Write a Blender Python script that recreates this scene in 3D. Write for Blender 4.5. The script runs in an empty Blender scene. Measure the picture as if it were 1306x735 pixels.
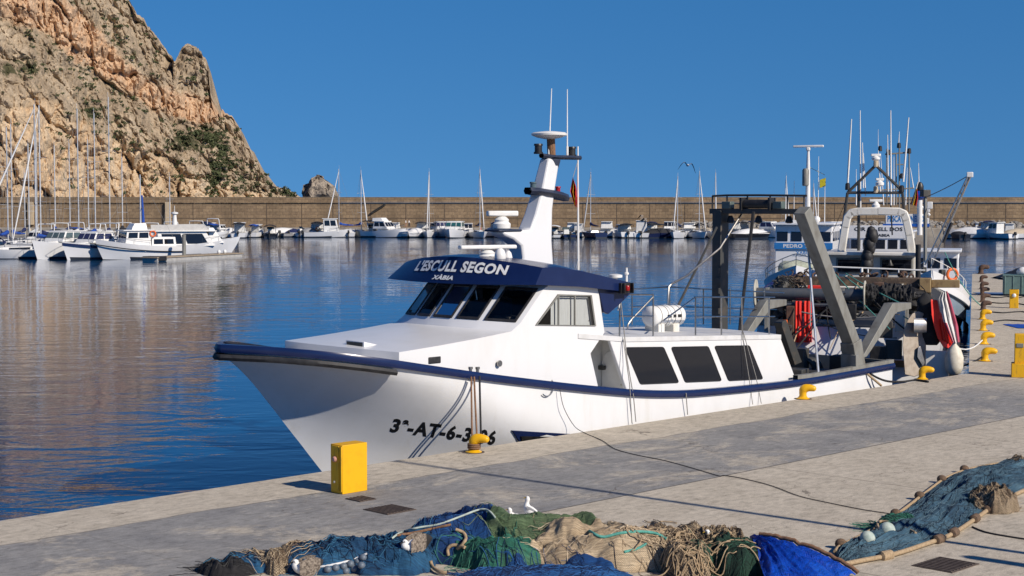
import bpy, bmesh, math, random
from mathutils import Vector, Matrix, noise
R = math.radians
random.seed(7)
C = bpy.context.scene.collection
scene = bpy.context.scene

# ---------------------------------------------------------------- camera geometry
IW, IH, FPX, CAMH, HZ = 1306, 735, 2000.0, 5.0, 261.0
TH = math.atan((IH / 2 - HZ) / FPX)
FWD = Vector((0, math.cos(TH), -math.sin(TH)))
UP = Vector((0, math.sin(TH), math.cos(TH)))
CAM = Vector((0, 0, CAMH))
WATER = -1.3


def ray(x, y):
    return Vector((1, 0, 0)) * ((x - IW / 2) / FPX) + UP * ((IH / 2 - y) / FPX) + FWD


def G(x, y, z=0.0):                      # point of the level z seen at x, y of the photograph
    r = ray(x, y)
    return CAM + r * ((z - CAMH) / r.z)


def AT(x, y, Y):                         # point at depth Y
    r = ray(x, y)
    return CAM + r * (Y / r.y)


_d = ray(2650, HZ)
_d.z = 0
QD = _d.normalized()                     # along the quay, away to the right
QN = Vector((QD.y, -QD.x, 0))            # from the water towards the land
QO = G(403, 603)
QROT = math.atan2(QD.y, QD.x)


def UV(p):
    q = Vector(p) - QO
    return q.dot(QD), -q.dot(QN), q.z     # quay frame: x along the edge, y out over the water, z up


def PV(x, y, v):                         # boat frame point in the fore-and-aft plane y = -v
    r = ray(x, y)
    t = ((QO - CAM).dot(QN) + v) / r.dot(QN)
    return Vector(UV(CAM + r * t))


def PU(x, y, u):                         # boat frame point in the athwartship plane x = u
    r = ray(x, y)
    t = ((QO - CAM).dot(QD) + u) / r.dot(QD)
    return Vector(UV(CAM + r * t))


def PW(x, y, z):                         # boat frame point at a level
    return Vector(UV(G(x, y, z)))


# ---------------------------------------------------------------- materials
def new_mat(name):
    m = bpy.data.materials.new(name)
    m.use_nodes = True
    nt = m.node_tree
    b = nt.nodes['Principled BSDF']
    return m, nt, b


def nd(nt, t, **kw):
    n = nt.nodes.new(t)
    for k, v in kw.items():
        setattr(n, k, v)
    return n


def L(nt, a, b):
    nt.links.new(a, b)


def c4(c):
    return (c[0], c[1], c[2], 1)


def noise_node(nt, co, scale, detail=6, rough=.6, mscale=(1, 1, 1), dist=0.0):
    mp = nd(nt, 'ShaderNodeMapping')
    mp.inputs['Scale'].default_value = mscale
    L(nt, co, mp.inputs['Vector'])
    n = nd(nt, 'ShaderNodeTexNoise')
    n.inputs['Scale'].default_value = scale
    n.inputs['Detail'].default_value = detail
    n.inputs['Roughness'].default_value = rough
    n.inputs['Distortion'].default_value = dist
    L(nt, mp.outputs[0], n.inputs['Vector'])
    return n.outputs['Fac']


def ramp(nt, fac, stops, interp='LINEAR'):
    r = nd(nt, 'ShaderNodeValToRGB')
    r.color_ramp.interpolation = interp
    el = r.color_ramp.elements
    while len(el) < len(stops):
        el.new(0.5)
    for e, (p, c) in zip(el, stops):
        e.position = p
        e.color = c4(c) if not isinstance(c, (int, float)) else (c, c, c, 1)
    L(nt, fac, r.inputs['Fac'])
    return r.outputs['Color']


def mix(nt, fac, a, b, mode='MIX'):
    m = nd(nt, 'ShaderNodeMix', data_type='RGBA', blend_type=mode)
    for s, v in ((0, fac), (6, a), (7, b)):
        if isinstance(v, (int, float)):
            m.inputs[s].default_value = v
        elif isinstance(v, (tuple, list)):
            m.inputs[s].default_value = c4(v)
        else:
            L(nt, v, m.inputs[s])
    return m.outputs[2]


def bump(nt, b, h, strength=.3, dist=.01):
    bp = nd(nt, 'ShaderNodeBump')
    bp.inputs['Strength'].default_value = strength
    bp.inputs['Distance'].default_value = dist
    L(nt, h, bp.inputs['Height'])
    L(nt, bp.outputs[0], b.inputs['Normal'])
    return bp


def pm(name, c, c2=None, scale=4, rough=.5, metal=0, lo=.42, hi=.68, bmp=0, bscale=40, bdist=.01, mscale=(1, 1, 1), spec=.5, rv=0.0):
    m, nt, b = new_mat(name)
    co = nd(nt, 'ShaderNodeTexCoord').outputs['Object']
    if c2 is None:
        c2 = tuple(x * .82 for x in c)
    f = noise_node(nt, co, scale, 7, .62, mscale)
    L(nt, ramp(nt, f, [(lo, c), (hi, c2)]), b.inputs['Base Color'])
    b.inputs['Roughness'].default_value = rough
    b.inputs['Metallic'].default_value = metal
    b.inputs['Specular IOR Level'].default_value = spec
    if rv:
        L(nt, ramp(nt, f, [(.3, rough), (.75, min(1, rough + rv))]), b.inputs['Roughness'])
    if bmp:
        bump(nt, b, noise_node(nt, co, bscale, 5, .6), bmp, bdist)
    return m


M = {}
M['white'] = pm('white_gelcoat', (.72, .725, .735), (.66, .66, .65), 1.3, .28, lo=.5, hi=.8, bmp=.05, bscale=3, bdist=.02, mscale=(1, 1, .35))
M['white_deck'] = pm('white_deck_paint', (.66, .665, .67), (.56, .56, .55), 2.5, .55, bmp=.15, bscale=120, bdist=.004)
M['offwhite'] = pm('worn_white_paint', (.74, .72, .66), (.52, .47, .38), 2.2, .45, lo=.5, hi=.78, bmp=.1, bscale=20, mscale=(1, 1, .4))
M['navy'] = pm('navy_gelcoat', (.006, .015, .068), (.009, .02, .082), 2, .25, lo=.4, hi=.75, bmp=.04, bscale=3, bdist=.02)
def scuffed(m, c, thr=.7):
    nt = m.node_tree
    b = nt.nodes['Principled BSDF']
    co = nd(nt, 'ShaderNodeTexCoord').outputs['Object']
    old = b.inputs['Base Color'].links[0].from_socket
    f = ramp(nt, noise_node(nt, co, 6, 6, .75, (2.5, 2.5, .4)), [(thr, 0), (thr + .05, .6)])
    L(nt, mix(nt, f, old, c), b.inputs['Base Color'])


scuffed(M['navy'], (.3, .32, .4), .69)
M['rubber'] = pm('black_rubber', (.012, .012, .014), (.03, .03, .032), 8, .6, bmp=.2, bscale=30)
M['black'] = pm('black_paint', (.012, .012, .013), (.03, .028, .026), 6, .45)
M['steel'] = pm('stainless_steel', (.42, .41, .39), (.3, .28, .26), 9, .3, 1)
M['grey_metal'] = pm('grey_painted_steel', (.22, .22, .2), (.14, .13, .11), 3.5, .5, lo=.45, hi=.72, bmp=.1, bscale=25, mscale=(1, 1, .4))
M['dark_metal'] = pm('dark_weathered_steel', (.045, .046, .044), (.1, .075, .055), 4, .55, lo=.52, hi=.75, bmp=.2, bscale=30)
M['rust'] = pm('rusted_steel', (.13, .075, .05), (.05, .03, .025), 6, .8, bmp=.4, bscale=40)
M['rust_beam'] = pm('rusty_brown_beam', (.085, .06, .045), (.24, .17, .1), 5, .8, lo=.5, hi=.72, bmp=.4, bscale=30)
M['alu'] = pm('bare_aluminium', (.62, .62, .62), (.42, .42, .41), 5, .35, .9, bmp=.05, bscale=20)
M['yellow'] = pm('yellow_paint', (.78, .42, .004), (.66, .34, .004), 5, .42, lo=.5, hi=.78, bmp=.12, bscale=22, bdist=.006)
M['yellow_wood'] = pm('flaking_yellow_paint', (.8, .44, .006), (.42, .24, .03), 14, .6, lo=.52, hi=.75, bmp=.3, bscale=40, mscale=(1, 1, .3))
M['red'] = pm('red_paint', (.8, .045, .03), (.6, .03, .025), 3, .45, lo=.5, hi=.75, bmp=.15, bscale=20)
M['orange'] = pm('orange_plastic', (.8, .16, .03), None, 3, .45)
M['blue_paint'] = pm('bright_blue_paint', (.015, .12, .5), (.012, .09, .4), 3, .4)
M['blue_plastic'] = pm('blue_plastic', (.01, .06, .42), None, 3, .4)
M['sign_blue'] = pm('sign_blue', (.03, .2, .52), None, 3, .4)
M['lime'] = pm('lime_plastic', (.5, .66, .05), (.38, .5, .05), 6, .5)
M['cream'] = pm('cream_plastic', (.7, .66, .55), (.55, .5, .4), 5, .5)
M['rope'] = pm('tan_rope', (.42, .31, .19), (.27, .19, .11), 30, .9, bmp=.6, bscale=160)
M['rope_brown'] = pm('brown_rope', (.24, .13, .07), (.13, .07, .04), 30, .9, bmp=.6, bscale=160)
M['rope_black'] = pm('black_rope', (.02, .02, .022), None, 30, .85, bmp=.5, bscale=160)
M['rope_grey'] = pm('grey_rope', (.3, .29, .27), (.2, .19, .18), 30, .9)
M['rope_green'] = pm('green_rope', (.1, .36, .3), (.06, .22, .18), 30, .9)
scuffed(M['yellow'], (.3, .17, .07), .7)
M['door_white'] = pm('white_door_paint', (.74, .74, .72), None, 2, .4)
M['wood_deck'] = pm('weathered_decking', (.34, .27, .19), (.22, .18, .13), 6, .8, mscale=(1, 6, 1))
M['canvas_blue'] = pm('blue_sail_cover', (.012, .07, .36), (.01, .05, .27), 6, .85, bmp=.3, bscale=12)
M['canvas_navy'] = pm('navy_canvas', (.012, .02, .085), None, 6, .85, bmp=.3, bscale=12)
M['canvas_dark'] = pm('charcoal_canvas', (.022, .022, .027), None, 6, .9, bmp=.3, bscale=12)
M['canvas_white'] = pm('white_boat_cover', (.72, .72, .71), (.6, .6, .6), 3, .8, bmp=.4, bscale=5, bdist=.05)
M['canvas_grey'] = pm('grey_boat_cover', (.3, .3, .31), None, 3, .85, bmp=.4, bscale=5, bdist=.05)
M['canvas_beige'] = pm('beige_boat_cover', (.5, .42, .31), None, 3, .85, bmp=.4, bscale=5, bdist=.05)
M['hull_dark'] = pm('dark_blue_hull', (.012, .02, .07), None, 3, .25)
M['hull_red'] = pm('dark_red_hull', (.12, .025, .025), None, 3, .3)
M['hull_black'] = pm('black_hull', (.012, .012, .016), None, 3, .3)
M['mast'] = pm('aluminium_spar', (.66, .66, .65), (.5, .5, .5), 2, .4, .35)
M['teak'] = pm('teak_trim', (.3, .17, .08), None, 6, .6)
M['text_black'] = pm('black_lettering', (.01, .01, .011), (.015, .015, .015), 5, .4)
M['text_white'] = pm('white_lettering', (.82, .82, .8), None, 5, .4)
M['text_blue'] = pm('blue_lettering', (.03, .2, .5), None, 5, .4)
M['skin'] = pm('skin', (.42, .24, .16), None, 5, .6)
M['shirt_white'] = pm('white_cotton', (.72, .7, .68), None, 8, .9)
M['cloth_dark'] = pm('dark_cloth', (.03, .03, .045), None, 8, .9)
M['hair'] = pm('dark_hair', (.02, .014, .01), None, 8, .7)
M['feather_white'] = pm('white_feathers', (.8, .8, .78), (.68, .67, .65), 14, .8, bmp=.3, bscale=60)
M['feather_grey'] = pm('grey_feathers', (.3, .31, .33), (.22, .23, .25), 20, .8, bmp=.3, bscale=60)
M['feather_brown'] = pm('mottled_brown_feathers', (.3, .25, .2), (.09, .07, .055), 34, .85, lo=.4, hi=.6, bmp=.4, bscale=60)
M['feather_black'] = pm('black_feathers', (.02, .018, .017), None, 20, .7)
M['beak'] = pm('yellow_beak', (.65, .42, .06), None, 20, .5)
M['lens_red'] = pm('red_lens', (.35, .01, .01), None, 20, .2)
M['plastic_white'] = pm('white_plastic', (.78, .78, .76), (.7, .69, .66), 4, .35)
M['curtain'] = pm('white_curtain', (.75, .74, .72), (.66, .65, .63), 6, .9, mscale=(6, 6, .5))
M['interior'] = pm('dark_interior', (.05, .048, .045), (.03, .03, .03), 3, .8)
M['buoy'] = pm('pale_net_float', (.46, .52, .46), (.3, .38, .34), 12, .7, bmp=.3, bscale=40)
M['cork'] = pm('brown_cork_float', (.16, .1, .06), (.07, .05, .035), 20, .85, bmp=.5, bscale=60)
M['plate'] = pm('rusty_steel_cover', (.105, .08, .065), (.06, .042, .035), 14, .85, bmp=.4, bscale=60)
M['tarp_black'] = pm('black_tarpaulin', (.02, .02, .021), None, 4, .6, bmp=.5, bscale=6, bdist=.05)
M['crate_green'] = pm('grey_green_crate', (.12, .2, .19), (.09, .15, .15), 6, .6)


def glass_mat(name, tint, gloss=.02, trans=.75):
    m = bpy.data.materials.new(name)
    m.use_nodes = True
    nt = m.node_tree
    nt.nodes.clear()
    out = nd(nt, 'ShaderNodeOutputMaterial')
    tr = nd(nt, 'ShaderNodeBsdfTransparent')
    tr.inputs[0].default_value = c4(tint)
    gl = nd(nt, 'ShaderNodeBsdfGlossy')
    gl.inputs['Roughness'].default_value = gloss
    gl.inputs['Color'].default_value = (.9, .9, .9, 1)
    fr = nd(nt, 'ShaderNodeFresnel')
    fr.inputs['IOR'].default_value = 1.5
    mx = nd(nt, 'ShaderNodeMixShader')
    L(nt, fr.outputs[0], mx.inputs[0])
    L(nt, tr.outputs[0], mx.inputs[1])
    L(nt, gl.outputs[0], mx.inputs[2])
    L(nt, mx.outputs[0], out.inputs[0])
    return m


M['glass'] = glass_mat('clear_window_glass', (.8, .83, .85))
M['tint_glass'] = pm('black_tinted_glass', (.008, .01, .016), (.012, .014, .02), 1, .06, lo=.3, hi=.8)
M['green_glass'] = pm('green_tinted_glass', (.02, .09, .1), (.03, .12, .13), 1, .08)
M['grey_glass'] = pm('grey_window_glass', (.1, .14, .15), (.05, .08, .09), 1, .08)


# ---------------------------------------------------------------- mesh builder
class MB:
    def __init__(s):
        s.v, s.f, s.m = [], [], []

    def add(s, vs, fs, mi=0):
        o = len(s.v)
        s.v += [Vector(p) for p in vs]
        for f in fs:
            s.f.append([i + o for i in f])
            s.m.append(mi)
        return s

    def box(s, c, size, rz=0.0, mi=0, rot=None, taper=1.0):
        hx, hy, hz = size[0] / 2, size[1] / 2, size[2] / 2
        rm = rot if rot is not None else Matrix.Rotation(rz, 3, 'Z')
        vs = []
        for z in (-hz, hz):
            k = taper if z > 0 else 1
            for x, y in ((-hx, -hy), (hx, -hy), (hx, hy), (-hx, hy)):
                vs.append(Vector(c) + rm @ Vector((x * k, y * k, z)))
        return s.add(vs, [(3, 2, 1, 0), (4, 5, 6, 7), (0, 1, 5, 4), (1, 2, 6, 5), (2, 3, 7, 6), (3, 0, 4, 7)], mi)

    def bar(s, a, b, w, h, upv=(0, 0, 1), mi=0):      # rectangular bar from a to b
        a, b = Vector(a), Vector(b)
        d = b - a
        z = d.normalized()
        x = Vector(upv).cross(z)
        if x.length < 1e-4:
            x = Vector((1, 0, 0)).cross(z)
        x.normalize()
        y = z.cross(x)
        rm = Matrix((x, y, z)).transposed()
        return s.box((a + b) / 2, (w, h, d.length), rot=rm, mi=mi)

    def tube(s, pts, r, n=6, mi=0, closed=False, cap=True):
        pts = [Vector(p) for p in pts]
        k = len(pts)
        if k < 2:
            return s
        rs = r if isinstance(r, (list, tuple)) else [r] * k
        o = len(s.v)
        ref = None
        for i, p in enumerate(pts):
            if closed:
                t = pts[(i + 1) % k] - pts[i - 1]
            else:
                t = pts[min(i + 1, k - 1)] - pts[max(i - 1, 0)]
            if t.length < 1e-9:
                t = Vector((0, 0, 1))
            t.normalize()
            if ref is None:
                ref = Vector((0, 0, 1)) if abs(t.z) < .9 else Vector((1, 0, 0))
            x = ref - t * ref.dot(t)
            if x.length < 1e-6:
                x = t.orthogonal()
            x.normalize()
            ref = x
            y = t.cross(x)
            for j in range(n):
                a = 2 * math.pi * j / n
                s.v.append(p + (x * math.cos(a) + y * math.sin(a)) * rs[i])
        for i in range(k if closed else k - 1):
            for j in range(n):
                a, b = o + i * n + j, o + i * n + (j + 1) % n
                i2 = (i + 1) % k
                c, d = o + i2 * n + (j + 1) % n, o + i2 * n + j
                s.f.append([a, b, c, d])
                s.m.append(mi)
        if cap and not closed:
            s.f.append([o + j for j in range(n)][::-1])
            s.m.append(mi)
            s.f.append([o + (k - 1) * n + j for j in range(n)])
            s.m.append(mi)
        return s

    def lathe(s, prof, c=(0, 0, 0), axis=(0, 0, 1), n=16, mi=0):     # prof: (radius, height)
        z = Vector(axis).normalized()
        x = z.orthogonal().normalized()
        y = z.cross(x)
        o = len(s.v)
        for r, h in prof:
            for j in range(n):
                a = 2 * math.pi * j / n
                s.v.append(Vector(c) + z * h + (x * math.cos(a) + y * math.sin(a)) * max(r, 1e-4))
        for i in range(len(prof) - 1):
            for j in range(n):
                s.f.append([o + i * n + j, o + i * n + (j + 1) % n, o + (i + 1) * n + (j + 1) % n, o + (i + 1) * n + j])
                s.m.append(mi)
        s.f.append([o + j for j in range(n)][::-1])
        s.m.append(mi)
        s.f.append([o + (len(prof) - 1) * n + j for j in range(n)])
        s.m.append(mi)
        return s

    def ball(s, c, r, n=12, sc=(1, 1, 1), mi=0, rot=None):
        o = len(s.v)
        k = max(4, n // 2)
        for i in range(k + 1):
            th = math.pi * i / k
            for j in range(n):
                a = 2 * math.pi * j / n
                p = Vector((math.sin(th) * math.cos(a) * sc[0], math.sin(th) * math.sin(a) * sc[1], math.cos(th) * sc[2])) * r
                if rot is not None:
                    p = rot @ p
                s.v.append(Vector(c) + p)
        for i in range(k):
            for j in range(n):
                s.f.append([o + i * n + j, o + i * n + (j + 1) % n, o + (i + 1) * n + (j + 1) % n, o + (i + 1) * n + j])
                s.m.append(mi)
        return s

    def prism(s, poly, off, mi=0):       # planar polygon (3-D points) swept by the vector off
        n = len(poly)
        a = [Vector(p) for p in poly]
        b = [p + Vector(off) for p in a]
        fs = [list(range(n))[::-1], list(range(n, 2 * n))]
        fs += [(i, (i + 1) % n, n + (i + 1) % n, n + i) for i in range(n)]
        return s.add(a + b, fs, mi)

    def grid(s, rows, mi=0, skip=None, wrap=False):
        o = len(s.v)
        nr, nc = len(rows), len(rows[0])
        for r in rows:
            s.v += [Vector(p) for p in r]
        for i in range(nr - 1):
            for j in range(nc if wrap else nc - 1):
                if skip and skip(i, j):
                    continue
                j2 = (j + 1) % nc
                s.f.append([o + i * nc + j, o + i * nc + j2, o + (i + 1) * nc + j2, o + (i + 1) * nc + j])
                s.m.append(mi)
        return s

    def torus(s, c, R0, r, axis=(0, 0, 1), n=20, k=6, mi=0, a0=0, a1=2 * math.pi):
        z = Vector(axis).normalized()
        x = z.orthogonal().normalized()
        y = z.cross(x)
        full = abs(a1 - a0 - 2 * math.pi) < 1e-6
        m = n if full else n + 1
        pts = [Vector(c) + (x * math.cos(a0 + (a1 - a0) * i / n) + y * math.sin(a0 + (a1 - a0) * i / n)) * R0 for i in range(m)]
        return s.tube(pts, r, k, mi, closed=full)


BASE = {}


def link(name, mb, mats, parent=None, base=None, smooth=35, bev=0, merge=0.0, recalc=True):
    me = bpy.data.meshes.new(name)
    if base is None:
        base = BASE.get(parent.name, Vector((0, 0, 0))) if parent else Vector((0, 0, 0))
    base = Vector(base)
    me.from_pydata([tuple(p - base) for p in mb.v], [], mb.f)
    if not isinstance(mats, (list, tuple)):
        mats = [mats]
    for m in mats:
        me.materials.append(m)
    me.polygons.foreach_set('material_index', mb.m)
    bm = bmesh.new()
    bm.from_mesh(me)
    if merge:
        bmesh.ops.remove_doubles(bm, verts=bm.verts, dist=merge)
    if recalc:
        bmesh.ops.recalc_face_normals(bm, faces=bm.faces)
    lo_ = [v for v in bm.verts if not v.link_faces]
    if lo_:
        bmesh.ops.delete(bm, geom=lo_, context='VERTS')
    bm.to_mesh(me)
    bm.free()
    if smooth:
        me.polygons.foreach_set('use_smooth', [True] * len(me.polygons))
        me.set_sharp_from_angle(angle=R(smooth))
    o = bpy.data.objects.new(name, me)
    C.objects.link(o)
    if bev:
        b = o.modifiers.new('bevel', 'BEVEL')
        b.width = bev
        b.segments = 2
        b.limit_method = 'ANGLE'
        b.angle_limit = R(40)
    if parent:
        o.parent = parent
        BASE[o.name] = base
    return o


def tag(o, label, cat, group=None, kind=None):
    if label:
        o['label'] = label
    if cat:
        o['category'] = cat
    if group:
        o['group'] = group
    if kind:
        o['kind'] = kind
    return o


def thing(name, label, cat, loc=(0, 0, 0), rz=0.0, group=None, base=None):
    """Empty at the thing's base; its parts are authored in a frame in which the base sits at `base`."""
    o = bpy.data.objects.new(name, None)
    C.objects.link(o)
    o.empty_display_size = .3
    o.location = loc
    o.rotation_euler = (0, 0, rz)
    BASE[o.name] = Vector(base if base is not None else (0, 0, 0))
    tag(o, label, cat, group)
    return o


def quay_thing(name, label, cat, base, group=None):
    """Thing authored in the quay / boat frame, base given in that frame."""
    b = Vector(base)
    loc = QO + QD * b.x - QN * b.y + Vector((0, 0, b.z))
    return thing(name, label, cat, loc, QROT, group, b)


def solo(name, mb, mats, label, cat, group=None, kind=None, frame=False, **kw):
    """A thing that is one mesh; its origin goes to the bottom centre of its bounds."""
    xs = [p.x for p in mb.v]
    ys = [p.y for p in mb.v]
    zs = [p.z for p in mb.v]
    b = Vector(((min(xs) + max(xs)) / 2, (min(ys) + max(ys)) / 2, min(zs)))
    o = link(name, mb, mats, None, base=b, **kw)
    if frame:
        o.location = QO + QD * b.x - QN * b.y + Vector((0, 0, b.z))
        o.rotation_euler = (0, 0, QROT)
    else:
        o.location = b
    return tag(o, label, cat, group, kind)


def copy_tree(o, parent=None):
    c = o.copy()
    C.objects.link(c)
    if parent:
        c.parent = parent
    for ch in list(o.children):
        copy_tree(ch, c)
    return c


def text_mesh(s, size=1.0, bold=.0, shear=0.0, space=1.0):
    cu = bpy.data.curves.new('lettering', 'FONT')
    cu.body = s
    cu.size = size
    cu.offset = bold
    cu.shear = shear
    cu.space_character = space
    cu.resolution_u = 3
    cu.fill_mode = 'FRONT'
    cu.align_x = 'CENTER'
    o = bpy.data.objects.new('lettering', cu)
    C.objects.link(o)
    dg = bpy.context.evaluated_depsgraph_get()
    dg.update()
    me = bpy.data.meshes.new_from_object(o.evaluated_get(dg))
    bpy.data.objects.remove(o)
    vs = [Vector(v.co) for v in me.vertices]
    fs = [list(p.vertices) for p in me.polygons]
    bpy.data.meshes.remove(me)
    return vs, fs


def text_mb(s, fn, size=1.0, bold=0.0, shear=0.0, space=1.0, norm=False, sub=None):
    """Text whose flat points (x, y) are sent through fn to 3-D. norm: x, y scaled to 0..1."""
    vs, fs = text_mesh(s, size, bold, shear, space)
    x0, x1 = min(p.x for p in vs), max(p.x for p in vs)
    y0, y1 = min(p.y for p in vs), max(p.y for p in vs)
    mb = MB()
    if norm:
        mb.add([fn((p.x - x0) / (x1 - x0), (p.y - y0) / (y1 - y0)) for p in vs], fs)
    else:
        mb.add([fn(p.x, p.y) for p in vs], fs)
    return mb


def lerp(a, b, t):
    return a + (b - a) * t


def pw(x, xs, ys):                     # piecewise linear
    if x <= xs[0]:
        return ys[0]
    for i in range(1, len(xs)):
        if x <= xs[i]:
            return lerp(ys[i - 1], ys[i], (x - xs[i - 1]) / (xs[i] - xs[i - 1]))
    return ys[-1]


def smoothpts(pts, n=6):
    """Catmull-Rom through pts."""
    pts = [Vector(p) for p in pts]
    out = []
    k = len(pts)
    for i in range(k - 1):
        p0, p1, p2, p3 = pts[max(i - 1, 0)], pts[i], pts[i + 1], pts[min(i + 2, k - 1)]
        for j in range(n):
            t = j / n
            out.append(.5 * ((2 * p1) + (p2 - p0) * t + (2 * p0 - 5 * p1 + 4 * p2 - p3) * t * t + (3 * p1 - p0 - 3 * p2 + p3) * t ** 3))
    out.append(pts[-1])
    return out


def sag(a, b, s=.2, n=10):
    a, b = Vector(a), Vector(b)
    return [a.lerp(b, i / n) - Vector((0, 0, s * 4 * (i / n) * (1 - i / n))) for i in range(n + 1)]


# ---------------------------------------------------------------- camera, world, sun
cam = bpy.data.cameras.new('camera')
cam.sensor_width = 36
cam.lens = 36 * FPX / IW
cam.clip_start = .5
cam.clip_end = 20000
co = bpy.data.objects.new('camera', cam)
co.location = CAM
co.rotation_euler = (math.pi / 2 - TH, 0, 0)
C.objects.link(co)
scene.camera = co

SUN_EL = R(33)
SUN_AZ = Vector((.765, -.644, 0)).normalized()
SUN_DIR = SUN_AZ * math.cos(SUN_EL) + Vector((0, 0, math.sin(SUN_EL)))
world = bpy.data.worlds.new('World')
scene.world = world
world.use_nodes = True
wn = world.node_tree
bg = wn.nodes['Background']
sky = nd(wn, 'ShaderNodeTexSky', sky_type='NISHITA')
sky.sun_disc = False
sky.sun_elevation = SUN_EL
sky.sun_rotation = math.atan2(SUN_AZ.x, SUN_AZ.y)
sky.altitude = 0
sky.air_density = 1.0
sky.dust_density = 0.0
sky.ozone_density = 2.5
tcw = nd(wn, 'ShaderNodeTexCoord')
mpw = nd(wn, 'ShaderNodeMapping')
mpw.inputs['Location'].default_value = (0, 0, .3)
nrw = nd(wn, 'ShaderNodeVectorMath', operation='NORMALIZE')
L(wn, tcw.outputs['Generated'], mpw.inputs['Vector'])
L(wn, mpw.outputs[0], nrw.inputs[0])
L(wn, nrw.outputs[0], sky.inputs['Vector'])
hs = nd(wn, 'ShaderNodeHueSaturation')
hs.inputs['Saturation'].default_value = 1.28
hs.inputs['Value'].default_value = 1.06
L(wn, sky.outputs[0], hs.inputs['Color'])
sepw = nd(wn, 'ShaderNodeSeparateXYZ')
L(wn, tcw.outputs['Generated'], sepw.inputs[0])
deep = ramp(wn, sepw.outputs[2], [(0, (.9, 1.06, 1.1)), (.13, (.78, 1.08, 1.18)), (.35, (.42, .72, .95)), (1, (.3, .5, .72))])
L(wn, mix(wn, 1, hs.outputs[0], deep, 'MULTIPLY'), bg.inputs['Color'])
bg.inputs['Strength'].default_value = .1
sl = bpy.data.lights.new('sun', 'SUN')
sl.energy = 5.0
sl.angle = R(.5)
sl.color = (1, .9, .77)
so = bpy.data.objects.new('sun', sl)
so.rotation_euler = (-SUN_DIR).to_track_quat('-Z', 'Y').to_euler()
so.location = (40, -40, 60)
C.objects.link(so)
scene.view_settings.view_transform = 'Standard'
scene.view_settings.look = 'None'
scene.view_settings.exposure = 0
scene.view_settings.gamma = 1
scene.cycles.max_bounces = 8
scene.cycles.transparent_max_bounces = 12
scene.cycles.caustics_reflective = False
scene.cycles.caustics_refractive = False
# ================================================================ WATER
def water_material():
    m, nt, b = new_mat('harbour_water')
    co = nd(nt, 'ShaderNodeTexCoord').outputs['Object']
    b.inputs['Base Color'].default_value = (.002, .045, .125, 1)
    b.inputs['Roughness'].default_value = .015
    b.inputs['IOR'].default_value = 1.33
    n1 = noise_node(nt, co, .42, 3, .5, (.8, 1.5, 1), .6)
    n2 = noise_node(nt, co, 2.2, 3, .5, (1, 1.3, 1), .3)
    n3 = noise_node(nt, co, .06, 2, .5)
    ad = nd(nt, 'ShaderNodeMath', operation='MULTIPLY_ADD')
    L(nt, n2, ad.inputs[0])
    ad.inputs[1].default_value = .2
    L(nt, n1, ad.inputs[2])
    bp = bump(nt, b, ad.outputs[0], .5, .075)
    st = nd(nt, 'ShaderNodeMapRange')
    L(nt, n3, st.inputs['Value'])
    st.inputs['From Min'].default_value = .35
    st.inputs['From Max'].default_value = .65
    st.inputs['To Min'].default_value = .3
    st.inputs['To Max'].default_value = .75
    L(nt, st.outputs[0], bp.inputs['Strength'])
    return m


w = MB()
w.add([(-6000, -400, WATER), (6000, -400, WATER), (6000, 12000, WATER), (-6000, 12000, WATER)], [(0, 1, 2, 3)])
tag(link('water', w, water_material(), smooth=0), 'calm blue harbour water with ripples and reflections', None, kind='structure')


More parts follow.
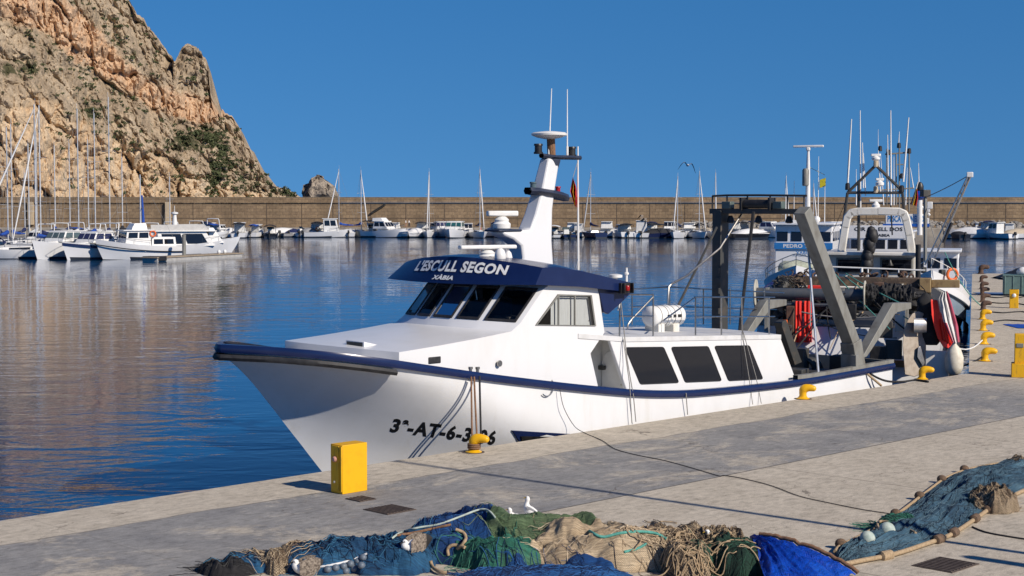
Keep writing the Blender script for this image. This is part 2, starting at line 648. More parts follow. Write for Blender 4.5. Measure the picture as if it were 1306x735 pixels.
# ================================================================ QUAY
def quay_material():
    m, nt, b = new_mat('quay_concrete')
    tc = nd(nt, 'ShaderNodeTexCoord')
    co = tc.outputs['Object']
    sep = nd(nt, 'ShaderNodeSeparateXYZ')
    L(nt, co, sep.inputs[0])
    wob = noise_node(nt, co, .35, 4, .6)

    def mr(inp, a, b2, c=0, d=1):
        r = nd(nt, 'ShaderNodeMapRange')
        L(nt, inp, r.inputs[0])
        for k, v in zip((1, 2, 3, 4), (a, b2, c, d)):
            r.inputs[k].default_value = v
        return r.outputs[0]

    def mth(op, a, b2):
        r = nd(nt, 'ShaderNodeMath', operation=op)
        for k, v in ((0, a), (1, b2)):
            if isinstance(v, (int, float)):
                r.inputs[k].default_value = v
            else:
                L(nt, v, r.inputs[k])
        return r.outputs[0]
    y = sep.outputs[1]
    yw = mth('ADD', y, mth('MULTIPLY', mth('SUBTRACT', wob, .5), .5))
    # resurfaced grey lane between 1.67 and 5.6 m from the edge (object y = -v)
    lane = mth('MULTIPLY', mr(yw, -1.72, -1.62, 1, 0), mr(y, -5.61, -5.59, 0, 1))
    patch = ramp(nt, noise_node(nt, co, .5, 10, .78, (.7, 1, 1), .5), [(.51, 1), (.6, .22)])
    ends = mr(sep.outputs[0], 19.5, 23, 1, .25)
    lanef = mth('MULTIPLY', mth('MULTIPLY', lane, patch), ends)
    tan1 = ramp(nt, noise_node(nt, co, 1.1, 8, .7), [(.3, (.47, .415, .33)), (.7, (.6, .535, .435))])
    fine = ramp(nt, noise_node(nt, co, 7, 8, .78, (.55, 1.1, 1), .4), [(.28, .5), (.5, .94), (.72, 1.22)])
    speck = ramp(nt, noise_node(nt, co, 60, 3, .6), [(.28, .6), (.5, 1.0), (.75, 1.18)])
    grey = ramp(nt, noise_node(nt, co, .9, 8, .7), [(.3, (.215, .214, .215)), (.7, (.345, .335, .315))])
    col = mix(nt, lanef, tan1, grey)
    col = mix(nt, 1, col, fine, 'MULTIPLY')
    col = mix(nt, 1, col, speck, 'MULTIPLY')
    stain = ramp(nt, noise_node(nt, co, .8, 7, .68, (.5, 1.6, 1)), [(.63, 0), (.73, .5)])
    col = mix(nt, stain, col, (.115, .095, .08))
    spots = ramp(nt, noise_node(nt, co, 3.1, 5, .7), [(.68, 0), (.73, .75)])
    col = mix(nt, spots, col, (.05, .042, .037))
    white = ramp(nt, noise_node(nt, co, 13, 3, .6, (1, 1.5, 1)), [(.76, 0), (.8, .8)])
    col = mix(nt, white, col, (.6, .57, .52))
    rust = ramp(nt, noise_node(nt, co, 1.5, 6, .65), [(.66, 0), (.78, .35)])
    col = mix(nt, rust, col, (.3, .17, .08))

    # joints: two along the edge, cross joints every six metres
    def line(inp, at, w):
        return mr(mth('ABSOLUTE', mth('SUBTRACT', inp, at), 0), w * .5, w, 1, 0)
    j = mth('MAXIMUM', line(y, -5.6, .03), mth('MULTIPLY', line(yw, -1.67, .03), .6))
    cx = mth('ABSOLUTE', mth('SUBTRACT', mth('MODULO', mth('ADD', sep.outputs[0], 300.4), 6.2), 3.1), 0)
    cj = mth('MULTIPLY', mr(cx, .01, .025, .7, 0), mr(y, -5.58, -5.62, .35, 1))
    j = mth('MAXIMUM', j, cj)
    col = mix(nt, mth('MULTIPLY', j, .75), col, (.06, .052, .045))
    # hairline cracks and dark drip marks
    mpc = nd(nt, 'ShaderNodeMapping')
    mpc.inputs['Scale'].default_value = (.22, .3, 1)
    wv_ = nd(nt, 'ShaderNodeMix', data_type='VECTOR')
    wv_.inputs[0].default_value = .12
    L(nt, co, wv_.inputs[4])
    nv_ = nd(nt, 'ShaderNodeTexNoise')
    nv_.inputs['Scale'].default_value = 1.3
    nv_.inputs['Detail'].default_value = 5
    L(nt, co, nv_.inputs['Vector'])
    sc_ = nd(nt, 'ShaderNodeVectorMath', operation='SCALE')
    sc_.inputs['Scale'].default_value = 9
    L(nt, nv_.outputs['Color'], sc_.inputs[0])
    L(nt, sc_.outputs[0], wv_.inputs[5])
    L(nt, wv_.outputs[1], mpc.inputs[0])
    vc_ = nd(nt, 'ShaderNodeTexVoronoi', feature='DISTANCE_TO_EDGE')
    vc_.inputs['Scale'].default_value = 1
    L(nt, mpc.outputs[0], vc_.inputs['Vector'])
    crack = mr(vc_.outputs['Distance'], .0015, .006, .65, 0)
    crack = mth('MULTIPLY', crack, ramp(nt, noise_node(nt, co, .5, 3, .6), [(.45, 0), (.6, 1)]))
    col = mix(nt, crack, col, (.09, .075, .062))
    L(nt, col, b.inputs['Base Color'])
    b.inputs['Roughness'].default_value = .9
    b.inputs['Specular IOR Level'].default_value = .25
    h = mth('ADD', mth('MULTIPLY', noise_node(nt, co, 26, 6, .7, (.4, 1.4, 1)), .7), mth('MULTIPLY', j, -.6))
    bump(nt, b, h, .55, .012)
    return m


def q2(u, y, z):
    return QO + QD * u - QN * y + Vector((0, 0, z))


K1 = Vector(UV(G(1232, 476)))          # inner corner where the second quay leaves the first
K2 = Vector(UV(G(1240, 349)))
K3 = Vector(UV(Vector((120, 116, 0))))
EDGE = [Vector((-70, 0, 0)), Vector((K1.x, 0, 0)), Vector((K2.x, K2.y, 0)), Vector((K3.x, K3.y, 0)), Vector((120, -160, 0)), Vector((-70, -160, 0))]
QMAT = quay_material()
qb = MB()
top = [Vector((p.x, p.y, 0)) for p in EDGE]
n = len(top)
# slightly rounded arris along the water
inset = [p.copy() for p in top]
mid = [Vector((p.x, p.y, -.03)) for p in top]
low = [Vector((p.x, p.y, -4)) for p in top]
qb.add(top + low, [list(range(n))] + [(i, i + n, (i + 1) % n + n, (i + 1) % n) for i in range(n)])
quay = link('quay', qb, QMAT, smooth=0)
quay.location = QO
quay.rotation_euler = (0, 0, QROT)
tag(quay, 'weathered concrete quay with a grey resurfaced lane', None, kind='structure')

D2 = (G(1240, 349) - G(1232, 476)).normalized()     # second quay direction (world)
N2 = Vector((D2.y, -D2.x, 0))
C2 = G(1232, 476)

# ================================================================ BREAKWATER
def stone_material(name, bw=1.3, bh=.62):
    m, nt, b = new_mat(name)
    tc = nd(nt, 'ShaderNodeTexCoord').outputs['Object']
    mp = nd(nt, 'ShaderNodeMapping')
    mp.inputs['Rotation'].default_value = (R(90), 0, 0)
    L(nt, tc, mp.inputs[0])
    br = nd(nt, 'ShaderNodeTexBrick')
    br.inputs['Scale'].default_value = 1
    br.inputs['Brick Width'].default_value = bw
    br.inputs['Row Height'].default_value = bh
    br.inputs['Mortar Size'].default_value = .035
    br.inputs['Color1'].default_value = (.3, .215, .13, 1)
    br.inputs['Color2'].default_value = (.22, .155, .095, 1)
    br.inputs['Mortar'].default_value = (.16, .12, .085, 1)
    L(nt, mp.outputs[0], br.inputs['Vector'])
    st = ramp(nt, noise_node(nt, tc, .22, 6, .65, (1, 1, .25)), [(.32, .68), (.68, 1.15)])
    col = mix(nt, 1, br.outputs['Color'], st, 'MULTIPLY')
    fn = ramp(nt, noise_node(nt, tc, 2.2, 5, .7), [(.3, .72), (.7, 1.2)])
    col = mix(nt, 1, col, fn, 'MULTIPLY')
    blot = ramp(nt, noise_node(nt, tc, .5, 5, .7, (1, 1, .3)), [(.64, 0), (.72, .6)])
    col = mix(nt, blot, col, (.08, .06, .048))
    L(nt, col, b.inputs['Base Color'])
    b.inputs['Roughness'].default_value = .95
    bump(nt, b, br.outputs['Fac'], .5, -.06)
    return m


WY = 320.0
STONE = stone_material('breakwater_stone')
CONC = pm('pale_quay_concrete', (.36, .32, .26), (.25, .215, .175), .5, .9, bmp=.3, bscale=3)
PALE = pm('pale_dressed_stone', (.5, .4, .27), None, 2, .9)
bwt = thing('breakwater_wall', 'long brown stone breakwater wall behind the far moored boats', 'wall', (0, WY, .4), base=(0, WY, .4))
wall = MB()
wall.box((0, WY + 1.5, 2.8), (520, 3, 5.0))
link('wall_face', wall, STONE, bwt)
cop = MB()
cop.box((0, WY + 1.2, 5.43), (520, 3.0, .2))
cop.box((0, WY + 1.75, 6.0), (520, 2.4, .9))
link('parapet', cop, STONE, bwt)
jt = MB()
rnd = random.Random(2)
for k in range(34):
    jt.box((-115 + 7.2 * k + rnd.uniform(-1, 1), WY - .02, 2.8), (.12, .06, 4.9))
jt.box((0, WY - .03, 2.15), (300, .08, .1))
link('panel_joint', jt, pm('dark_joint', (.1, .075, .055), (.15, .11, .08), 1, .95), bwt)['kind'] = 'stuff'
cp2 = MB()
cp2.box((0, WY + 1.7, 6.48), (520, 2.5, .08))
link('cap', cp2, pm('pale_cap_stone', (.42, .33, .22), (.3, .23, .15), .8, .9), bwt)
pil = MB()
for px in (215, 476 * 0 + 1178 * 0 + 40):
    p = AT(px, 270, WY)
    pil.box((p.x, WY - .25, 3.2), (1.1, .9, 4.6))
link('pilaster', pil, PALE, bwt)
for a, b2 in (((475, 270), (491, 260)),):
    st = MB()
    s0, s1 = AT(a[0], a[1], WY), AT(b2[0], b2[1], WY)
    for k in range(14):
        st.box((lerp(s0.x, s1.x, k / 13), WY - .35, lerp(s0.z, s1.z, k / 13) - .15), (.35, .7, .3))
    link('stair', st, M['dark_metal'], bwt)
pr = MB()
pr.box((0, WY - 6, -1.3), (520, 12.4, 3.3))
prom = link('promenade', pr, CONC, bev=.08)
tag(prom, 'pale concrete promenade at the foot of the breakwater', None, kind='structure')
# rubble at the foot of the wall, both sides of the trawlers
rb = MB()
rnd = random.Random(3)
for k in range(620):
    x = rnd.uniform(32, 130)
    h = rnd.random()
    s = rnd.uniform(.25, .6)
    c = Vector((x, WY - 1.2 - 3.2 * (1 - h) * 1.1, .35 + h * 1.1))
    o0 = len(rb.v)
    rb.ball(c, s, 6, (1.1, 1, .8))
    for p in rb.v[o0:]:
        p += noise.noise_vector(p * 2.3) * s * .5
tag(link('rubble', rb, pm('grey_rubble', (.3, .28, .25), (.17, .155, .14), 1.2, .95), smooth=0), 'heap of grey rubble along the foot of the breakwater', 'rubble', kind='stuff')


# ================================================================ CLIFF
SX = [-260, -120, -40, 60, 120, 165, 176, 186, 200, 214, 224, 228, 232, 240, 247, 255, 264, 267, 269, 273, 279, 281, 284, 287, 292, 298, 302, 306, 312, 318, 322, 328, 332, 338, 350, 362, 372, 384]
SY = [-190, -130, -95, -62, -30, 0, 20, 27, 48, 66, 77, 72, 60, 55, 57, 64, 80, 98, 118, 138, 157, 154, 139, 143, 146, 150, 160, 163, 184, 190, 203, 206, 219, 223, 238, 240, 244, 256]


def fbm(p, octs=5, h=.9):
    return noise.fractal(p, h, 2.1, octs)


def cliff_depth(x, y, ysil):
    """Depth of the rock face seen at photo direction x, y: walls are steep, benches lie back."""
    yU = pw(x, [-260, 0, 60, 100, 130, 160, 200, 240, 275], [-190, -50, 0, 8, 40, 80, 108, 120, 128])
    yL = pw(x, [-260, 0, 60, 90, 120, 150, 200, 250, 280], [-100, 20, 40, 75, 90, 108, 140, 158, 152])
    yT = pw(x, [-260, 0, 40, 60, 90, 130, 180, 210, 240, 300, 384], [100, 150, 110, 125, 140, 165, 172, 196, 215, 236, 262])
    return yU, yL, yT


cols, rows_n, back = 460, 230, 8
X0, X1 = -250, 384
COLX = sorted([X0 + (X1 - X0) * j / 460 for j in range(461)] + [262 + 28 * j / 90 for j in range(91)])
cols = len(COLX) - 1
cv, zone = [], []
for j in range(cols + 1):
    x = COLX[j]
    ys = pw(x, SX, SY) + noise.noise(Vector((x * .2, 3.1, 0))) * 3.4 + noise.noise(Vector((x * .65, 9, 0))) * 2.0
    yU, yL, yT = cliff_depth(x, 0, ys)
    colv, colz = [], []
    depth = 395 + max(0, x) * .36
    yprev = 274
    for i in range(rows_n + 1):
        y = 274 + (ys - 274) * i / rows_n
        dy = yprev - y
        yprev = y
        sl_ = 1.05
        z1 = z2 = 0.0
        if y > yT:
            sl_, z2 = .42, 1
        if yU < y < yL:
            sl_, z1 = .2, 1
        if x > 222 and y < 150:
            sl_ = .25
        depth += dy * depth / FPX * sl_
        colv.append(AT(x, y, depth))
        colz.append((z1, z2, i / rows_n, x, y))
    p = colv[-1]
    for k in range(1, back + 1):
        colv.append(p + Vector((0, 9 * k, -p.z * (k / back) ** 1.3)))
        colz.append((0, 0, 1, x, ys))
    cv.append(colv)
    zone.append(colz)
cm = MB()
nrow = rows_n + back + 1
zl = []
rowsv = []
for i in range(nrow):
    r = []
    for j in range(cols + 1):
        p = cv[j][i].copy()
        z1, z2, t, x, y = zone[j][i]
        q = p * .018
        amp = 1.0 if i < rows_n - 3 else .5
        ridged = noise.ridged_multi_fractal(Vector((p.x * .022, p.y * .012, p.z * .03)), .9, 2.1, 5, 1.0, 2.0) - 1.0
        big = fbm(Vector((p.x * .03, p.y * .03, p.z * .03)), 4)
        vert = fbm(Vector((p.x * .16, p.y * .12, p.z * .035)), 4)          # vertical fluting of the walls
        strata = noise.noise(Vector((p.x * .02 + p.z * .02, 2, p.z * .42 + big * 1.5)))
        fine = fbm(Vector((p.x * .35, p.y * .35, p.z * .4)), 4)
        ch = fbm(Vector((p.x * .075, p.y * .06, p.z * .06 + 7)), 5, .7)
        pv = Vector((p.x * .085, p.y * .05, p.z * .07)) + Vector((big, 0, big)) * .5
        ds, ps = noise.voronoi(pv)
        blk = noise.noise(ps[0] * 5.3) * 3.0 - max(0, .16 - (ds[1] - ds[0])) * 17
        ds, ps = noise.voronoi(pv * 2.7)
        blk += noise.noise(ps[0] * 7.1) * 1.3 - max(0, .14 - (ds[1] - ds[0])) * 7
        d = -(blk * (1.4 if z2 or z1 else .95) + ridged * 3.2 + big * 4.5 + vert * (3.4 if z1 else 2.0) + strata * 1.3 + fine * .9 + abs(ch) * 5.5 - 3)
        p += Vector((-d * .25, d * .8, fine * .5 + abs(vert) * .4)) * amp
        r.append(p)
        zl.append((z1, z2, t, x, y, big, fine))
    rowsv.append(r)
cm.grid(rowsv)
# zones of the rock: iron-stained walls, pale broken walls, grey benches with scrub
cols_attr = []
for k, (z1, z2, t, x, y, big, fine) in enumerate(zl):
    blur = noise.noise(Vector((x * .05, y * .05, 1))) + .6 * noise.noise(Vector((x * .15, y * .15, 4)))
    yU, yL, yT = cliff_depth(x, y, 0)
    o1 = max(0, min(1, min(y - yU, yL - y) / 10 + .5 + blur * .8)) if z1 or (yU - 8 < y < yL + 8) else 0
    o1 = max(o1, max(0, min(1, 1.5 - math.hypot((x - 252) / 1.2, (y - 140)) / 12)))
    o2 = max(0, min(1, (y - yT) / 14 + blur * .9))
    o2 *= .75 + .5 * max(0, noise.noise(Vector((x * .025, y * .025, 8))))
    g = max(0, 1 - math.hypot((x - 238) / 42, (y - 182) / 26)) * 1.5
    g = max(g, max(0, 1 - math.hypot((x - 25) / 50, (y - 88) / 22)) * 1.2)
    g = max(g, max(0, 1 - math.hypot((x - 115) / 55, (y - 145) / 24)) * .7)
    g = max(g, .3 * (1 - o1) * (1 - .5 * o2))
    if x > 215 and y < 152:
        g *= .25
    cols_attr.append((o1, o2, g))
VEG = pm('scrub_leaves', (.045, .06, .022), (.085, .095, .035), .25, .9, lo=.4, hi=.65)


def cliff_material():
    m, nt, b = new_mat('limestone_cliff')
    co = nd(nt, 'ShaderNodeTexCoord').outputs['Object']
    at = nd(nt, 'ShaderNodeAttribute', attribute_name='zone')
    sp = nd(nt, 'ShaderNodeSeparateColor')
    L(nt, at.outputs['Color'], sp.inputs[0])
    n1 = noise_node(nt, co, .11, 9, .72, (1, 1, .6))
    n2 = noise_node(nt, co, .4, 8, .75, (1.4, 1, .5))
    grey = ramp(nt, n1, [(.3, (.18, .135, .092)), (.47, (.38, .295, .2)), (.68, (.56, .45, .315))])
    tan = ramp(nt, n1, [(.3, (.4, .27, .155)), (.5, (.62, .455, .285)), (.7, (.74, .59, .41))])
    ora = ramp(nt, n2, [(.3, (.4, .24, .135)), (.5, (.6, .4, .245)), (.72, (.7, .55, .4))])
    col = mix(nt, sp.outputs[1], grey, tan)
    col = mix(nt, sp.outputs[0], col, ora)
    fine = ramp(nt, noise_node(nt, co, .9, 7, .8), [(.3, .66), (.5, 1.0), (.72, 1.2)])
    col = mix(nt, 1, col, fine, 'MULTIPLY')
    dark = ramp(nt, noise_node(nt, co, .23, 8, .75, (1.5, 1, .4)), [(.6, 0), (.74, .5)])
    col = mix(nt, dark, col, (.075, .062, .05))
    vg = nd(nt, 'ShaderNodeMath', operation='MULTIPLY_ADD')
    L(nt, sp.outputs[2], vg.inputs[0])
    vg.inputs[1].default_value = .26
    L(nt, noise_node(nt, co, .3, 7, .7), vg.inputs[2])
    veg = ramp(nt, vg.outputs[0], [(.66, 0), (.72, .9)])
    col = mix(nt, veg, col, ramp(nt, n2, [(.3, (.035, .042, .018)), (.7, (.1, .095, .045))]))
    L(nt, col, b.inputs['Base Color'])
    b.inputs['Roughness'].default_value = .95
    b.inputs['Specular IOR Level'].default_value = .15
    bump(nt, b, noise_node(nt, co, .7, 9, .75, (1.2, 1, .7)), .8, .8)
    return m


cliff = link('cliff', cm, cliff_material(), smooth=0, recalc=False)
ca = cliff.data.color_attributes.new('zone', 'FLOAT_COLOR', 'POINT')
ca.data.foreach_set('color', [c for a in cols_attr for c in (a[0], a[1], a[2], 1)])
tag(cliff, 'tall rocky headland with orange and grey limestone and scrub', None, kind='structure')
# scrub: leaf clumps over the benches
sc = MB()
rnd = random.Random(11)
flat = [p for r in rowsv for p in r]
cnt = 0
for _ in range(60000):
    if cnt >= 950:
        break
    i = rnd.randrange(4, rows_n - 1)
    j = rnd.randrange(int(cols * .36), cols)
    k = i * (cols + 1) + j
    g = cols_attr[k][2]
    if rnd.random() > g * g * 1.1:
        continue
    p = flat[k]
    if noise.noise(p * .06) < -.05 and rnd.random() < .8:
        continue
    cnt += 1
    s = rnd.uniform(.35, 1.25)
    for q in range(rnd.randint(14, 24)):
        a = rnd.uniform(0, 6.28)
        rr = s * math.sqrt(rnd.random())
        c = p + Vector((math.cos(a) * rr, math.sin(a) * rr - .5, rnd.uniform(0, .8) * s * (1 - .5 * rr / s)))
        n1 = Vector((rnd.uniform(-1, 1), rnd.uniform(-1, 1), rnd.uniform(-.3, 1))).normalized()
        t1 = n1.orthogonal().normalized() * s * .28
        t2 = n1.cross(t1).normalized() * s * .22
        sc.add([c - t1 - t2, c + t1 - t2 * .6, c + t1 * .7 + t2, c - t1 * .8 + t2 * .8], [(0, 1, 2, 3)])
tag(link('cliff_scrub', sc, VEG, smooth=0, recalc=False), 'dark green scrub growing on the ledges of the cliff', 'scrub', kind='stuff')
# sea rock beyond the wall
rk = MB()
rp = [(385, 258), (390, 240), (396, 229), (404, 226), (412, 227), (420, 235), (428, 244), (436, 258)]
RY = 470.0
rr = []
for i in range(22):
    t = i / 21
    row = []
    for k in range(60):
        a = k / 59 * math.pi
        x = 410.5 - math.cos(a) * 27
        ytop = pw(x, [p[0] for p in rp], [p[1] for p in rp])
        y = lerp(276, ytop, math.sin(t * math.pi / 2) if t <= 1 else 1)
        p = AT(x, y, RY - 5 * math.sin(a) * (1 - t) + t * 3)
        ds, ps = noise.voronoi(p * .22)
        p += noise.noise_vector(ps[0] * 3.1) * 1.5 + noise.noise_vector(p * .35) * .7 + noise.noise_vector(p * 1.1) * .5
        p.y += max(0, .2 - (ds[1] - ds[0])) * 7
        row.append(p)
    rr.append(row)
for k in range(1, 5):
    rr.append([p + Vector((0, 2.5 * k, -p.z * .22 * k)) for p in rr[21]])
rk.grid(rr)
solo('sea_rock', rk, pm('pale_sea_rock', (.42, .35, .27), (.13, .11, .09), .35, .95, lo=.4, hi=.62, bmp=1, bscale=1.2, bdist=.8), 'pointed pale rock standing in the sea beyond the breakwater', 'rock', smooth=0)
# ================================================================ MAIN FISHING BOAT
CV = -2.65                       # centre line, v
HB = 2.15                        # half beam
PORT_V, WALL_V = CV + HB, CV + 1.9
GB = Vector((0.0, 2.65, WATER))
boat = quay_thing('fishing_boat', 'large white fishing boat with navy rail and roof moored along the near quay', 'fishing boat', GB)


def zrail(u):
    return pw(u, [-.3, .5, 1.45, 2.3, 4.4, 7.76, 10.65, 13, 16.3, 21.5], [2.2, 2.12, 1.98, 1.82, 1.42, .87, .46, .36, .30, .38])


def zr(u):                       # smoothed sheer
    return sum(zrail(u + d) for d in (-1.2, -.6, 0, .6, 1.2)) / 5


STERN = 21.3


def hull_pt(i, n, k):
    z0 = -2.0
    zst = lerp(z0, zr(-.2) - .05, k)
    us = pw(zst, [-2, -1.3, -.61, .18, .84, 1.44, 1.75, 1.95, 2.3], [3.6, 2.95, 2.36, 1.68, 1.08, .52, .18, -.1, -.2])
    u = us + (STERN - us) * (i / n) ** 1.7
    z = lerp(z0, zr(u) - .05, k)
    kk = max(0, min(1, (z + 1.3) / 3.4)) if u < 8 else k
    kb = lerp(kk, k, min(1, max(0, u / 10)))
    p = lerp(1.75, 4.6, kb ** 2.6)
    Lf = lerp(9.0, 4.6, kb ** 1.5)
    t = max(0, min(1, (u - us) / Lf))
    bm_ = lerp(.9, 1.0, min(1, k * 1.6)) * HB
    aft = 1 - .10 * max(0, (u - 14) / 7.3) ** 2
    hb = bm_ * (1 - (1 - t) ** p) * aft
    return u, hb, z


NU, NK = 70, 26
hull = MB()
for sgn in (1, -1):
    rows = []
    for j in range(NK + 1):
        k = j / NK
        rows.append([(lambda q: (q[0], 2.65 - sgn * q[1], q[2]))(hull_pt(i, NU, k)) for i in range(NU + 1)])
    hull.grid(rows)
rows = []
for j in range(NK + 1):          # transom
    u, hb, z = hull_pt(NU, NU, j / NK)
    rows.append([(u, 2.65 - hb * s, z) for s in (1, .5, 0, -.5, -1)])
hull.grid(rows)


def hull_mat():
    m, nt, b = new_mat('white_hull_gelcoat')
    co = nd(nt, 'ShaderNodeTexCoord').outputs['Object']
    f = noise_node(nt, co, .8, 7, .62, (1, 1, .4))
    col = ramp(nt, f, [(.45, (.72, .73, .745)), (.8, (.65, .65, .645))])
    g = ramp(nt, noise_node(nt, co, 2.2, 6, .7, (1, 1, .12)), [(.57, 0), (.75, .4)])
    col = mix(nt, g, col, (.56, .53, .47))
    sp = nd(nt, 'ShaderNodeSeparateXYZ')
    L(nt, co, sp.inputs[0])
    wl = ramp(nt, sp.outputs[2], [(.0, 1), (.16, 1), (.18, 0)])
    col = mix(nt, wl, col, (.02, .03, .08))
    L(nt, col, b.inputs['Base Color'])
    b.inputs['Roughness'].default_value = .3
    bump(nt, b, noise_node(nt, co, 1.6, 4, .5), .06, .05)
    return m


link('hull', hull, hull_mat(), boat, smooth=40, merge=.004)


def edge_path(dz=0.0, out=0.0, n=90, u0=None, u1=STERN):
    """Deck edge from the stern round the bow to the stern."""
    pts = []
    for i in range(n + 1):
        u, hb, z = hull_pt(n - i, n, 1.0)
        pts.append((u, hb, z + dz))
    a = [Vector((u - (.12 + out if hb < .9 else 0) * (1 - hb / .9 if hb < .9 else 0), 2.65 - hb - out, z)) for u, hb, z in pts]
    b = [Vector((p.x, 5.3 - p.y, p.z)) for p in a[::-1]]
    return a + b[1:]


def rail_strip(z0, z1, out0, out1, usel=lambda u: True):
    mb = MB()
    lo = edge_path(z0, out0)
    lo2 = edge_path(z0, out1)
    hi2 = edge_path(z1, out1)
    hi = edge_path(z1, out0)
    rows = [lo, lo2, [a.lerp(b, .5) + (a - c).normalized() * .035 for a, b, c in zip(lo2, hi2, lo)], hi2, hi]
    mb.grid(rows, skip=lambda i, j: not usel(lo[j].x))
    return mb


def rail_half(z0, z1, o1):
    return rail_strip(z0, z1, -.06, o1)


link('rub_rail', rail_half(.0, .16, .075), M['navy'], boat, smooth=50)
# heavier rubber strake round the bow
rs = rail_strip(-.15, -.03, -.03, .10, lambda u: u < 2.6)
link('rubber_strake', rs, M['rubber'], boat, smooth=50)
# deck forward and amidships
dk = MB()
pp = [hull_pt(i, 60, 1.0) for i in range(61)]
rows = [[(u, 2.65 - hb * .985, z + .03), (u, 2.65, z + .07), (u, 2.65 + hb * .985, z + .03)] for u, hb, z in pp if u < 16.2]
dk.grid(rows)
link('foredeck', dk, M['white_deck'], boat)
# toe rail on top of the rub rail: thin pale bolts and hawse fittings
ch = MB()
for u in (5.3, 5.52):
    p = PV(600 if u < 5.4 else 609, 470, PORT_V)
for xx in (600, 609):
    p = PV(xx, 482, PORT_V + .02)
    ch.lathe([(.035, -.02), (.035, .2), (.05, .2), (.05, .25)], (p.x, p.y, p.z - .02), n=8)
link('mooring_post', ch, M['steel'], boat)


def side(x, y, v=WALL_V):
    return PV(x, y, v)


def mirror(p):
    return Vector((p.x, 5.3 - p.y, p.z))


# ---- wheelhouse shell: profile from the trunk front up over the windscreen, columns across the boat
YP, YS = -WALL_V, 5.3 + WALL_V
tk0, tk1 = side(509, 472), side(509, 449.5)
tk2, wb0 = side(652, 423), side(664, 412)
wt0, rf0 = side(693, 369), side(700, 364)
rf1, bk = side(762.5, 366), side(771, 424)
prof = [(tk0, .30), (tk1, .34), (side(560, 441), .32), (side(606, 432.5), .30), (tk2, .36), (wb0, .46), (wt0, .5), (rf0, .5)]
NC = 5
TC = []                                    # windscreen bays: mullion, pane, mullion ...
edges = [0.0, .025, .2, .235, .385, .42, .58, .615, .765, .8, .975, 1.0]


def bulge(t):
    return 1 - (2 * t - 1) ** 2


cols_t = edges
rows = []
for p, wgt in prof:
    rows.append([Vector((p.x - wgt * 1.25 * bulge(t), lerp(YP, YS, t), p.z + (.05 * bulge(t) if p.z > 1.5 and p is not tk0 else 0))) for t in cols_t])
sh = MB()
# front with five open bays
sh.grid(rows, skip=lambda i, j: i == 5 and j in (1, 3, 5, 7, 9))


def fan_poly(mb, outer, hole=None):
    """Flat polygon, optionally with a hole, as triangles."""
    bm = bmesh.new()
    es = []
    for loop in (outer, hole) if hole else (outer,):
        vs = [bm.verts.new(p) for p in loop]
        es += [bm.edges.new((vs[i], vs[(i + 1) % len(vs)])) for i in range(len(vs))]
    bmesh.ops.triangle_fill(bm, edges=es, use_beauty=True)
    bm.verts.index_update()
    mb.add([v.co.copy() for v in bm.verts], [[v.index for v in f.verts] for f in bm.faces])
    bm.free()


wl, wtl, wtr, wr = side(682.5, 415), side(711, 375.4), side(754, 376.5), side(759.5, 416)
outer = [tk0, tk1, side(560, 441), side(606, 432.5), tk2, wb0, wt0, rf0, rf1, bk, side(753, 451), side(764, 499), side(765, 506), side(600, 493)]
outer = [Vector((p.x, YP, p.z)) for p in outer]
# the front columns at t = 0 keep u, so side and front share their edge
fan_poly(sh, outer, [wl, wtl, wtr, wr])
fan_poly(sh, [mirror(p) for p in outer], [mirror(p) for p in (wl, wtl, wtr, wr)])
sh.add([rf1, bk, mirror(bk), mirror(rf1)], [(0, 1, 2, 3)])             # back wall
sh.add([bk, side(753, 451), side(764, 499), mirror(side(764, 499)), mirror(side(753, 451)), mirror(bk)], [(0, 1, 2, 3, 4, 5)])
house = link('wheelhouse', sh, M['white'], boat, smooth=28, merge=.002)
# inside: dark lining, console, seat
inn = MB()
fl = wb0.z - .5
inn.box((7.6, 2.65, fl), (2.1, 3.6, .05))
inn.box((6.35, 2.65, fl + .32), (.5, 3.3, .6))
inn.box((6.3, 2.0, fl + .75), (.3, .7, .35))
inn.box((8.1, 2.9, fl + .45), (.55, .55, .9))
inn.box((8.72, 2.65, fl + .5), (.04, 3.7, 1.0))
link('interior', inn, M['interior'], house)


def off(p, d):
    return Vector(p) + Vector(d)


nrm = Vector((-.62, 0, .78))
for wi, j in enumerate((1, 3, 5, 7, 9)):
    a, b, c, d = rows[5][j], rows[5][j + 1], rows[6][j + 1], rows[6][j]
    # black gasket frame with a glass pane
    fr = MB()
    ctr = (a + b + c + d) / 4
    nn = (b - a).cross(d - a).normalized()
    if nn.x > 0:
        nn = -nn
    ou = [q + nn * .015 for q in (a, b, c, d)]
    inr = []
    for q in ou:
        inr.append(q + (ctr + nn * .015 - q) * .0 + ((ctr + nn * .015) - q).normalized() * .07)
    fr.grid([ou + [ou[0]], [o_ + nn * .015 for o_ in ou] + [ou[0] + nn * .015], [o_ + nn * .015 for o_ in inr] + [inr[0] + nn * .015], inr + [inr[0]]])
    w_ = link('windscreen_frame', fr, M['rubber'], house, smooth=0)
    gl = MB()
    gl.add(inr, [(0, 1, 2, 3)])
    link('pane', gl, M['glass'], w_, smooth=0)
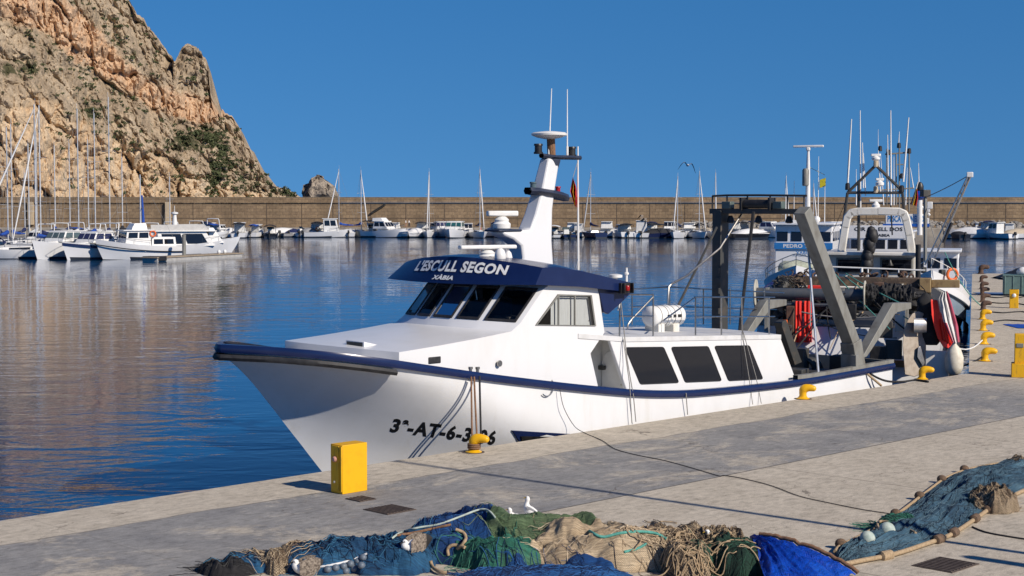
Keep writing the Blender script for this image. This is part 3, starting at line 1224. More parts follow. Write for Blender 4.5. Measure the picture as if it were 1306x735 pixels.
# side window: grey frame, two mullions, dark front pane, curtained panes behind
for sd in (0, 1):
    f_ = (lambda p: p) if sd == 0 else mirror
    dy = Vector((0, -.012 if sd == 0 else .012, 0))
    q = [wl, wtl, wtr, wr]
    ctr = (q[0] + q[1] + q[2] + q[3]) / 4
    inner = [p + (ctr - p).normalized() * .055 for p in q]
    fr = MB()
    fr.grid([[f_(p) + dy for p in q + q[:1]], [f_(p) + dy * 2 for p in q + q[:1]], [f_(p) + dy * 2 for p in inner + inner[:1]], [f_(p) + dy for p in inner + inner[:1]]])
    for xx in (711.8, 732.5):
        a, b = side(xx, 376), side(xx, 415)
        fr.bar(f_(a) + dy, f_(b) + dy, .035, .03, (0, 1, 0))
    sw = link('side_window', fr, M['grey_metal'], house, smooth=0)
    gl = MB()
    gl.add([f_(p) + dy for p in inner], [(0, 1, 2, 3)])
    link('pane', gl, M['glass'], sw, smooth=0)
    if sd == 0:
        cu = MB()
        for xa, xb in ((702.5, 711), (713, 731.5), (733.5, 757)):
            ta, tb = side(xa, 377 if xa > 705 else 389, WALL_V - .1), side(xb, 377, WALL_V - .1)
            ba, bb = side(xa, 415, WALL_V - .1), side(xb, 415, WALL_V - .1)
            n = 8
            r1 = [ta.lerp(tb, i / n) + Vector((0, .006 * math.sin(i * 2.2), 0)) for i in range(n + 1)]
            r2 = [ba.lerp(bb, i / n) + Vector((0, .006 * math.sin(i * 2.2 + .5), 0)) for i in range(n + 1)]
            cu.grid([r1, r2])
        link('curtain', cu, M['curtain'], house)

# ---- navy roof with raked, crowned visor
RV = WALL_V + .16
cb, ct = PV(683, 363.6, RV), PV(692, 341.5, RV)
m1b, m1t = PV(740, 366, RV), PV(745, 346.5, RV)
re_t, re_b = PV(806, 361, RV), PV(806.5, 373, RV)
NT = 28
rf = MB()
colsr = []
for j in range(NT + 1):
    t = j / NT
    bu = bulge(t)
    y = lerp(cb.y, 5.3 - cb.y + .42, t)
    fw = .34 * t ** 3

    def P(q, b_, cr):
        return Vector((q.x - b_ * bu - (fw if q.x <= cb.x + .07 else 0), y, q.z + cr * bu))
    colsr.append([P(cb, .62, -.02), P(ct, .5, .2), P(ct + Vector((.5, 0, .0)), .4, .24), P(m1t, .2, .24), P(m1t.lerp(re_t, .5), .05, .16), P(re_t, -.05, .1), P(re_b, -.05, .06), P(m1b, .1, .06), P(cb + Vector((.06, 0, .0)), .55, .0)])
rows = [[colsr[j][i] for j in range(NT + 1)] for i in range(9)]
rows.append([p + Vector((0, 0, -.0005)) for p in rows[0]])
rf.grid(rows)
for cc in (colsr[0], colsr[-1]):
    rf.add(cc, [list(range(9))])
roof = link('roof', rf, M['navy'], boat, smooth=48, merge=.002)


def on_visor(t, h, o=.014):
    """Point of the visor face; t from the far corner (0) to the near corner (1), h from bottom to top."""
    tt = 1 - t
    bu = bulge(tt)
    y = lerp(cb.y, 5.3 - cb.y + .42, tt)
    a = Vector((cb.x - .62 * bu - .34 * tt ** 3, y, cb.z - .02 * bu))
    b = Vector((ct.x - .5 * bu, y, ct.z + .2 * bu))
    nn = Vector((-(b.z - a.z), 0, (b.x - a.x))).normalized()
    return a.lerp(b, h) + nn * o


tm = text_mb("L'ESCULL SEGON", lambda a, b: on_visor(lerp(.222, .845, a), lerp(.42, .86, b)), 1, .042, 0, 1.1, True)
link('lettering', tm, M['text_white'], roof, smooth=0, recalc=False)
tm = text_mb('XÀBIA', lambda a, b: on_visor(lerp(.41, .56, a), lerp(.12, .32, b)), 1, .05, .15, 1.1, True)
link('lettering', tm, M['text_white'], roof, smooth=0, recalc=False)
# navy fins carrying the roof overhang behind the wheelhouse
for sd in (0, 1):
    mb = MB()
    po = [PV(x, y, WALL_V + .03) for x, y in ((763, 366), (806, 373), (791, 388), (776, 401), (770, 398))]
    if sd:
        po = [mirror(p) for p in po]
    mb.prism(po, (0, .09 if sd == 0 else -.09, 0))
    link('roof_bracket', mb, M['navy'], boat, bev=.015)
nb = MB()
p = PV(797, 367.5, RV + .03)
nb.box(p, (.36, .1, .24))
nb.box(p + Vector((-.15, -.09, 0)), (.03, .1, .24))
nb.box(p + Vector((.15, -.09, 0)), (.03, .1, .24))
nl = link('navigation_light', nb, M['black'], boat, bev=.01)
lb = MB()
lb.lathe([(.05, -.06), (.06, -.04), (.06, .04), (.05, .06)], p + Vector((0, -.07, 0)), n=10)
link('lens', lb, M['lens_red'], nl)

# ---- mast
mx = [(694.5, 201.5), (708, 206), (701, 244), (697.5, 267), (695.5, 307), (697.5, 341), (654, 336), (658.5, 328), (656.5, 314), (646.5, 305.5), (636, 301), (632.5, 296), (636, 294.5), (668.5, 293), (676, 273), (686, 238.6)]
po = [PV(x, y, CV) for x, y in mx]
po[5] -= Vector((0, 0, .25))
po[6] -= Vector((0, 0, .25))
mb = MB()
a_ = [Vector((p.x, p.y - lerp(.26, .15, max(0, min(1, (p.z - 3.4) / 2.8))), p.z)) for p in po]
b_ = [Vector((p.x, 5.3 - p.y, p.z)) for p in a_]
n = len(po)
mb.add(a_ + b_, [list(range(n))[::-1], list(range(n, 2 * n))] + [(i, (i + 1) % n, n + (i + 1) % n, n + i) for i in range(n)])
mast = link('mast', mb, M['white'], boat, smooth=30, bev=.06)


def disc(mb, c, r, h, n=16):
    mb.lathe([(r * .9, 0), (r, h * .25), (r, h * .75), (r * .85, h)], c, n=n)


def at_c(x, y):
    return PV(x, y, CV)


def shelf(pts, th, half):
    mb = MB()
    ps = [at_c(x, y) for x, y in pts]
    top = []
    m = len(ps)
    for i, p in enumerate(ps):
        w_ = half * (math.sin(math.pi * min(1, (i + .35) / (m - .3))) ** .6 + .05)
        top.append((p, w_))
    mb.grid([[p + Vector((0, -w_, 0)) for p, w_ in top], [p + Vector((0, -w_ * .7, th * .5)) for p, w_ in top], [p + Vector((0, w_ * .7, th * .5)) for p, w_ in top], [p + Vector((0, w_, 0)) for p, w_ in top], [p + Vector((0, w_ * .7, -th * .5)) for p, w_ in top], [p + Vector((0, -w_ * .7, -th * .5)) for p, w_ in top], [p + Vector((0, -w_, 0)) for p, w_ in top]])
    return mb


DARKNAVY = pm('dark_slate_paint', (.02, .03, .06), (.035, .045, .075), 4, .5)
s1 = link('light_shelf', shelf([(673, 243.5), (680, 244), (690, 246), (700, 247.5), (710, 249.5), (721.5, 252.5)], .16, .32), DARKNAVY, mast, smooth=50)
s2 = link('light_shelf', shelf([(690.5, 198.5), (697, 200), (705, 201), (712, 201), (720, 201), (739, 201.5)], .1, .2), DARKNAVY, mast, smooth=50)
mb = MB()
c = at_c(704, 203)
mb.lathe([(.15, -.22), (.2, -.05), (.2, 0)], c, n=12)
link('collar', mb, DARKNAVY, mast)
for x, y, mt, r, h in ((680, 243, 'grey_glass', .09, .2), (711.5, 247, 'lens_red', .075, .17), (686.6, 196.5, 'black', .11, .24), (729.4, 200, 'black', .11, .24), (704, 199, 'black', .06, .17)):
    mb = MB()
    c = at_c(x, y)
    mb.lathe([(r, 0), (r, h * .2), (r * .8, h * .22), (r * .8, h * .8), (r, h * .82), (r * .9, h)], c, n=12)
    link('lamp', mb, M[mt], mast)
mb = MB()
a, b = at_c(703.5, 200), at_c(702.5, 176)
mb.tube([a, b], .1, 10)
link('dome_post', mb, M['rope_brown'], mast)
mb = MB()
c = at_c(700.5, 174.5)
mb.lathe([(.1, -.06), (.3, -.02), (.42, .03), (.43, .07), (.38, .1), (.1, .13)], c, n=24)
link('antenna_dome', mb, M['plastic_white'], mast)
for (x0, y0), (x1, y1) in (((700, 200), (703.5, 113)), ((723.5, 200), (723.5, 114))):
    mb = MB()
    a, b = at_c(x0, y0), at_c(x1, y1)
    mb.tube([a, a.lerp(b, .15), a.lerp(b, .16), b], [.028, .028, .016, .01], 6)
    link('antenna', mb, M['plastic_white'], mast)
mb = MB()
mb.tube(sag(at_c(697, 253), at_c(684.5, 268.5), .06, 6), .025, 6)
mb.ball(at_c(684.5, 269), .07, 8)
mb.ball(at_c(697, 252), .06, 8)
link('horn', mb, M['steel'], mast)
# radar on the arm, its pedestal; dark pad
mb = MB()
c = at_c(640, 294)
mb.box(c + Vector((0.05, 0, .0)), (.75, .5, .05))
link('arm_pad', mb, DARKNAVY, mast, bev=.02)


def radar(xc, y0, y1, yb0, yb1, xa, xb, parent, skewdir, v=CV):
    mb = MB()
    a, b = PV(xc, y0, v), PV(xc, y1, v)
    h = b.z - a.z
    mb.lathe([(.15, 0), (.2, h * .12), (.21, h * .45), (.16, h * .6), (.17, h * .75), (.1, h * .97), (.06, h)], a, n=18)
    r_ = link('radar', mb, M['plastic_white'], parent)
    mb = MB()
    c1, c2 = PV(xa, (yb0 + yb1) / 2, v), PV(xb, (yb0 + yb1) / 2, v)
    wd = (G(0, 0, 1) - G(0, 0, 1))
    cm_ = (c1 + c2) / 2
    ln = (c2 - c1).length
    hh = PV(xa, yb0, v).z - PV(xa, yb1, v).z
    dirv = Vector((math.cos(skewdir), math.sin(skewdir), 0))
    mb.bar(cm_ - dirv * ln * .5, cm_ + dirv * ln * .5, .2, hh, (0, 0, 1))
    link('scanner', mb, M['plastic_white'], r_, bev=.03)
    return r_


radar(640, 293.5, 276, 269, 276, 626, 655, mast, R(-25))
# second radar and domes on the roof
r2 = radar(622, 333, 319, 312.6, 318, 593, 650, roof, R(-18), CV + .3)
for x, y, r in ((638, 331, .13), (648, 334, .1)):
    mb = MB()
    c = PV(x, y, CV + .8)
    mb.lathe([(r * .8, -.15), (r, .0), (r, .1), (r * .75, .2), (r * .3, .25)], c, n=14)
    link('satellite_dome', mb, M['plastic_white'], roof)
for x, y in ((785, 356), (799, 356)):
    mb = MB()
    c = PV(x, y, CV + .4)
    if x < 790:
        mb.lathe([(.05, -.1), (.05, .02), (.17, .04), (.17, .1), (.1, .12)], c, n=12)
    else:
        mb.lathe([(.03, -.1), (.03, .1), (.06, .11), (.06, .16), (.03, .17), (.025, .28)], c, n=10)
    link('navigation_aerial', mb, M['plastic_white'], roof)
# flag staff
mb = MB()
a, b = PV(737.5, 349, CV - .6), PV(737, 187, CV - .6)
mb.tube([a, b], [.03, .018], 6)
stf = link('flag_staff', mb, M['plastic_white'], boat)
mb = MB()
rows = []
for i in range(9):
    t = i / 8
    y = lerp(226, 262, t)
    xl, xr = lerp(730.5, 727, min(1, t * 2)) if t < .5 else lerp(727, 732.5, (t - .5) * 2), pw(t, [0, .3, .8, 1], [731.5, 735.5, 736.2, 735])
    rows.append([PV(lerp(xl, xr, k / 10), y + 3 * k / 10, CV - .6 + .12 * math.sin(k * 1.7 + t * 2)) for k in range(11)])
mb.grid(rows)
for f_i in range(len(mb.f)):
    k = f_i % 10
    mb.m[f_i] = 1 if 3 <= k < 6 else 0
FLAG_Y = pm('flag_yellow', (.68, .42, .02), None, 5, .9)
FLAG_R = pm('flag_red', (.5, .03, .025), None, 5, .9)
link('flag', mb, [FLAG_R, FLAG_Y], stf, smooth=60)
mb = MB()
mb.tube([PV(731, 226, CV - .6), PV(737, 206, CV - .6)], .01, 4)
link('halyard', mb, M['rope_grey'], stf)
mb = MB()
for dx in (-5, 4):
    mb.tube([PV(737 + dx, 352, CV - .6), PV(737.5, 328, CV - .6)], .015, 5)
link('staff_brace', mb, M['steel'], stf)

# ---- saloon behind the wheelhouse
ps = [(780, 431.5), (994.6, 429.5), (1017, 490.5), (1010, 500), (806, 507)]
sl_o = [side(*q) for q in ps]
mb = MB()
fan_poly(mb, sl_o)
fan_poly(mb, [mirror(p) for p in sl_o])
mb.add([sl_o[1], sl_o[2], mirror(sl_o[2]), mirror(sl_o[1])], [(0, 1, 2, 3)])
mb.add([sl_o[2], sl_o[3], mirror(sl_o[3]), mirror(sl_o[2])], [(0, 1, 2, 3)])
saloon = link('saloon', mb, M['white'], boat, smooth=30)
# roof slab, thickened lip reaching forward over the side door
tp = [side(737, 425.5), side(797, 430), side(995.5, 427)]
rows = []
for q in tp:
    rows.append([Vector((q.x, lerp(YP - .02, YS + .02, t), q.z + .045 * bulge(t))) for t in (0, .04, .25, .5, .75, .96, 1)])
mb = MB()
mb.grid(rows)
low = [[p - Vector((0, 0, .11)) for p in r] for r in rows]
mb.grid(low)
mb.grid([rows[0], low[0]])
mb.grid([rows[-1], low[-1]])
mb.grid([[r[0] for r in rows], [r[0] for r in low]])
mb.grid([[r[-1] for r in rows], [r[-1] for r in low]])
link('saloon_roof', mb, M['white_deck'], saloon, smooth=30, merge=.001)
# slanted pillar that closes the door recess
mb = MB()
pil_ = [side(777.5, 434), side(783, 433), side(809, 501), side(800, 501)]
mb.prism([p + Vector((0, -.005, 0)) for p in pil_], (0, .1, 0))
link('pillar', mb, M['white'], saloon, bev=.02)
# recess: inner wall with a rounded door
mb = MB()
RI = WALL_V - .85
UA = side(802, 500).x + .02                # forward face of the saloon, with the door in it
zt_, zb_ = side(760, 428).z - .12, side(764, 500).z - .15
mb.add([(7.7, -RI, zb_), (UA, -RI, zb_), (UA, -RI, zt_), (7.7, -RI, zt_)], [(0, 1, 2, 3)])
mb.add([(UA, -RI, zb_), (UA, YP + .02, zb_), (UA, YP + .02, zt_), (UA, -RI, zt_)], [(0, 1, 2, 3)])
mb.add([(7.7, YP, zb_ + .02), (UA, YP, zb_ + .02), (UA, -RI, zb_ + .02), (7.7, -RI, zb_ + .02)], [(0, 1, 2, 3)])
mb.add([side(738.5, 430), side(753, 451), side(764, 500), side(764, 500) + Vector((0, .85, 0)), side(753, 451) + Vector((0, .85, 0)), side(738.5, 430) + Vector((0, .85, 0))], [(0, 1, 4, 5), (1, 2, 3, 4)])
link('recess_wall', mb, pm('bounce_lit_white', (.82, .8, .75), None, 2, .5), saloon, smooth=0)  # lighter, creamier than the cabin white: bounced light put into the colour
mb = MB()
dl = [(0, 0), (0, .66), (.06, .83), (.2, .93), (.4, .97), (.8, .97), (.8, 0)]
mb.prism([Vector((UA - .012, -RI - .02 - y_, zb_ + .05 + z_)) for y_, z_ in dl], (-.035, 0, 0))
dr = link('door', mb, M['door_white'], saloon, bev=.012)
mb = MB()
mb.box((UA - .1, -RI - .06, zb_ + .58), (.1, .2, .1))
link('hinge', mb, M['dark_metal'], dr, bev=.01)
mb = MB()
mb.tube([(UA - .08, -RI - .66, zb_ + .22), (UA - .1, -RI - .78, zb_ + .26)], .025, 6)
link('handle', mb, M['steel'], dr)
for wq in (((797, 443.5), (846, 443), (865.5, 488), (816.5, 490)), ((855.7, 443), (903, 442), (920, 485.7), (873.7, 487.6)), ((911, 441.6), (955.4, 441), (972.7, 483.4), (929, 485.7))):
    q = [side(*z_) for z_ in wq]
    # rounded corners
    out = []
    for i in range(4):
        p, a, b = q[i], q[i - 1], q[(i + 1) % 4]
        for t in (0, .33, .66, 1):
            s_, e_ = p + (a - p).normalized() * .07, p + (b - p).normalized() * .07
            out.append((s_ * (1 - t) ** 2 + p * 2 * t * (1 - t) + e_ * t * t))
    mb = MB()
    mb.prism([p + Vector((0, -.012, 0)) for p in out], (0, .006, 0))
    win = link('saloon_window', mb, M['tint_glass'], saloon, smooth=0)
    m2 = [mirror(p + Vector((0, -.012, 0))) for p in out]
    mb = MB()
    mb.prism(m2, (0, -.006, 0))
    link('saloon_window', mb, M['tint_glass'], saloon, smooth=0)
    mb = MB()
    mb.tube([p + Vector((0, -.012, 0)) for p in out], .012, 4, closed=True)
    link('gasket', mb, M['rubber'], win)
# vents, hull opening, fittings
mb = MB()
p = PW(463, 442, 2.2)
p = PV(463, 442, CV + .6)
mb.prism([p + Vector(d) for d in ((-.22, -.3, 0), (-.22, -.3, .13), (.25, -.3, .02), (.25, -.3, 0))], (0, .6, 0))
vt = link('deck_vent', mb, M['white'], boat, bev=.01)
mb = MB()
mb.box(p + Vector((-.225, 0, .062)), (.012, .5, .085))
link('vent_mouth', mb, M['black'], vt)
mb = MB()
p = side(554, 459.5)
mb.box(p + Vector((0, -.005, 0)), (.34, .03, .14))
link('side_vent', mb, M['rubber'], house, bev=.02)
mb = MB()
p = side(634.5, 463.5)
mb.lathe([(.04, 0), (.04, .05), (.07, .05), (.07, .08)], p, (0, -1, 0), 10)
link('deck_filler', mb, M['steel'], house)


def hull_surface(u, z, o=.012):
    """Port side of the hull at u, z."""
    def row(k):
        zst = lerp(-2.0, zr(-.2) - .05, k)
        us = pw(zst, [-2, -1.3, -.61, .18, .84, 1.44, 1.75, 1.95, 2.3], [3.6, 2.95, 2.36, 1.68, 1.08, .52, .18, -.1, -.2])
        f = max(0, min(1, (u - us) / (STERN - us))) ** (1 / 1.7)
        return hull_pt(f, 1, k)
    lo, hi = 0.0, 1.0
    for _ in range(22):
        md = (lo + hi) / 2
        if row(md)[2] < z:
            lo = md
        else:
            hi = md
    return Vector((u, 2.65 - row(lo)[1] - o, z))


# registration on the hull: baseline falls towards midships as in the photograph
def hull_px(x, y):
    """Hull surface point on the line of sight x, y."""
    v = PORT_V
    for _ in range(8):
        p = PV(x, y, v)
        v = -hull_surface(p.x, p.z).y
    p = PV(x, y, v)
    return hull_surface(p.x, p.z)


n0, n1 = hull_px(496.5, 551.5), hull_px(630, 568.5)
n0t, n1t = hull_px(503, 533.5), hull_px(635, 549.5)


def reg(a, b):
    u = lerp(lerp(n0.x, n1.x, a), lerp(n0t.x, n1t.x, a), b)
    z = lerp(lerp(n0.z, n1.z, a), lerp(n0t.z, n1t.z, a), b)
    return hull_surface(u, z, .005)


tm = text_mb('3ª-AT-6-3-06', reg, 1, .042, 0, 1.14, True)
link('registration_number', tm, M['text_black'], boat, smooth=0, recalc=False)
# navy recess low on the hull
mb = MB()
q = [hull_px(x, y) + Vector((0, -.03, 0)) for x, y in ((652, 549), (735, 554), (735, 563), (661, 563))]
mb.prism(q, (0, .05, 0))
rc = link('hull_panel', mb, M['navy'], boat, smooth=0, bev=.01)
mb = MB()
q = [hull_px(x, y) + Vector((0, -.05, 0)) for x, y in ((663, 556.5), (735, 557.5), (735, 566), (665, 566))]
mb.prism(q, (0, .05, 0))
link('panel_slot', mb, M['black'], rc, smooth=0)
mb = MB()
for cx, cy in ((698, 491),):
    p = PV(cx, cy, PORT_V + .05)
    mb.torus(p + Vector((0, 0, -.05)), .2, .014, (0, 1, 0), 16, 5, a0=0, a1=math.pi)
mb2 = MB()
link('hull_ring', mb, M['steel'], boat)


# ---- handrails
def rails(name, segs, v, r=.021):
    for sg in segs:
        mb = MB()
        mb.tube([PV(x, y, v) for x, y in sg], r, 7)
        link(name, mb, M['steel'], boat)


rails('handrail', [[(750, 425), (751, 417), (756, 411), (788, 377), (793, 375.5), (833, 376), (833, 430)],
                   [(743, 424), (743.5, 417), (749, 410), (786, 379)],
                   [(800, 421), (801, 414), (806, 407), (833, 379)],
                   [(887, 430), (887, 379), (846, 409)],
                   [(886, 379), (988, 379.5)], [(886.5, 404), (988, 404)],
                   [(790, 403), (833, 403.5)]], WALL_V - .12)
rails('stanchion', [[(790, 430), (791, 376)], [(920, 428.5), (920, 379)], [(947, 428), (946, 379)], [(981, 427.5), (981, 379.5)]], WALL_V - .12)
FARV = 2 * CV - WALL_V + .12
rails('handrail', [[(806, 369), (852, 366), (921, 370), (1000, 374)], [(806, 391.5), (860, 391), (930, 393), (990, 395)]], FARV)
rails('stanchion', [[(x, 368), (x, 414)] for x in (806, 854, 897, 931, 975)], FARV)
rails('handrail', [[(851, 395), (853, 366), (857, 362), (876, 352), (890, 340), (918, 317), (953, 262)]], CV - .2, .03)
mb = MB()
mb.tube([PV(864, 392, CV - .3), PV(914, 290, CV - .3)], .035, 6)
mb.tube([PV(822, 408, CV - .6), PV(836, 393, CV - .6)], .03, 6)
link('gantry_stay', mb, M['dark_metal'], boat)
# rope end tied to the handrail
mb = MB()
c = PV(790, 376, WALL_V - .1)
for k in range(3):
    mb.torus(c + Vector((.02 * k, 0, -.02 * k)), .07, .018, (1, .4, .2 * k), 12, 5)
mb.tube([c, c + Vector((-.02, -.03, -.2)), c + Vector((-.08, -.03, -.36))], .018, 5)
link('rope_knot', mb, M['canvas_white'], boat)

# ---- life raft canister in its cradle
mb = MB()
ca_, cb_ = PV(826, 404, CV + .55), PV(867, 402, CV + .55)
ax = (cb_ - ca_).normalized()
ln = (cb_ - ca_).length
mb.lathe([(.12, 0), (.2, .02), (.255, .07), (.265, .12), (.265, ln * .47), (.285, ln * .475), (.285, ln * .525), (.265, ln * .53), (.265, ln - .12), (.255, ln - .07), (.2, ln - .02), (.12, ln)], ca_, ax, 24)
raft = link('life_raft', mb, M['plastic_white'], boat, smooth=40)
mb = MB()
for f in (.2, .4, .62, .8):
    mb.torus(ca_ + ax * ln * f, .285 if .45 < f < .55 else .27, .008, ax, 24, 5)
link('lashing', mb, M['rope_grey'], raft)
mb = MB()
side_dir = Vector((0, -1, 0))
for f in (.42, .57, .74):
    mb.box(ca_ + ax * ln * f + side_dir * .268 + Vector((0, 0, .01)), (ln * .11, .02, .07))
link('label_strip', mb, M['black'], raft)
mb = MB()
for f in (.22, .68):
    c = ca_ + ax * ln * f
    mb.box((c.x, c.y, c.z - .3), (.24, .46, .22))
link('raft_cradle', mb, M['offwhite'], raft, bev=.02)

# ---- aft working deck, bulwark, gantry
mb = MB()
rows = []
for i in range(20):
    u = lerp(16.1, STERN - .05, i / 19)
    f = ((u - 2.9) / (STERN - 2.9)) ** (1 / 1.7)
    q = hull_pt(f, 1, 1.0)
    rows.append([(u, 2.65 - q[1] * .96, -.35), (u, 2.65 + q[1] * .96, -.35)])
mb.grid(rows)
link('working_deck', mb, pm('grimy_deck', (.1, .095, .085), (.19, .15, .11), 3, .8, bmp=.3, bscale=20), boat)
mb = MB()
for sgn in (1, -1):
    r0, r1, r2, r3 = [], [], [], []
    for i in range(20):
        u = lerp(16.25, STERN, i / 19)
        f = ((u - 2.9) / (STERN - 2.9)) ** (1 / 1.7)
        q = hull_pt(f, 1, 1.0)
        y = q[1]
        z = q[2] + .2
        Y = lambda h: 2.65 - sgn * h
        r0.append((u, Y(y * .95), -.35))
        r1.append((u, Y(y * .95), z))
        r2.append((u, Y(y * .95), z + .06))
        r3.append((u, Y(y + .05), z + .06))
    mb.grid([r0, r1, r2, r3])
    mb.grid([r3, [(p[0], p[1], p[2] - .1) for p in r3]])
mb.box((STERN - .03, 2.65, .1), (.08, 3.7, .9))
link('bulwark', mb, M['grey_metal'], boat, smooth=30)
GV = WALL_V - .06
GF = GV - 2.72
a, b, c = PV(1023, 268, GV), PV(1089, 446, GV), PV(1091, 472, GV)
gan = MB()
gan.bar(a, b, .34, .36, (0, 1, 0))
leg1 = link('gantry_leg', gan, M['grey_metal'], boat, bev=.015)
mb = MB()
mb.bar(b + (a - b).normalized() * .3, c, .42, .44, (0, 1, 0))
mb.bar(PV(1084, 452, GV + .02), PV(1084, 471, GV + .02), .16, .5, (0, 1, 0))
link('leg_foot', mb, M['grey_metal'], leg1, bev=.015)
ut = a.x
fa, fb = PU(919, 268, ut), PU(923, 420, ut)
mb = MB()
mb.bar(fa, Vector((fa.x, fa.y, .3)), .36, .3, (0, 1, 0))
fl_ = link('gantry_leg', mb, M['dark_metal'], boat, bev=.015)
mb = MB()
for k in range(7):
    mb.box((fa.x - .2, fa.y - .1, 1.5 + .28 * k), (.06, .06 + .1 * (k % 2), .16))
link('cable_clamp', mb, M['dark_metal'], fl_)
mb = MB()
ga, gb_ = PU(908.5, 269, ut), PV(1029, 270.5, GV - .1)
gb_.z = ga.z = (ga.z + gb_.z) / 2
mb.bar(ga, gb_, .34, .14)
beam = link('gantry_beam', mb, M['dark_metal'], boat, bev=.01)
for t in (.2, .5, .82):
    mb = MB()
    c = ga.lerp(gb_, t)
    mb.lathe([(.05, -.12), (.09, -.2), (.11, -.3), (.05, -.32)], c, n=10)
    link('work_light', mb, M['black'], beam)
mb = MB()
gd = (gb_ - ga)
hz_ = .42
for t in (0, .16, .38, .62, .8, .97):
    p = ga + gd * t
    mb.tube([p, p + Vector((0, 0, hz_))], .022, 6)
mb.tube([ga + Vector((0, 0, hz_)), ga + gd * .16 + Vector((0, 0, hz_ + .02)), ga + gd * .5 + Vector((0, 0, hz_ + .02)), gb_ + Vector((0, 0, hz_))], .03, 6)
link('gantry_rail', mb, M['dark_metal'], beam)
mb = MB()
p0, p1 = ga + gd * .36 + Vector((-.1, 0, .2)), ga + gd * .66 + Vector((-.1, 0, .2))
mb.tube([p0, p1], .12, 12)
for p in (p0, p1):
    mb.bar(p - gd.normalized() * .03, p + gd.normalized() * .03, .34, .34)
link('net_roller', mb, M['rubber'], beam, smooth=40)
for t in (.2, .74):
    mb = MB()
    p = ga + gd * t + Vector((-.12, 0, .17))
    mb.box(p, (.2, .3, .2))
    link('flood_light', mb, pm('grey_green_lamp', (.1, .13, .12), None, 4, .4), beam, bev=.02)
# aft arms
armp = [(1099, 458), (1139, 387), (1162.5, 386), (1162.5, 394), (1143, 399), (1106, 455)]
for vv, dv in ((GV, 1), (GV - 3.45, 1)):
    q = [PV(x, y, GV) for x, y in armp]
    q = [p + Vector((-1.3 if vv != GV else 0, -(vv - GV), 0)) for p in q]
    mb = MB()
    mb.prism(q, (0, .3, 0))
    link('stern_arm', mb, M['grey_metal'], boat, bev=.015)
mb = MB()
q1, q0 = PV(1078, 445, GV - .3), PV(1078, 445, GV - 3.1)
mb.tube([q0, q1], .13, 14)
mb.tube([q0 + Vector((0, 0, -.35)), q1 + Vector((0, 0, -.35))], .1, 12)
link('stern_roller', mb, M['rubber'], boat, smooth=40)
mb = MB()
mb.tube([PV(1028.5, 290, GV - .5), PV(1044.5, 484, GV + .2)], .035, 7)
link('boat_pole', mb, M['alu'], boat)
mb = MB()
mb.tube([PV(961, 270, GV - 1.2), PV(945, 405, GV - 1.6), PV(943, 425, GV - 1.6)], .045, 6)
link('hose', mb, M['rubber'], boat)
# dark deck gear just behind the saloon
mb = MB()
for (x, y, v, s) in ((1010, 478, GV - .6, (.5, .8, .35)), (1045, 478, GV - .9, (.9, .5, .25)), (1018, 460, GV - 1.6, (.4, .5, .7)), (1070, 462, GV - 1.2, (.5, .4, .4))):
    mb.box(PV(x, y, v), s, rz=.2)
for k in range(4):
    mb.torus(PV(1026 + k * 3, 470, GV - 1.5), .28, .07, (1, .3, .2), 14, 6)
mb.box(PV(1036, 478, GV - 1.2), (2.4, 1.6, .12))
link('winch', mb, M['dark_metal'], boat, bev=.02)
mb = MB()
q = [PV(x, y, GV - 1.1) for x, y in ((996, 412), (1003, 408), (1023, 462), (1014, 466))]
mb.prism(q, (0, .25, 0))
link('davit', mb, M['dark_metal'], boat, bev=.01)
# ================================================================ BOATS ON THE SECOND QUAY
D2ROT = math.atan2(D2.y, D2.x)


def S2(p):
    q = Vector(p) - C2
    return q.dot(D2), -q.dot(N2), q.z


def P2(x, y, s):                        # point of the athwartship plane s of the second quay's frame
    r = ray(x, y)
    t = ((C2 - CAM).dot(D2) + s) / r.dot(D2)
    return Vector(S2(CAM + r * t))


def thing2(name, label, cat, base, group=None):
    b = Vector(base)
    loc = C2 + D2 * b.x - N2 * b.y + Vector((0, 0, b.z))
    return thing(name, label, cat, loc, D2ROT, group, b)


def solo2(name, mb, mats, label, cat, group=None, **kw):
    xs = [p.x for p in mb.v]
    ys = [p.y for p in mb.v]
    zs = [p.z for p in mb.v]
    b = Vector(((min(xs) + max(xs)) / 2, (min(ys) + max(ys)) / 2, min(zs)))
    o = link(name, mb, mats, None, base=b, **kw)
    o.location = C2 + D2 * b.x - N2 * b.y + Vector((0, 0, b.z))
    o.rotation_euler = (0, 0, D2ROT)
    return tag(o, label, cat, group)


def hull_shell(Lh, Bm, fs, fb, rake=1.0, pw_=2.4, trans=.86, draft=.5, n=26, k=9, flare=.25, x0=0.0):
    """Hull with its stern at x0 and its stem at x0 + Lh, waterline z = 0, bow along +x."""
    mb = MB()
    edge = []
    for sg in (1, -1):
        rows = []
        for j in range(k + 1):
            q = j / k
            row = []
            for i in range(n + 1):
                t = (i / n) ** .75
                zt = fs + (fb - fs) * max(0, t) ** 2.2
                z = -draft + (zt + draft) * q
                stem = x0 + Lh - rake * (1 - q) ** 1.3
                x = x0 + (stem - x0) * t
                p_ = pw_ * lerp(.75, 1.35, q)
                s_ = max(0, (t - .35) / .65)
                hb = Bm / 2 * (1 - s_ ** p_) * lerp(1 - flare, 1, q ** .7) * (trans + (1 - trans) * min(1, t / .35))
                row.append((x, sg * hb, z))
                if j == k and sg == 1:
                    edge.append(Vector((x, hb, z)))
            rows.append(row)
        mb.grid(rows)
    tr = []
    for j in range(k + 1):
        q = j / k
        z = -draft + (fs + draft) * q
        hb = Bm / 2 * trans * lerp(1 - flare, 1, q ** .7)
        tr.append([(x0, hb, z), (x0, -hb, z)])
    mb.grid(tr)
    return mb, edge


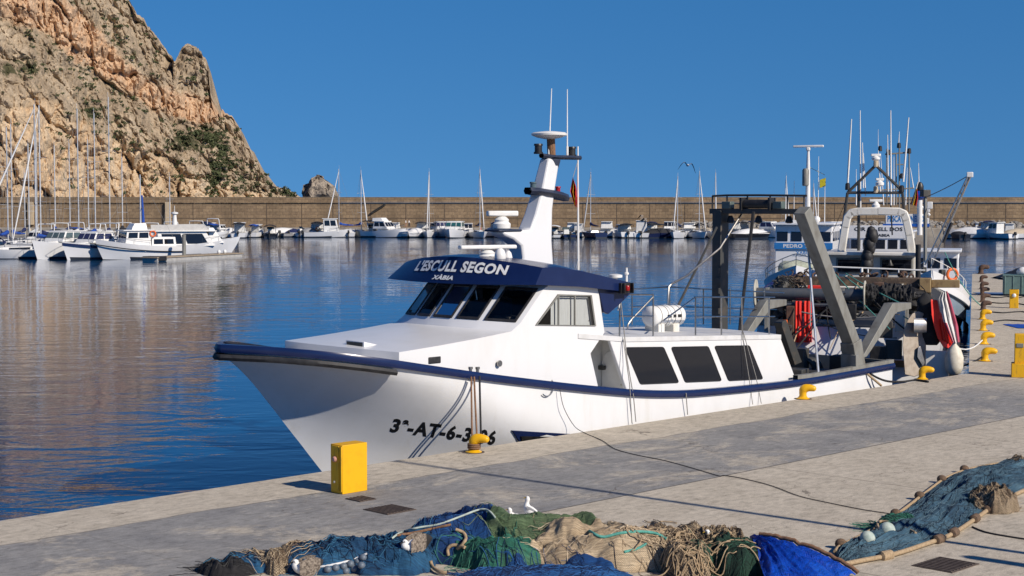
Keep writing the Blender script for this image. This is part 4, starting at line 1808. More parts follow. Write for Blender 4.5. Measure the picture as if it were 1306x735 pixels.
def antifoul(o, z=.16, mat=None):
    o.data.materials.append(mat or BOOT)
    for p in o.data.polygons:
        if p.center.z < z:
            p.material_index = 1
    return o


BOOT = pm('dark_antifouling', (.012, .02, .04), (.02, .03, .035), 2, .7)


def edge_deck(edge, dz=-.05, ins=.97):
    mb = MB()
    mb.grid([[Vector((p.x, p.y * ins, p.z + dz)) for p in edge], [Vector((p.x, 0, p.z + dz + .04)) for p in edge], [Vector((p.x, -p.y * ins, p.z + dz)) for p in edge]])
    return mb


def edge_strip(edge, z0, z1, o=.03):
    """Band along both sides of the deck edge."""
    mb = MB()
    for sg in (1, -1):
        f = lambda z, oo: [Vector((p.x + oo * (p.x == edge[-1].x), sg * (p.y + oo), p.z + z)) for p in edge]
        mb.grid([f(z0, -.02), f(z0, o), f(z1, o), f(z1, -.02)])
    return mb


# ---- the big trawler, stern towards us
TW = 3.7
tr = thing2('trawler', 'white trawler with rusty stern gear, stern on beside the side quay', 'trawler', (2.0, TW, WATER))


def loc2(mb, dx, dy, dz):
    for i, p in enumerate(mb.v):
        mb.v[i] = p + Vector((dx, dy, dz))
    return mb


hm, ed = hull_shell(18, 6.2, 2.35, 3.6, 1.6, 2.6, .94, .6)


def rake_stern(v):                      # the transom slopes forward towards the top
    return v + Vector((1.1 * max(0, 1 - v.x / 2.5) * min(1, (v.z + .6) / 2.95), 0, 0))


hm.v = [rake_stern(v) for v in hm.v]
ed = [rake_stern(v) for v in ed]
link('hull', loc2(hm, 2.0, TW, WATER), M['white'], tr, smooth=40)
link('deck', loc2(edge_deck(ed), 2.0, TW, WATER), M['dark_metal'], tr)
mb = MB()
a, b = P2(1035, 401, 1.96), P2(1112, 401, 1.96)
XR = 2.0 + 1.1 * (.95 + 1.9) / 2.95
mb.box((XR, TW + 1.3, .8), (.05, 3.2, .42), rot=Matrix.Rotation(math.atan2(1.1, 2.95), 3, 'Y'))
link('transom_band', mb, pm('slate_blue_paint', (.035, .045, .075), (.06, .06, .07), 4, .5), tr)
mb = MB()
mb.box((2.66, TW, .0), (.12, 5.7, .12))
mb.box((2.6, TW, -.1), (.1, 5.6, .08))
link('rubbing_strake', mb, pm('orange_rust_streak', (.42, .2, .07), (.3, .17, .09), 4, .8), tr)
# net drum with two pale flanges
mb = MB()
d0, d1 = P2(964, 374, 3.0), P2(1103, 377, 3.0)
d0.z = d1.z = (d0.z + d1.z) / 2
mb.tube([d0, d1], .19, 16)
mb.tube([d0 + Vector((0, -.1, -.34)), d1 + Vector((0, 0, -.34))], .07, 8)
drum = link('net_drum', mb, pm('slate_drum', (.05, .065, .085), (.09, .09, .095), 4, .5), tr, smooth=40)
for d in (d0, d1):
    mb = MB()
    mb.lathe([(.46, -.025), (.47, 0), (.46, .025)], d, (0, 1, 0), 28)
    link('drum_flange', mb, pm('cream_paint', (.55, .53, .45), (.4, .37, .3), 4, .6), drum, smooth=40)
mb = MB()
rows = []
for i in range(48):
    t = i / 47
    c = Vector((3.0, lerp(d1.y + .05, d1.y - 1.45, t), d1.z + .02))
    row = []
    for j in range(30):
        a = 2 * math.pi * j / 30
        rr_ = .3 + .1 * noise.noise(Vector((t * 6, math.cos(a) * 1.5, math.sin(a) * 1.5))) + .12 * noise.noise(Vector((t * 22, math.cos(a) * 4, math.sin(a) * 4)))
        row.append(c + Vector((math.cos(a) * rr_, 0, math.sin(a) * rr_)))
    rows.append(row)
mb.grid(rows, wrap=True)
link('black_net', mb, M['rope_black'], drum, smooth=20)
for yy in (TW + 2.5, TW + .1, TW - 1.9):
    mb = MB()
    mb.prism([Vector((3.0 + dx, yy, z)) for dx, z in ((-.35, .9), (.45, .9), (.12, d0.z + .2), (-.12, d0.z + .2))], (0, .12, 0))
    link('drum_support', mb, M['grey_metal'], tr, bev=.01)
# rusty gallows beam with a tan end
mb = MB()
a, b = P2(1000, 361, 5.0), P2(1172, 361, 5.0)
a.z = b.z = (a.z + b.z) / 2
mb.bar(a, b, .5, .4)
gb2 = link('gallows_beam', mb, M['rust_beam'], tr, bev=.02)
mb = MB()
tanm = pm('tan_worn_paint', (.3, .21, .1), (.16, .1, .05), 3, .8, lo=.45, hi=.65, bmp=.3, bscale=25)
mb.box(P2(1180, 364, 4.8), (.4, .38, .48))
link('beam_block', mb, tanm, gb2, bev=.03)
mb = MB()
a, b = P2(1188, 362, 4.95), P2(1224, 362, 4.95)
mb.bar(a, b, .26, .26)
link('beam_end', mb, tanm, gb2, bev=.02)
rnd = random.Random(5)
mb = MB()
for k in range(16):
    c = P2(rnd.uniform(1010, 1165), 352 + rnd.uniform(-2, 2), 5.0)
    mb.torus(c, rnd.uniform(.06, .13), .035, (rnd.uniform(-1, 1), .5, rnd.uniform(-1, 1)), 9, 5)
link('shackle_chain', mb, M['rust'], gb2)
for yy in (TW + 2.3, TW - 2.4):
    mb = MB()
    mb.box((5.0, yy, 1.5), (.3, .3, 2.2))
    link('gallows_post', mb, M['dark_metal'], tr, bev=.02)
# clutter on the working deck: blocks, boxes, dark bundles
for (x, y, s_, sz, mt) in ((1000, 366, 4.3, (.5, .5, .55), 'dark_metal'), (1018, 360, 4.6, (.4, .45, .5), 'rust_beam'), (990, 400, 3.6, (.7, .6, .8), 'dark_metal'), (1060, 392, 4.2, (1.2, 1.8, .7), 'black'), (1140, 380, 4.4, (1.0, 1.7, .9), 'black')):
    mb = MB()
    o0 = len(mb.v)
    mb.ball(P2(x, y, s_), .42, 22, (sz[0], sz[1], sz[2]))
    c_ = P2(x, y, s_)
    for i in range(o0, len(mb.v)):
        q_ = mb.v[i]
        mb.v[i] = q_ + noise.noise_vector(q_ * 3) * .16 + (q_ - c_) * (.5 * (1 - 2 * abs(noise.noise(q_ * 5))))
    rb_ = random.Random(int(x))
    for _ in range(26):
        a_ = c_ + Vector((-abs(rb_.gauss(.2, .15)), rb_.uniform(-1, 1) * sz[1] * .6, rb_.uniform(-.6, 1) * sz[2] * .6))
        pts_ = [a_]
        for _k in range(6):
            pts_.append(pts_[-1] + Vector((rb_.uniform(-.06, .06), rb_.uniform(-.16, .16), rb_.uniform(-.16, .1))))
        mb.tube(pts_, .018, 4)
    link('deck_bundle', mb, M[mt], tr, smooth=0)
GEAR = ((1000, 428, 2.6, (.3, .5, .7), 'dark_metal', 'gear_box'), (1008, 410, 2.8, (.25, .25, 1.0), 'rust', 'gear_post'), (993, 405, 3.4, (.2, .3, 1.3), 'grey_metal', 'gear_post'), (975, 410, 3.2, (.25, .9, .25), 'grey_metal', 'gear_bar'), (1050, 382, 3.6, (.12, 4.2, .09), 'offwhite', 'gear_bar'), (1050, 393, 3.4, (.12, 4.4, .12), 'dark_metal', 'gear_bar'), (1046, 366, 4.4, (.12, 3.4, .07), 'offwhite', 'gear_bar'), (1120, 366, 4.3, (.3, .35, .3), 'rust', 'gear_box'), (1148, 405, 2.4, (.3, .3, .9), 'offwhite', 'gear_post'), (1160, 372, 4.6, (.2, .9, .16), 'tan', 'gear_bar'), (1128, 420, 1.9, (.12, .5, .5), 'dark_metal', 'gear_box'), (1140, 446, 1.85, (.12, .5, .6), 'dark_metal', 'gear_box'), (1060, 458, 1.85, (.1, 2.4, .14), 'rustline', 'rubbing_strake'), (1195, 466, 1.8, (.1, .7, .9), 'offwhite', 'stern_plate'), (1000, 446, 2.2, (.4, .7, .5), 'black', 'gear_box'), (1120, 452, 1.8, (.2, .5, .5), 'black', 'gear_box'), (1040, 372, 3.8, (.3, .5, .4), 'red', 'gear_box'), (998, 418, 2.4, (.25, .3, .5), 'orange', 'gear_box'), (1085, 398, 2.0, (.08, .35, .5), 'black', 'gear_box'))
M['tan'] = pm('tan_steel', (.3, .21, .1), (.16, .1, .05), 3, .8)
M['rustline'] = pm('orange_rusty_strake', (.4, .2, .08), (.28, .16, .09), 4, .8)
for (x, y, s_, sz, mt, nm) in GEAR:
    mb = MB()
    mb.box(P2(x, y, s_), sz)
    link(nm, mb, M[mt], tr, bev=.02)
rnd = random.Random(8)
for k in range(14):
    a_ = P2(rnd.uniform(985, 1150), rnd.uniform(356, 400), rnd.uniform(2.5, 4.5))
    b_ = P2(rnd.uniform(985, 1175), rnd.uniform(400, 455), 1.9)
    mb = MB()
    mb.tube(sag(a_, b_, rnd.uniform(.02, .3), 8), rnd.choice((.014, .02, .026)), 5)
    link('gear_rope', mb, M[rnd.choice(('rope_black', 'rope_grey', 'rope', 'rope_black', 'rope_green'))], tr)
for x0_, x1_ in ((1014, 1023), (1025, 1035)):
    mb = MB()
    r0 = [P2(lerp(x0_, x1_, k / 8), 384, 2.9) + Vector((-.04 * math.sin(k * 1.4), 0, 0)) for k in range(9)]
    r1 = [P2(lerp(x0_, x1_, k / 8), 437, 2.7) + Vector((-.04 * math.sin(k * 1.4 + .6), 0, 0)) for k in range(9)]
    mb.grid([r0, r1])
    mb.grid([[p + Vector((.15, 0, 0)) for p in r0], [p + Vector((.15, 0, 0)) for p in r1]])
    mb.grid([r0, [p + Vector((.15, 0, 0)) for p in r0]])
    mb.grid([[r0[0], r0[0] + Vector((.15, 0, 0))], [r1[0], r1[0] + Vector((.15, 0, 0))]])
    mb.grid([[r0[-1], r0[-1] + Vector((.15, 0, 0))], [r1[-1], r1[-1] + Vector((.15, 0, 0))]])
    link('red_fender_board', mb, M['red'], tr, smooth=40)
# wheelhouse with two dark aft windows
wa, wb_ = P2(1046, 352, 13), P2(1168, 352, 13)
wz1 = P2(1100, 325, 13).z
mb = MB()
mb.box((15.0, (wa.y + wb_.y) / 2, (wz1 + .9) / 2), (4.0, abs(wa.y - wb_.y), wz1 - .9 + .0))
for i, p in enumerate(mb.v):
    mb.v[i] = p + Vector((0, 0, .45 + 0))
mb.v = [Vector((p.x, p.y, min(p.z, wz1))) for p in mb.v]
wh = link('wheelhouse', mb, M['offwhite'], tr, bev=.05)
mb = MB()
a, b = P2(1052, 323.5, 12.7), P2(1170, 323.5, 12.7)
mb.box((14.9, (a.y + b.y) / 2, a.z), (4.7, abs(a.y - b.y), .13))
link('roof', mb, M['offwhite'], wh, bev=.03)
for x0_, x1_ in ((1069, 1106), (1125, 1162)):
    mb = MB()
    a, b = P2(x0_, 331, 13), P2(x1_, 347, 13)
    mb.box((12.98, (a.y + b.y) / 2, (a.z + b.z) / 2), (.06, abs(a.y - b.y) + .14, abs(a.z - b.z) + .14))
    w_ = link('window', mb, M['grey_metal'], wh, bev=.02)
    mb = MB()
    mb.box((12.94, (a.y + b.y) / 2, (a.z + b.z) / 2), (.03, abs(a.y - b.y), abs(a.z - b.z)))
    link('pane', mb, M['tint_glass'], w_)
for x in (1053, 1135):
    mb = MB()
    p = P2(x, 331 if x < 1060 else 336, 12.7)
    mb.lathe([(.05, .14), (.07, .05), (.15, -.08), (.13, -.1)], p, n=12)
    link('deck_lamp', mb, M['black'], wh)
mb = MB()
a, b = P2(1171, 355, 12.4), P2(1171, 312, 12.4)
mb.tube([a - Vector((0, 0, 1)), b], .1, 12)
link('exhaust_pipe', mb, M['black'], tr)
mb = MB()
a, b = P2(1046, 340, 10.5), P2(1180, 345, 10.5)
mb.tube([a, b], .03, 6)
for t in (.1, .4, .46, .75):
    p = a.lerp(b, t)
    mb.tube([p, Vector((p.x, p.y, p.z - .8))], .03 if t != .4 else .06, 6)
link('handrail', mb, M['plastic_white'], tr)
# white hoop over the roof and the dark mast frame
mb = MB()
pts = [P2(x, y, 13.2) for x, y in ((1073, 322), (1078, 290), (1081, 277), (1086, 271.5), (1094, 270), (1120, 269.5), (1146, 270), (1153, 273), (1156, 281), (1160, 300), (1163, 322))]
n = len(pts)
for i in range(n - 1):
    d_ = (pts[i + 1] - pts[i]).normalized() * .06
    mb.bar(pts[i] - d_, pts[i + 1] + d_, .3, .26, (1, 0, 0))
link('roof_hoop', mb, M['offwhite'], tr, bev=.04)
FR = 14.6
fr = MB()
for sg in (((1071, 322), (1081, 246)), ((1159, 322), (1151, 246)), ((1080, 246), (1152, 246)), ((1082, 245), (1117, 211)), ((1117, 211), (1152, 245)), ((1095, 322), (1095.5, 233))):
    fr.tube([P2(*sg[0], FR), P2(*sg[1], FR)], .06, 7)
mf = link('mast_frame', fr, M['dark_metal'], tr)
for x, y, mt in ((1117, 209, 'canvas_beige'), (1117, 242, 'canvas_beige'), (1081, 238, 'black'), (1150, 241, 'black')):
    mb = MB()
    c = P2(x, y, FR)
    mb.lathe([(.07, -.14), (.1, -.12), (.09, .1), (.05, .14)], c, n=10)
    link('lantern', mb, M[mt], mf)
for x, y0, y1, w0 in ((1117, 205, 198, 6), (1117, 268, 256, 8), (1122, 238, 229, 5)):
    mb = MB()
    a, b = P2(x, y0, FR - .3), P2(x, y1, FR - .3)
    h = b.z - a.z
    mb.lathe([(.1, 0), (.16, h * .2), (.16, h * .55), (.1, h * .7), (.06, h)], a, n=14)
    r_ = link('radar', mb, M['plastic_white'], mf)
    mb = MB()
    mb.box(b, (.14, w0 * .062, .1), rz=.2)
    link('scanner', mb, M['plastic_white'], r_, bev=.02)
for (x0_, y0_, x1_, y1_, r0_) in ((1081, 236, 1086, 152, .045), (1097.5, 268, 1097, 141, .035), (1101, 240, 1100, 182, .03), (1104, 250, 1101, 195, .03), (1123, 245, 1120, 192, .03), (1120, 187, 1120, 165, .012), (1136.5, 262, 1136, 141, .04), (1133, 250, 1132, 172, .03), (1152, 232, 1159, 150, .045)):
    mb = MB()
    a, b = P2(x0_, y0_, FR), P2(x1_, y1_, FR)
    mb.tube([a, a.lerp(b, .3), b], [r0_, r0_, r0_ * .5], 6)
    link('antenna', mb, M['plastic_white'], mf)
mb = MB()
mb.tube([P2(1136, 262, FR), P2(1138, 300, FR)], .03, 5)
mb.tube(sag(P2(1081, 250, FR), P2(1060, 300, FR + 1), .05), .012, 4)
link('rigging', mb, M['rope_black'], mf)
mb = MB()
for q in range(9):
    t = q / 8
    c = P2(lerp(1111, 1106, t) + 2 * math.sin(q * 2), lerp(296, 338, t), 12.4)
    mb.ball(c, .16 + .1 * math.sin(q * 1.3 + .5) ** 2, 8, (1, 1, 1.3))
link('hanging_floats', mb, M['rubber'], tr, smooth=60)
# Spanish flag on the trawler's mast frame
mb = MB()
mb.tube([P2(1163, 262, FR + .4), P2(1171, 232, FR + .4)], .02, 5)
fs_ = link('flag_staff', mb, M['plastic_white'], mf)
mb = MB()
rows = []
for i in range(8):
    t = i / 7
    rows.append([P2(lerp(pw(t, [0, 1], [1168, 1161]), pw(t, [0, .5, 1], [1170, 1171, 1169]), k / 9), lerp(240, 261, t) + k * .2, FR + .4 + .1 * math.sin(k * 1.3)) for k in range(10)])
mb.grid(rows)
for i in range(len(mb.f)):
    mb.m[i] = 1 if 2 <= i % 9 < 6 else 0
link('flag', mb, [FLAG_R, FLAG_Y], fs_, smooth=60)
# mooring lines of the gear, net cables
for i, (a, b) in enumerate((((1076, 352), (1180, 420)), ((1079, 349), (1160, 392)), ((1060, 344), (1135, 420)))):
    mb = MB()
    mb.tube(sag(P2(*a, 4.2), P2(*b, 1.6), .05), .02, 5)
    link('net_cable', mb, M['rope_green'], tr)
# steel trawl door hung at the stern
mb = MB()
od = [(1154, 478), (1151, 440), (1153, 420), (1158, 408), (1164, 400), (1171, 397.5), (1178, 399.5), (1181, 405), (1181, 465), (1176, 477), (1166, 481)]
mb.prism([P2(x, y, 1.35 + (x - 1151) * .02) for x, y in od], (.1, 0, 0))
for i, p in enumerate(mb.v):
    mb.v[i] = p
steel_door = thing2('trawl_door', 'round topped bare steel trawl door hanging at the trawler stern', 'trawl door', P2(1166, 480, 1.72))
dd = link('door_plate', mb, pm('scuffed_steel', (.46, .4, .33), (.3, .24, .19), 4, .6, 0, bmp=.1, bscale=20), steel_door, bev=.02)
mb = MB()
rows = []
for k in range(9):
    a = -.5 + k / 8 * 2.4
    rows.append([P2(x, 419, 1.45 + (x - 1166) * .02) + Vector((-.2 * math.cos(a - .7), 0, .24 * math.sin(a - .7) + .1)) for x in (1166, 1182)])
mb.grid(rows)
link('foil', mb, M['alu'], steel_door, smooth=50)
mb = MB()
mb.prism([P2(x, y, 1.3 + (x - 1151) * .02) for x, y in ((1171, 443), (1174, 441), (1180, 463), (1177, 467), (1170, 455))], (-.1, 0, 0))
link('bracket', mb, M['alu'], steel_door, bev=.01)
# red plastic board and cloth
mb = MB()
rd = [(1187, 382), (1196, 383), (1199, 398), (1213, 412), (1219, 432), (1216, 446), (1203, 443), (1196, 432), (1191, 416), (1188, 402)]
mb.prism([P2(x, y, 1.45 + (x - 1187) * .022) for x, y in rd], (.1, 0, 0))
redb = thing2('trawl_board', 'bright red ribbed trawl board hanging under a striped cloth at the stern', 'trawl board', P2(1203, 446, 1.8))
link('board_plate', mb, M['red'], redb, bev=.02)
mb = MB()
for k in range(5):
    mb.bar(P2(1200 + k * 3, 408 + k * 3, 1.7 + k * .066), P2(1204 + k * 3, 434 + k * 2, 1.79 + k * .066), .05, .07, (1, 0, 0))
link('rib', mb, M['red'], redb, bev=.01)
mb = MB()
rows = []
for i in range(14):
    t = i / 13
    xl = pw(t, [0, .15, .6, 1], [1202, 1197.5, 1203, 1214])
    xr = pw(t, [0, .2, .7, 1], [1208, 1213, 1222, 1224])
    rows.append([P2(lerp(xl, xr, k / 12), lerp(373, 438, t) - abs(k - 6) * .3, 1.4 + k * .025 + .07 * math.sin(k * 1.5 + t * 2)) for k in range(13)])
mb.grid(rows)
for i in range(len(mb.f)):
    k, r_ = i % 12, i // 12
    mb.m[i] = 1 if (k >= 9 or (r_ > 7 and k < 3)) else (2 if k in (4,) else 0)
solo2('cloth', mb, [pm('white_cloth', (.7, .68, .66), None, 8, .9), pm('pink_cloth', (.45, .08, .13), None, 8, .9), pm('grey_stripe', (.2, .25, .3), None, 8, .9)], 'white and pink striped cloth draped over the red board', 'cloth', smooth=60)
# dark netting bundle and pale fender
mb = MB()
rows = []
for i in range(20):
    t = i / 19
    c = P2(pw(t, [0, .3, 1], [1180, 1183, 1187]), lerp(374, 440, t), 2.05)
    r0_ = pw(t, [0, .15, .8, 1], [.06, .3, .34, .2])
    rows.append([c + Vector((math.cos(a) * r0_ * .7, math.sin(a) * r0_, 0)) * (1 + .35 * noise.noise(Vector((math.cos(a) * 2, math.sin(a) * 2, t * 9)))) + Vector((0, 0, .0)) * 0 if False else c + Vector((math.cos(a) * r0_ * .7, math.sin(a) * r0_, 0)) * (1 + .35 * noise.noise(Vector((math.cos(a) * 2, math.sin(a) * 2, t * 9)))) for a in [2 * math.pi * k / 14 for k in range(14)]])
mb.grid(rows, wrap=True)
solo2('net_bundle', mb, M['rope_black'], 'black netting bundle hanging beside the steel trawl door', 'net', smooth=60)
mb = MB()
c = P2(1217, 458, 1.6)
mb.lathe([(.05, -.5), (.2, -.44), (.27, -.25), (.28, .05), (.2, .3), (.07, .45), (.05, .52)], c, (0, 0, 1), 16)
o = solo2('fender', mb, M['cream'], 'pale dirty fender hanging between the trawler stern and the quay corner', 'fender', smooth=50)
for k in range(4):
    mb = MB()
    c = P2(1226 + k * 1.3, 405 - 8 * k, 5 + 2.6 * k)
    c.y = .42
    c.z = -.35
    mb.torus(c, .32, .14, (0, 1, 0), 20, 8)
    solo2('tyre_fender', mb, M['rubber'], ['black tyre fender on the quay wall nearest the corner', 'second black tyre fender along the side quay wall', 'third black tyre fender along the side quay wall', 'farthest black tyre fender on the side quay wall'][k], 'tyre fender', 'tyre fenders on the side quay wall', smooth=50)

# ---- rafted boats beyond, bows towards us
BOW = math.pi + D2ROT


def bow_boat(label, xpx, Z, L_, B_, stripe, stripe2, house, name='trawler'):
    """Work boat whose bow points at the camera; authored with the bow at x = 0, stern at -L_, y to its port side."""
    p = AT(xpx, HZ, Z)
    t_ = thing(name, label, 'fishing boat', (p.x, p.y, WATER), BOW, None, (0, 0, 0))
    hm, ed = hull_shell(L_, B_, 1.5, 3.2, 1.5, 2.2, .9, .6, flare=.4, x0=-L_)
    antifoul(link('hull', hm, M['white'], t_, smooth=45), .3)
    link('deck', edge_deck(ed, -.5), M['white_deck'], t_)
    link('bulwark_stripe', edge_strip(ed, -.75, -.4, .03), stripe, t_, smooth=45)
    if stripe2:
        link('flare_band', edge_strip(ed, -1.6, -.75, -.16), stripe2, t_, smooth=45)
    return t_, ed


def front_text(parent, s, y0, y1, z0, z1, x, mat):
    tm_ = text_mb(s, lambda a, b: (x, lerp(y0, y1, a), lerp(z0, z1, b)), 1, .03, 0, 1.05, True)
    return link('lettering', tm_, mat, parent, smooth=0, recalc=False)


def house_box(parent, x0, x1, B_, z0, z1, wz0, wz1, nwin, mat=None, over=.25, rake=.25, roofm=None):
    """Wheelhouse block, front at x1 (forward), raked front windows."""
    mb = MB()
    h = B_ / 2
    mb.add([(x0, -h, z0), (x1 + rake, -h, z0), (x1 + rake, h, z0), (x0, h, z0), (x0, -h, z1), (x1, -h, z1), (x1, h, z1), (x0, h, z1)], [(3, 2, 1, 0), (4, 5, 6, 7), (0, 1, 5, 4), (1, 2, 6, 5), (2, 3, 7, 6), (3, 0, 4, 7)])
    hs_ = link('wheelhouse', mb, mat or M['white'], parent, bev=.04)
    mb = MB()
    mb.box(((x0 + x1) / 2 + over * .3, 0, z1 + .06), (abs(x1 - x0) + over * 2, B_ + over, .12))
    link('roof', mb, roofm or M['white'], hs_, bev=.03)
    fx = lambda z: x1 + rake * (1 - (z - z0) / (z1 - z0)) + .012
    wd = B_ / nwin
    for k in range(nwin):
        ya, yb = -h + wd * k + wd * .12, -h + wd * (k + 1) - wd * .12
        mb = MB()
        mb.prism([(fx(wz0), ya, wz0), (fx(wz0), yb, wz0), (fx(wz1), yb, wz1), (fx(wz1), ya, wz1)], (.012, 0, 0))
        link('window', mb, M['tint_glass'], hs_)
    for sg in (1, -1):
        k = 3
        wl_ = (x1 - x0) / k
        for q in range(k):
            xa, xb = x0 + wl_ * q + wl_ * .12, x0 + wl_ * (q + 1) - wl_ * .12
            mb = MB()
            mb.prism([(xa, sg * (h + .004), wz0), (xb, sg * (h + .004), wz0), (xb, sg * (h + .004), wz1), (xa, sg * (h + .004), wz1)], (0, sg * .012, 0))
            link('window', mb, M['tint_glass'], hs_)
    return hs_


# blue and white boat
bb, ed = bow_boat('blue and white fishing boat with lime crate and blue barrel on its foredeck', 1016, 80, 14, 5.0, M['blue_paint'], pm('grey_green_flare_shade', (.13, .19, .18), None, 2, .5), None)  # grey green band paints in the shade on the flared bow
hb_ = house_box(bb, -8.2, -3.6, 3.0, 2.6, 5.2, 4.35, 4.85, 4, roofm=M['white'])
mb = MB()
mb.box((-3.42, 0, 4.1), (.06, 3.06, .34))
sg_ = link('name_board', mb, M['sign_blue'], hb_)
front_text(sg_, 'PEDRO Y ANA', -1.05, 1.05, 4.0, 4.2, -3.385, M['text_white'])
front_text(hb_, 'XABIA', -.4, .4, 3.66, 3.82, -3.36, M['text_blue'])
mb = MB()
for sg in (1, -1):
    mb.tube([Vector((p.x, sg * p.y * .96, p.z + .6)) for p in ed[8:]], .025, 6)
    mb.tube([Vector((p.x, sg * p.y * .96, p.z + .3)) for p in ed[8:]], .018, 6)
    for p in ed[8::3]:
        mb.tube([Vector((p.x, sg * p.y * .96, p.z - .1)), Vector((p.x, sg * p.y * .96, p.z + .6))], .022, 6)
link('bow_rail', mb, M['steel'], bb)
mb = MB()
mb.tube([(-5.5, 0, 5.2), (-5.5, 0, 8.6), (-5.5, 0, 9.4)], [.16, .1, .06], 10)
ms_ = link('mast', mb, M['plastic_white'], bb)
mb = MB()
mb.lathe([(.14, 0), (.18, .05), (.18, .85), (.12, .95)], (-5.4, -.12, 7.3), n=14)
link('radar_reflector', mb, M['grey_metal'], ms_)
mb = MB()
mb.box((-5.5, 0, 9.45), (.18, 1.65, .12), rz=-.1)
link('scanner', mb, M['plastic_white'], ms_, bev=.03)
mb = MB()
mb.box((-5.5, 0, 9.3), (.22, .22, .2))
link('radar', mb, M['plastic_white'], ms_, bev=.05)
for y_, zt_ in ((.55, 8.9), (-.75, 7.6), (-1.2, 7.2), (.9, 7.6)):
    mb = MB()
    mb.tube([(-5.6, y_, 5.2), (-5.6, y_, zt_)], [.03, .012], 5)
    link('antenna', mb, M['plastic_white'], ms_)
mb = MB()
mb.ball((-4.3, .6, 5.5), .2, 10)
mb.box((-4.0, -.4, 5.38), (.5, .5, .18))
link('searchlight', mb, M['plastic_white'], hb_)
mb = MB()
mb.tube([(-5.5, .9, 7.9), (-5.5, .1, 8.3)], .012, 4)
mb.grid([[(-5.5, lerp(.95, .62, k / 4), lerp(7.75, 7.3, i / 4) - k * .03) for k in range(5)] for i in range(5)])
link('flag', mb, pm('black_yellow_flag', (.6, .5, .02), (.02, .02, .02), 3, .9, lo=.48, hi=.52), ms_)
zf = 3.2 - .5 - .1


def on_boat(o, lx, ly, lz):
    return o.matrix_basis @ Vector((lx, ly, lz))


p = on_boat(bb, -1.9, 1.22, 2.45)
mb = MB()
mb.lathe([(.36, 0), (.37, .05), (.37, .4), (.385, .42), (.37, .44), (.37, .82), (.385, .84), (.36, .9), (.3, .92)], p, n=22)
solo('barrel', mb, M['blue_plastic'], 'blue plastic barrel standing on the blue and white boat foredeck', 'barrel', smooth=40)
p = on_boat(bb, -1.75, 1.85, 2.5)
mb = MB()
mb.box(p + Vector((0, 0, .35)), (.36, .36, .7), rz=.2)
for k in range(4):
    mb.box(p + Vector((0, 0, .1 + .17 * k)), (.38, .38, .05), rz=.2)
solo('crate', mb, M['lime'], 'lime green crate beside the blue barrel on the foredeck', 'crate', bev=.015)
p = on_boat(bb, -2.6, -.3, 2.6)
mb = MB()
o0 = len(mb.v)
mb.ball(p + Vector((0, 0, .35)), .5, 18, (1.9, 1.2, .8))
for i in range(o0, len(mb.v)):
    mb.v[i] = mb.v[i] + noise.noise_vector(mb.v[i] * 2.5) * .16
solo('net_heap', mb, pm('pale_green_net', (.42, .46, .36), (.3, .3, .25), 9, .9, bmp=.5, bscale=40), 'pale green net heap on the blue and white boat foredeck', 'net', smooth=60)
# white launch with derrick close to the side quay
lc, ed = bow_boat('white work boat with lattice boom and orange lifebuoy between trawler and bollard quay', 1189, 74.5, 10, 3.5, M['white'], pm('blue_grey_hull', (.2, .26, .32), None, 2, .4), None, 'work_boat')
mb = MB()
mb.torus((-.9, .95, 2.95), .26, .075, (1, .6, 0), 20, 8)
link('lifebuoy', mb, M['orange'], lc, smooth=60)
hb2 = house_box(lc, -8, -4.8, 2.4, 2.0, 3.9, 3.1, 3.6, 3, roofm=M['white'])
a, b = S2(AT(1186, 330, 74)), S2(AT(1238, 222, 73))


def to_local(o, w):
    return o.matrix_basis.inverted() @ Vector(w)


bmb = MB()
b0, b1 = to_local(lc, AT(1184, 338, 76)), to_local(lc, AT(1237, 223, 74))
e1 = Vector((0, .16, 0))
bmb.tube([b0 + e1, b1 + e1 * .4], .045, 6)
bmb.tube([b0 - e1, b1 - e1 * .4], .045, 6)
for k in range(12):
    t = k / 12
    q0, q1 = b0.lerp(b1, t), b0.lerp(b1, t + 1 / 12)
    w0 = lerp(1, .4, t)
    bmb.tube([q0 + e1 * w0, q1 - e1 * w0], .018, 4)
bm_ = link('boom', bmb, M['alu'], lc)
mb = MB()
mb.box(b1, (.2, .3, .25))
link('boom_head', mb, M['plastic_white'], bm_, bev=.03)
mb = MB()
m0, m1 = to_local(lc, AT(1180, 335, 77)), to_local(lc, AT(1180, 252, 77))
mb.tube([m0, m1], .09, 8)
mp_ = link('derrick_post', mb, M['grey_metal'], lc)
mb = MB()
mb.box(m1 + Vector((0, 0, .2)), (.4, .4, .35), rz=.5)
link('winch_box', mb, M['dark_metal'], mp_, bev=.03)
for q in ((m1, b1), (to_local(lc, AT(1203, 300, 75)), b1), (m1, to_local(lc, AT(1150, 255, 80))), (to_local(lc, AT(1192, 305, 76)), to_local(lc, AT(1181, 262, 77)))):
    mb = MB()
    mb.tube(sag(q[0], q[1], .05, 6), .022, 5)
    link('boom_stay', mb, M['rope_grey'], lc)
mb = MB()
mb.tube([to_local(lc, AT(1203, 310, 75)), to_local(lc, AT(1214, 284, 75))], .07, 8)
link('boom_ram', mb, M['black'], lc)
mb = MB()
for sg in (1, -1):
    mb.tube([Vector((p.x, sg * p.y * .9, p.z + .55)) for p in ed[10:]], .022, 5)
    for p in ed[10::4]:
        mb.tube([Vector((p.x, sg * p.y * .9, p.z - .2)), Vector((p.x, sg * p.y * .9, p.z + .55))], .02, 5)
link('bow_rail', mb, M['plastic_white'], lc)
mb = MB()
for k in range(5):
    mb.box((-.7 - .15 * k, .5 * math.sin(k * 2), 2.9 + .12 * (k % 3)), (.2, .24, .3), rz=k)
link('anchor_winch', mb, M['dark_metal'], lc, bev=.02)
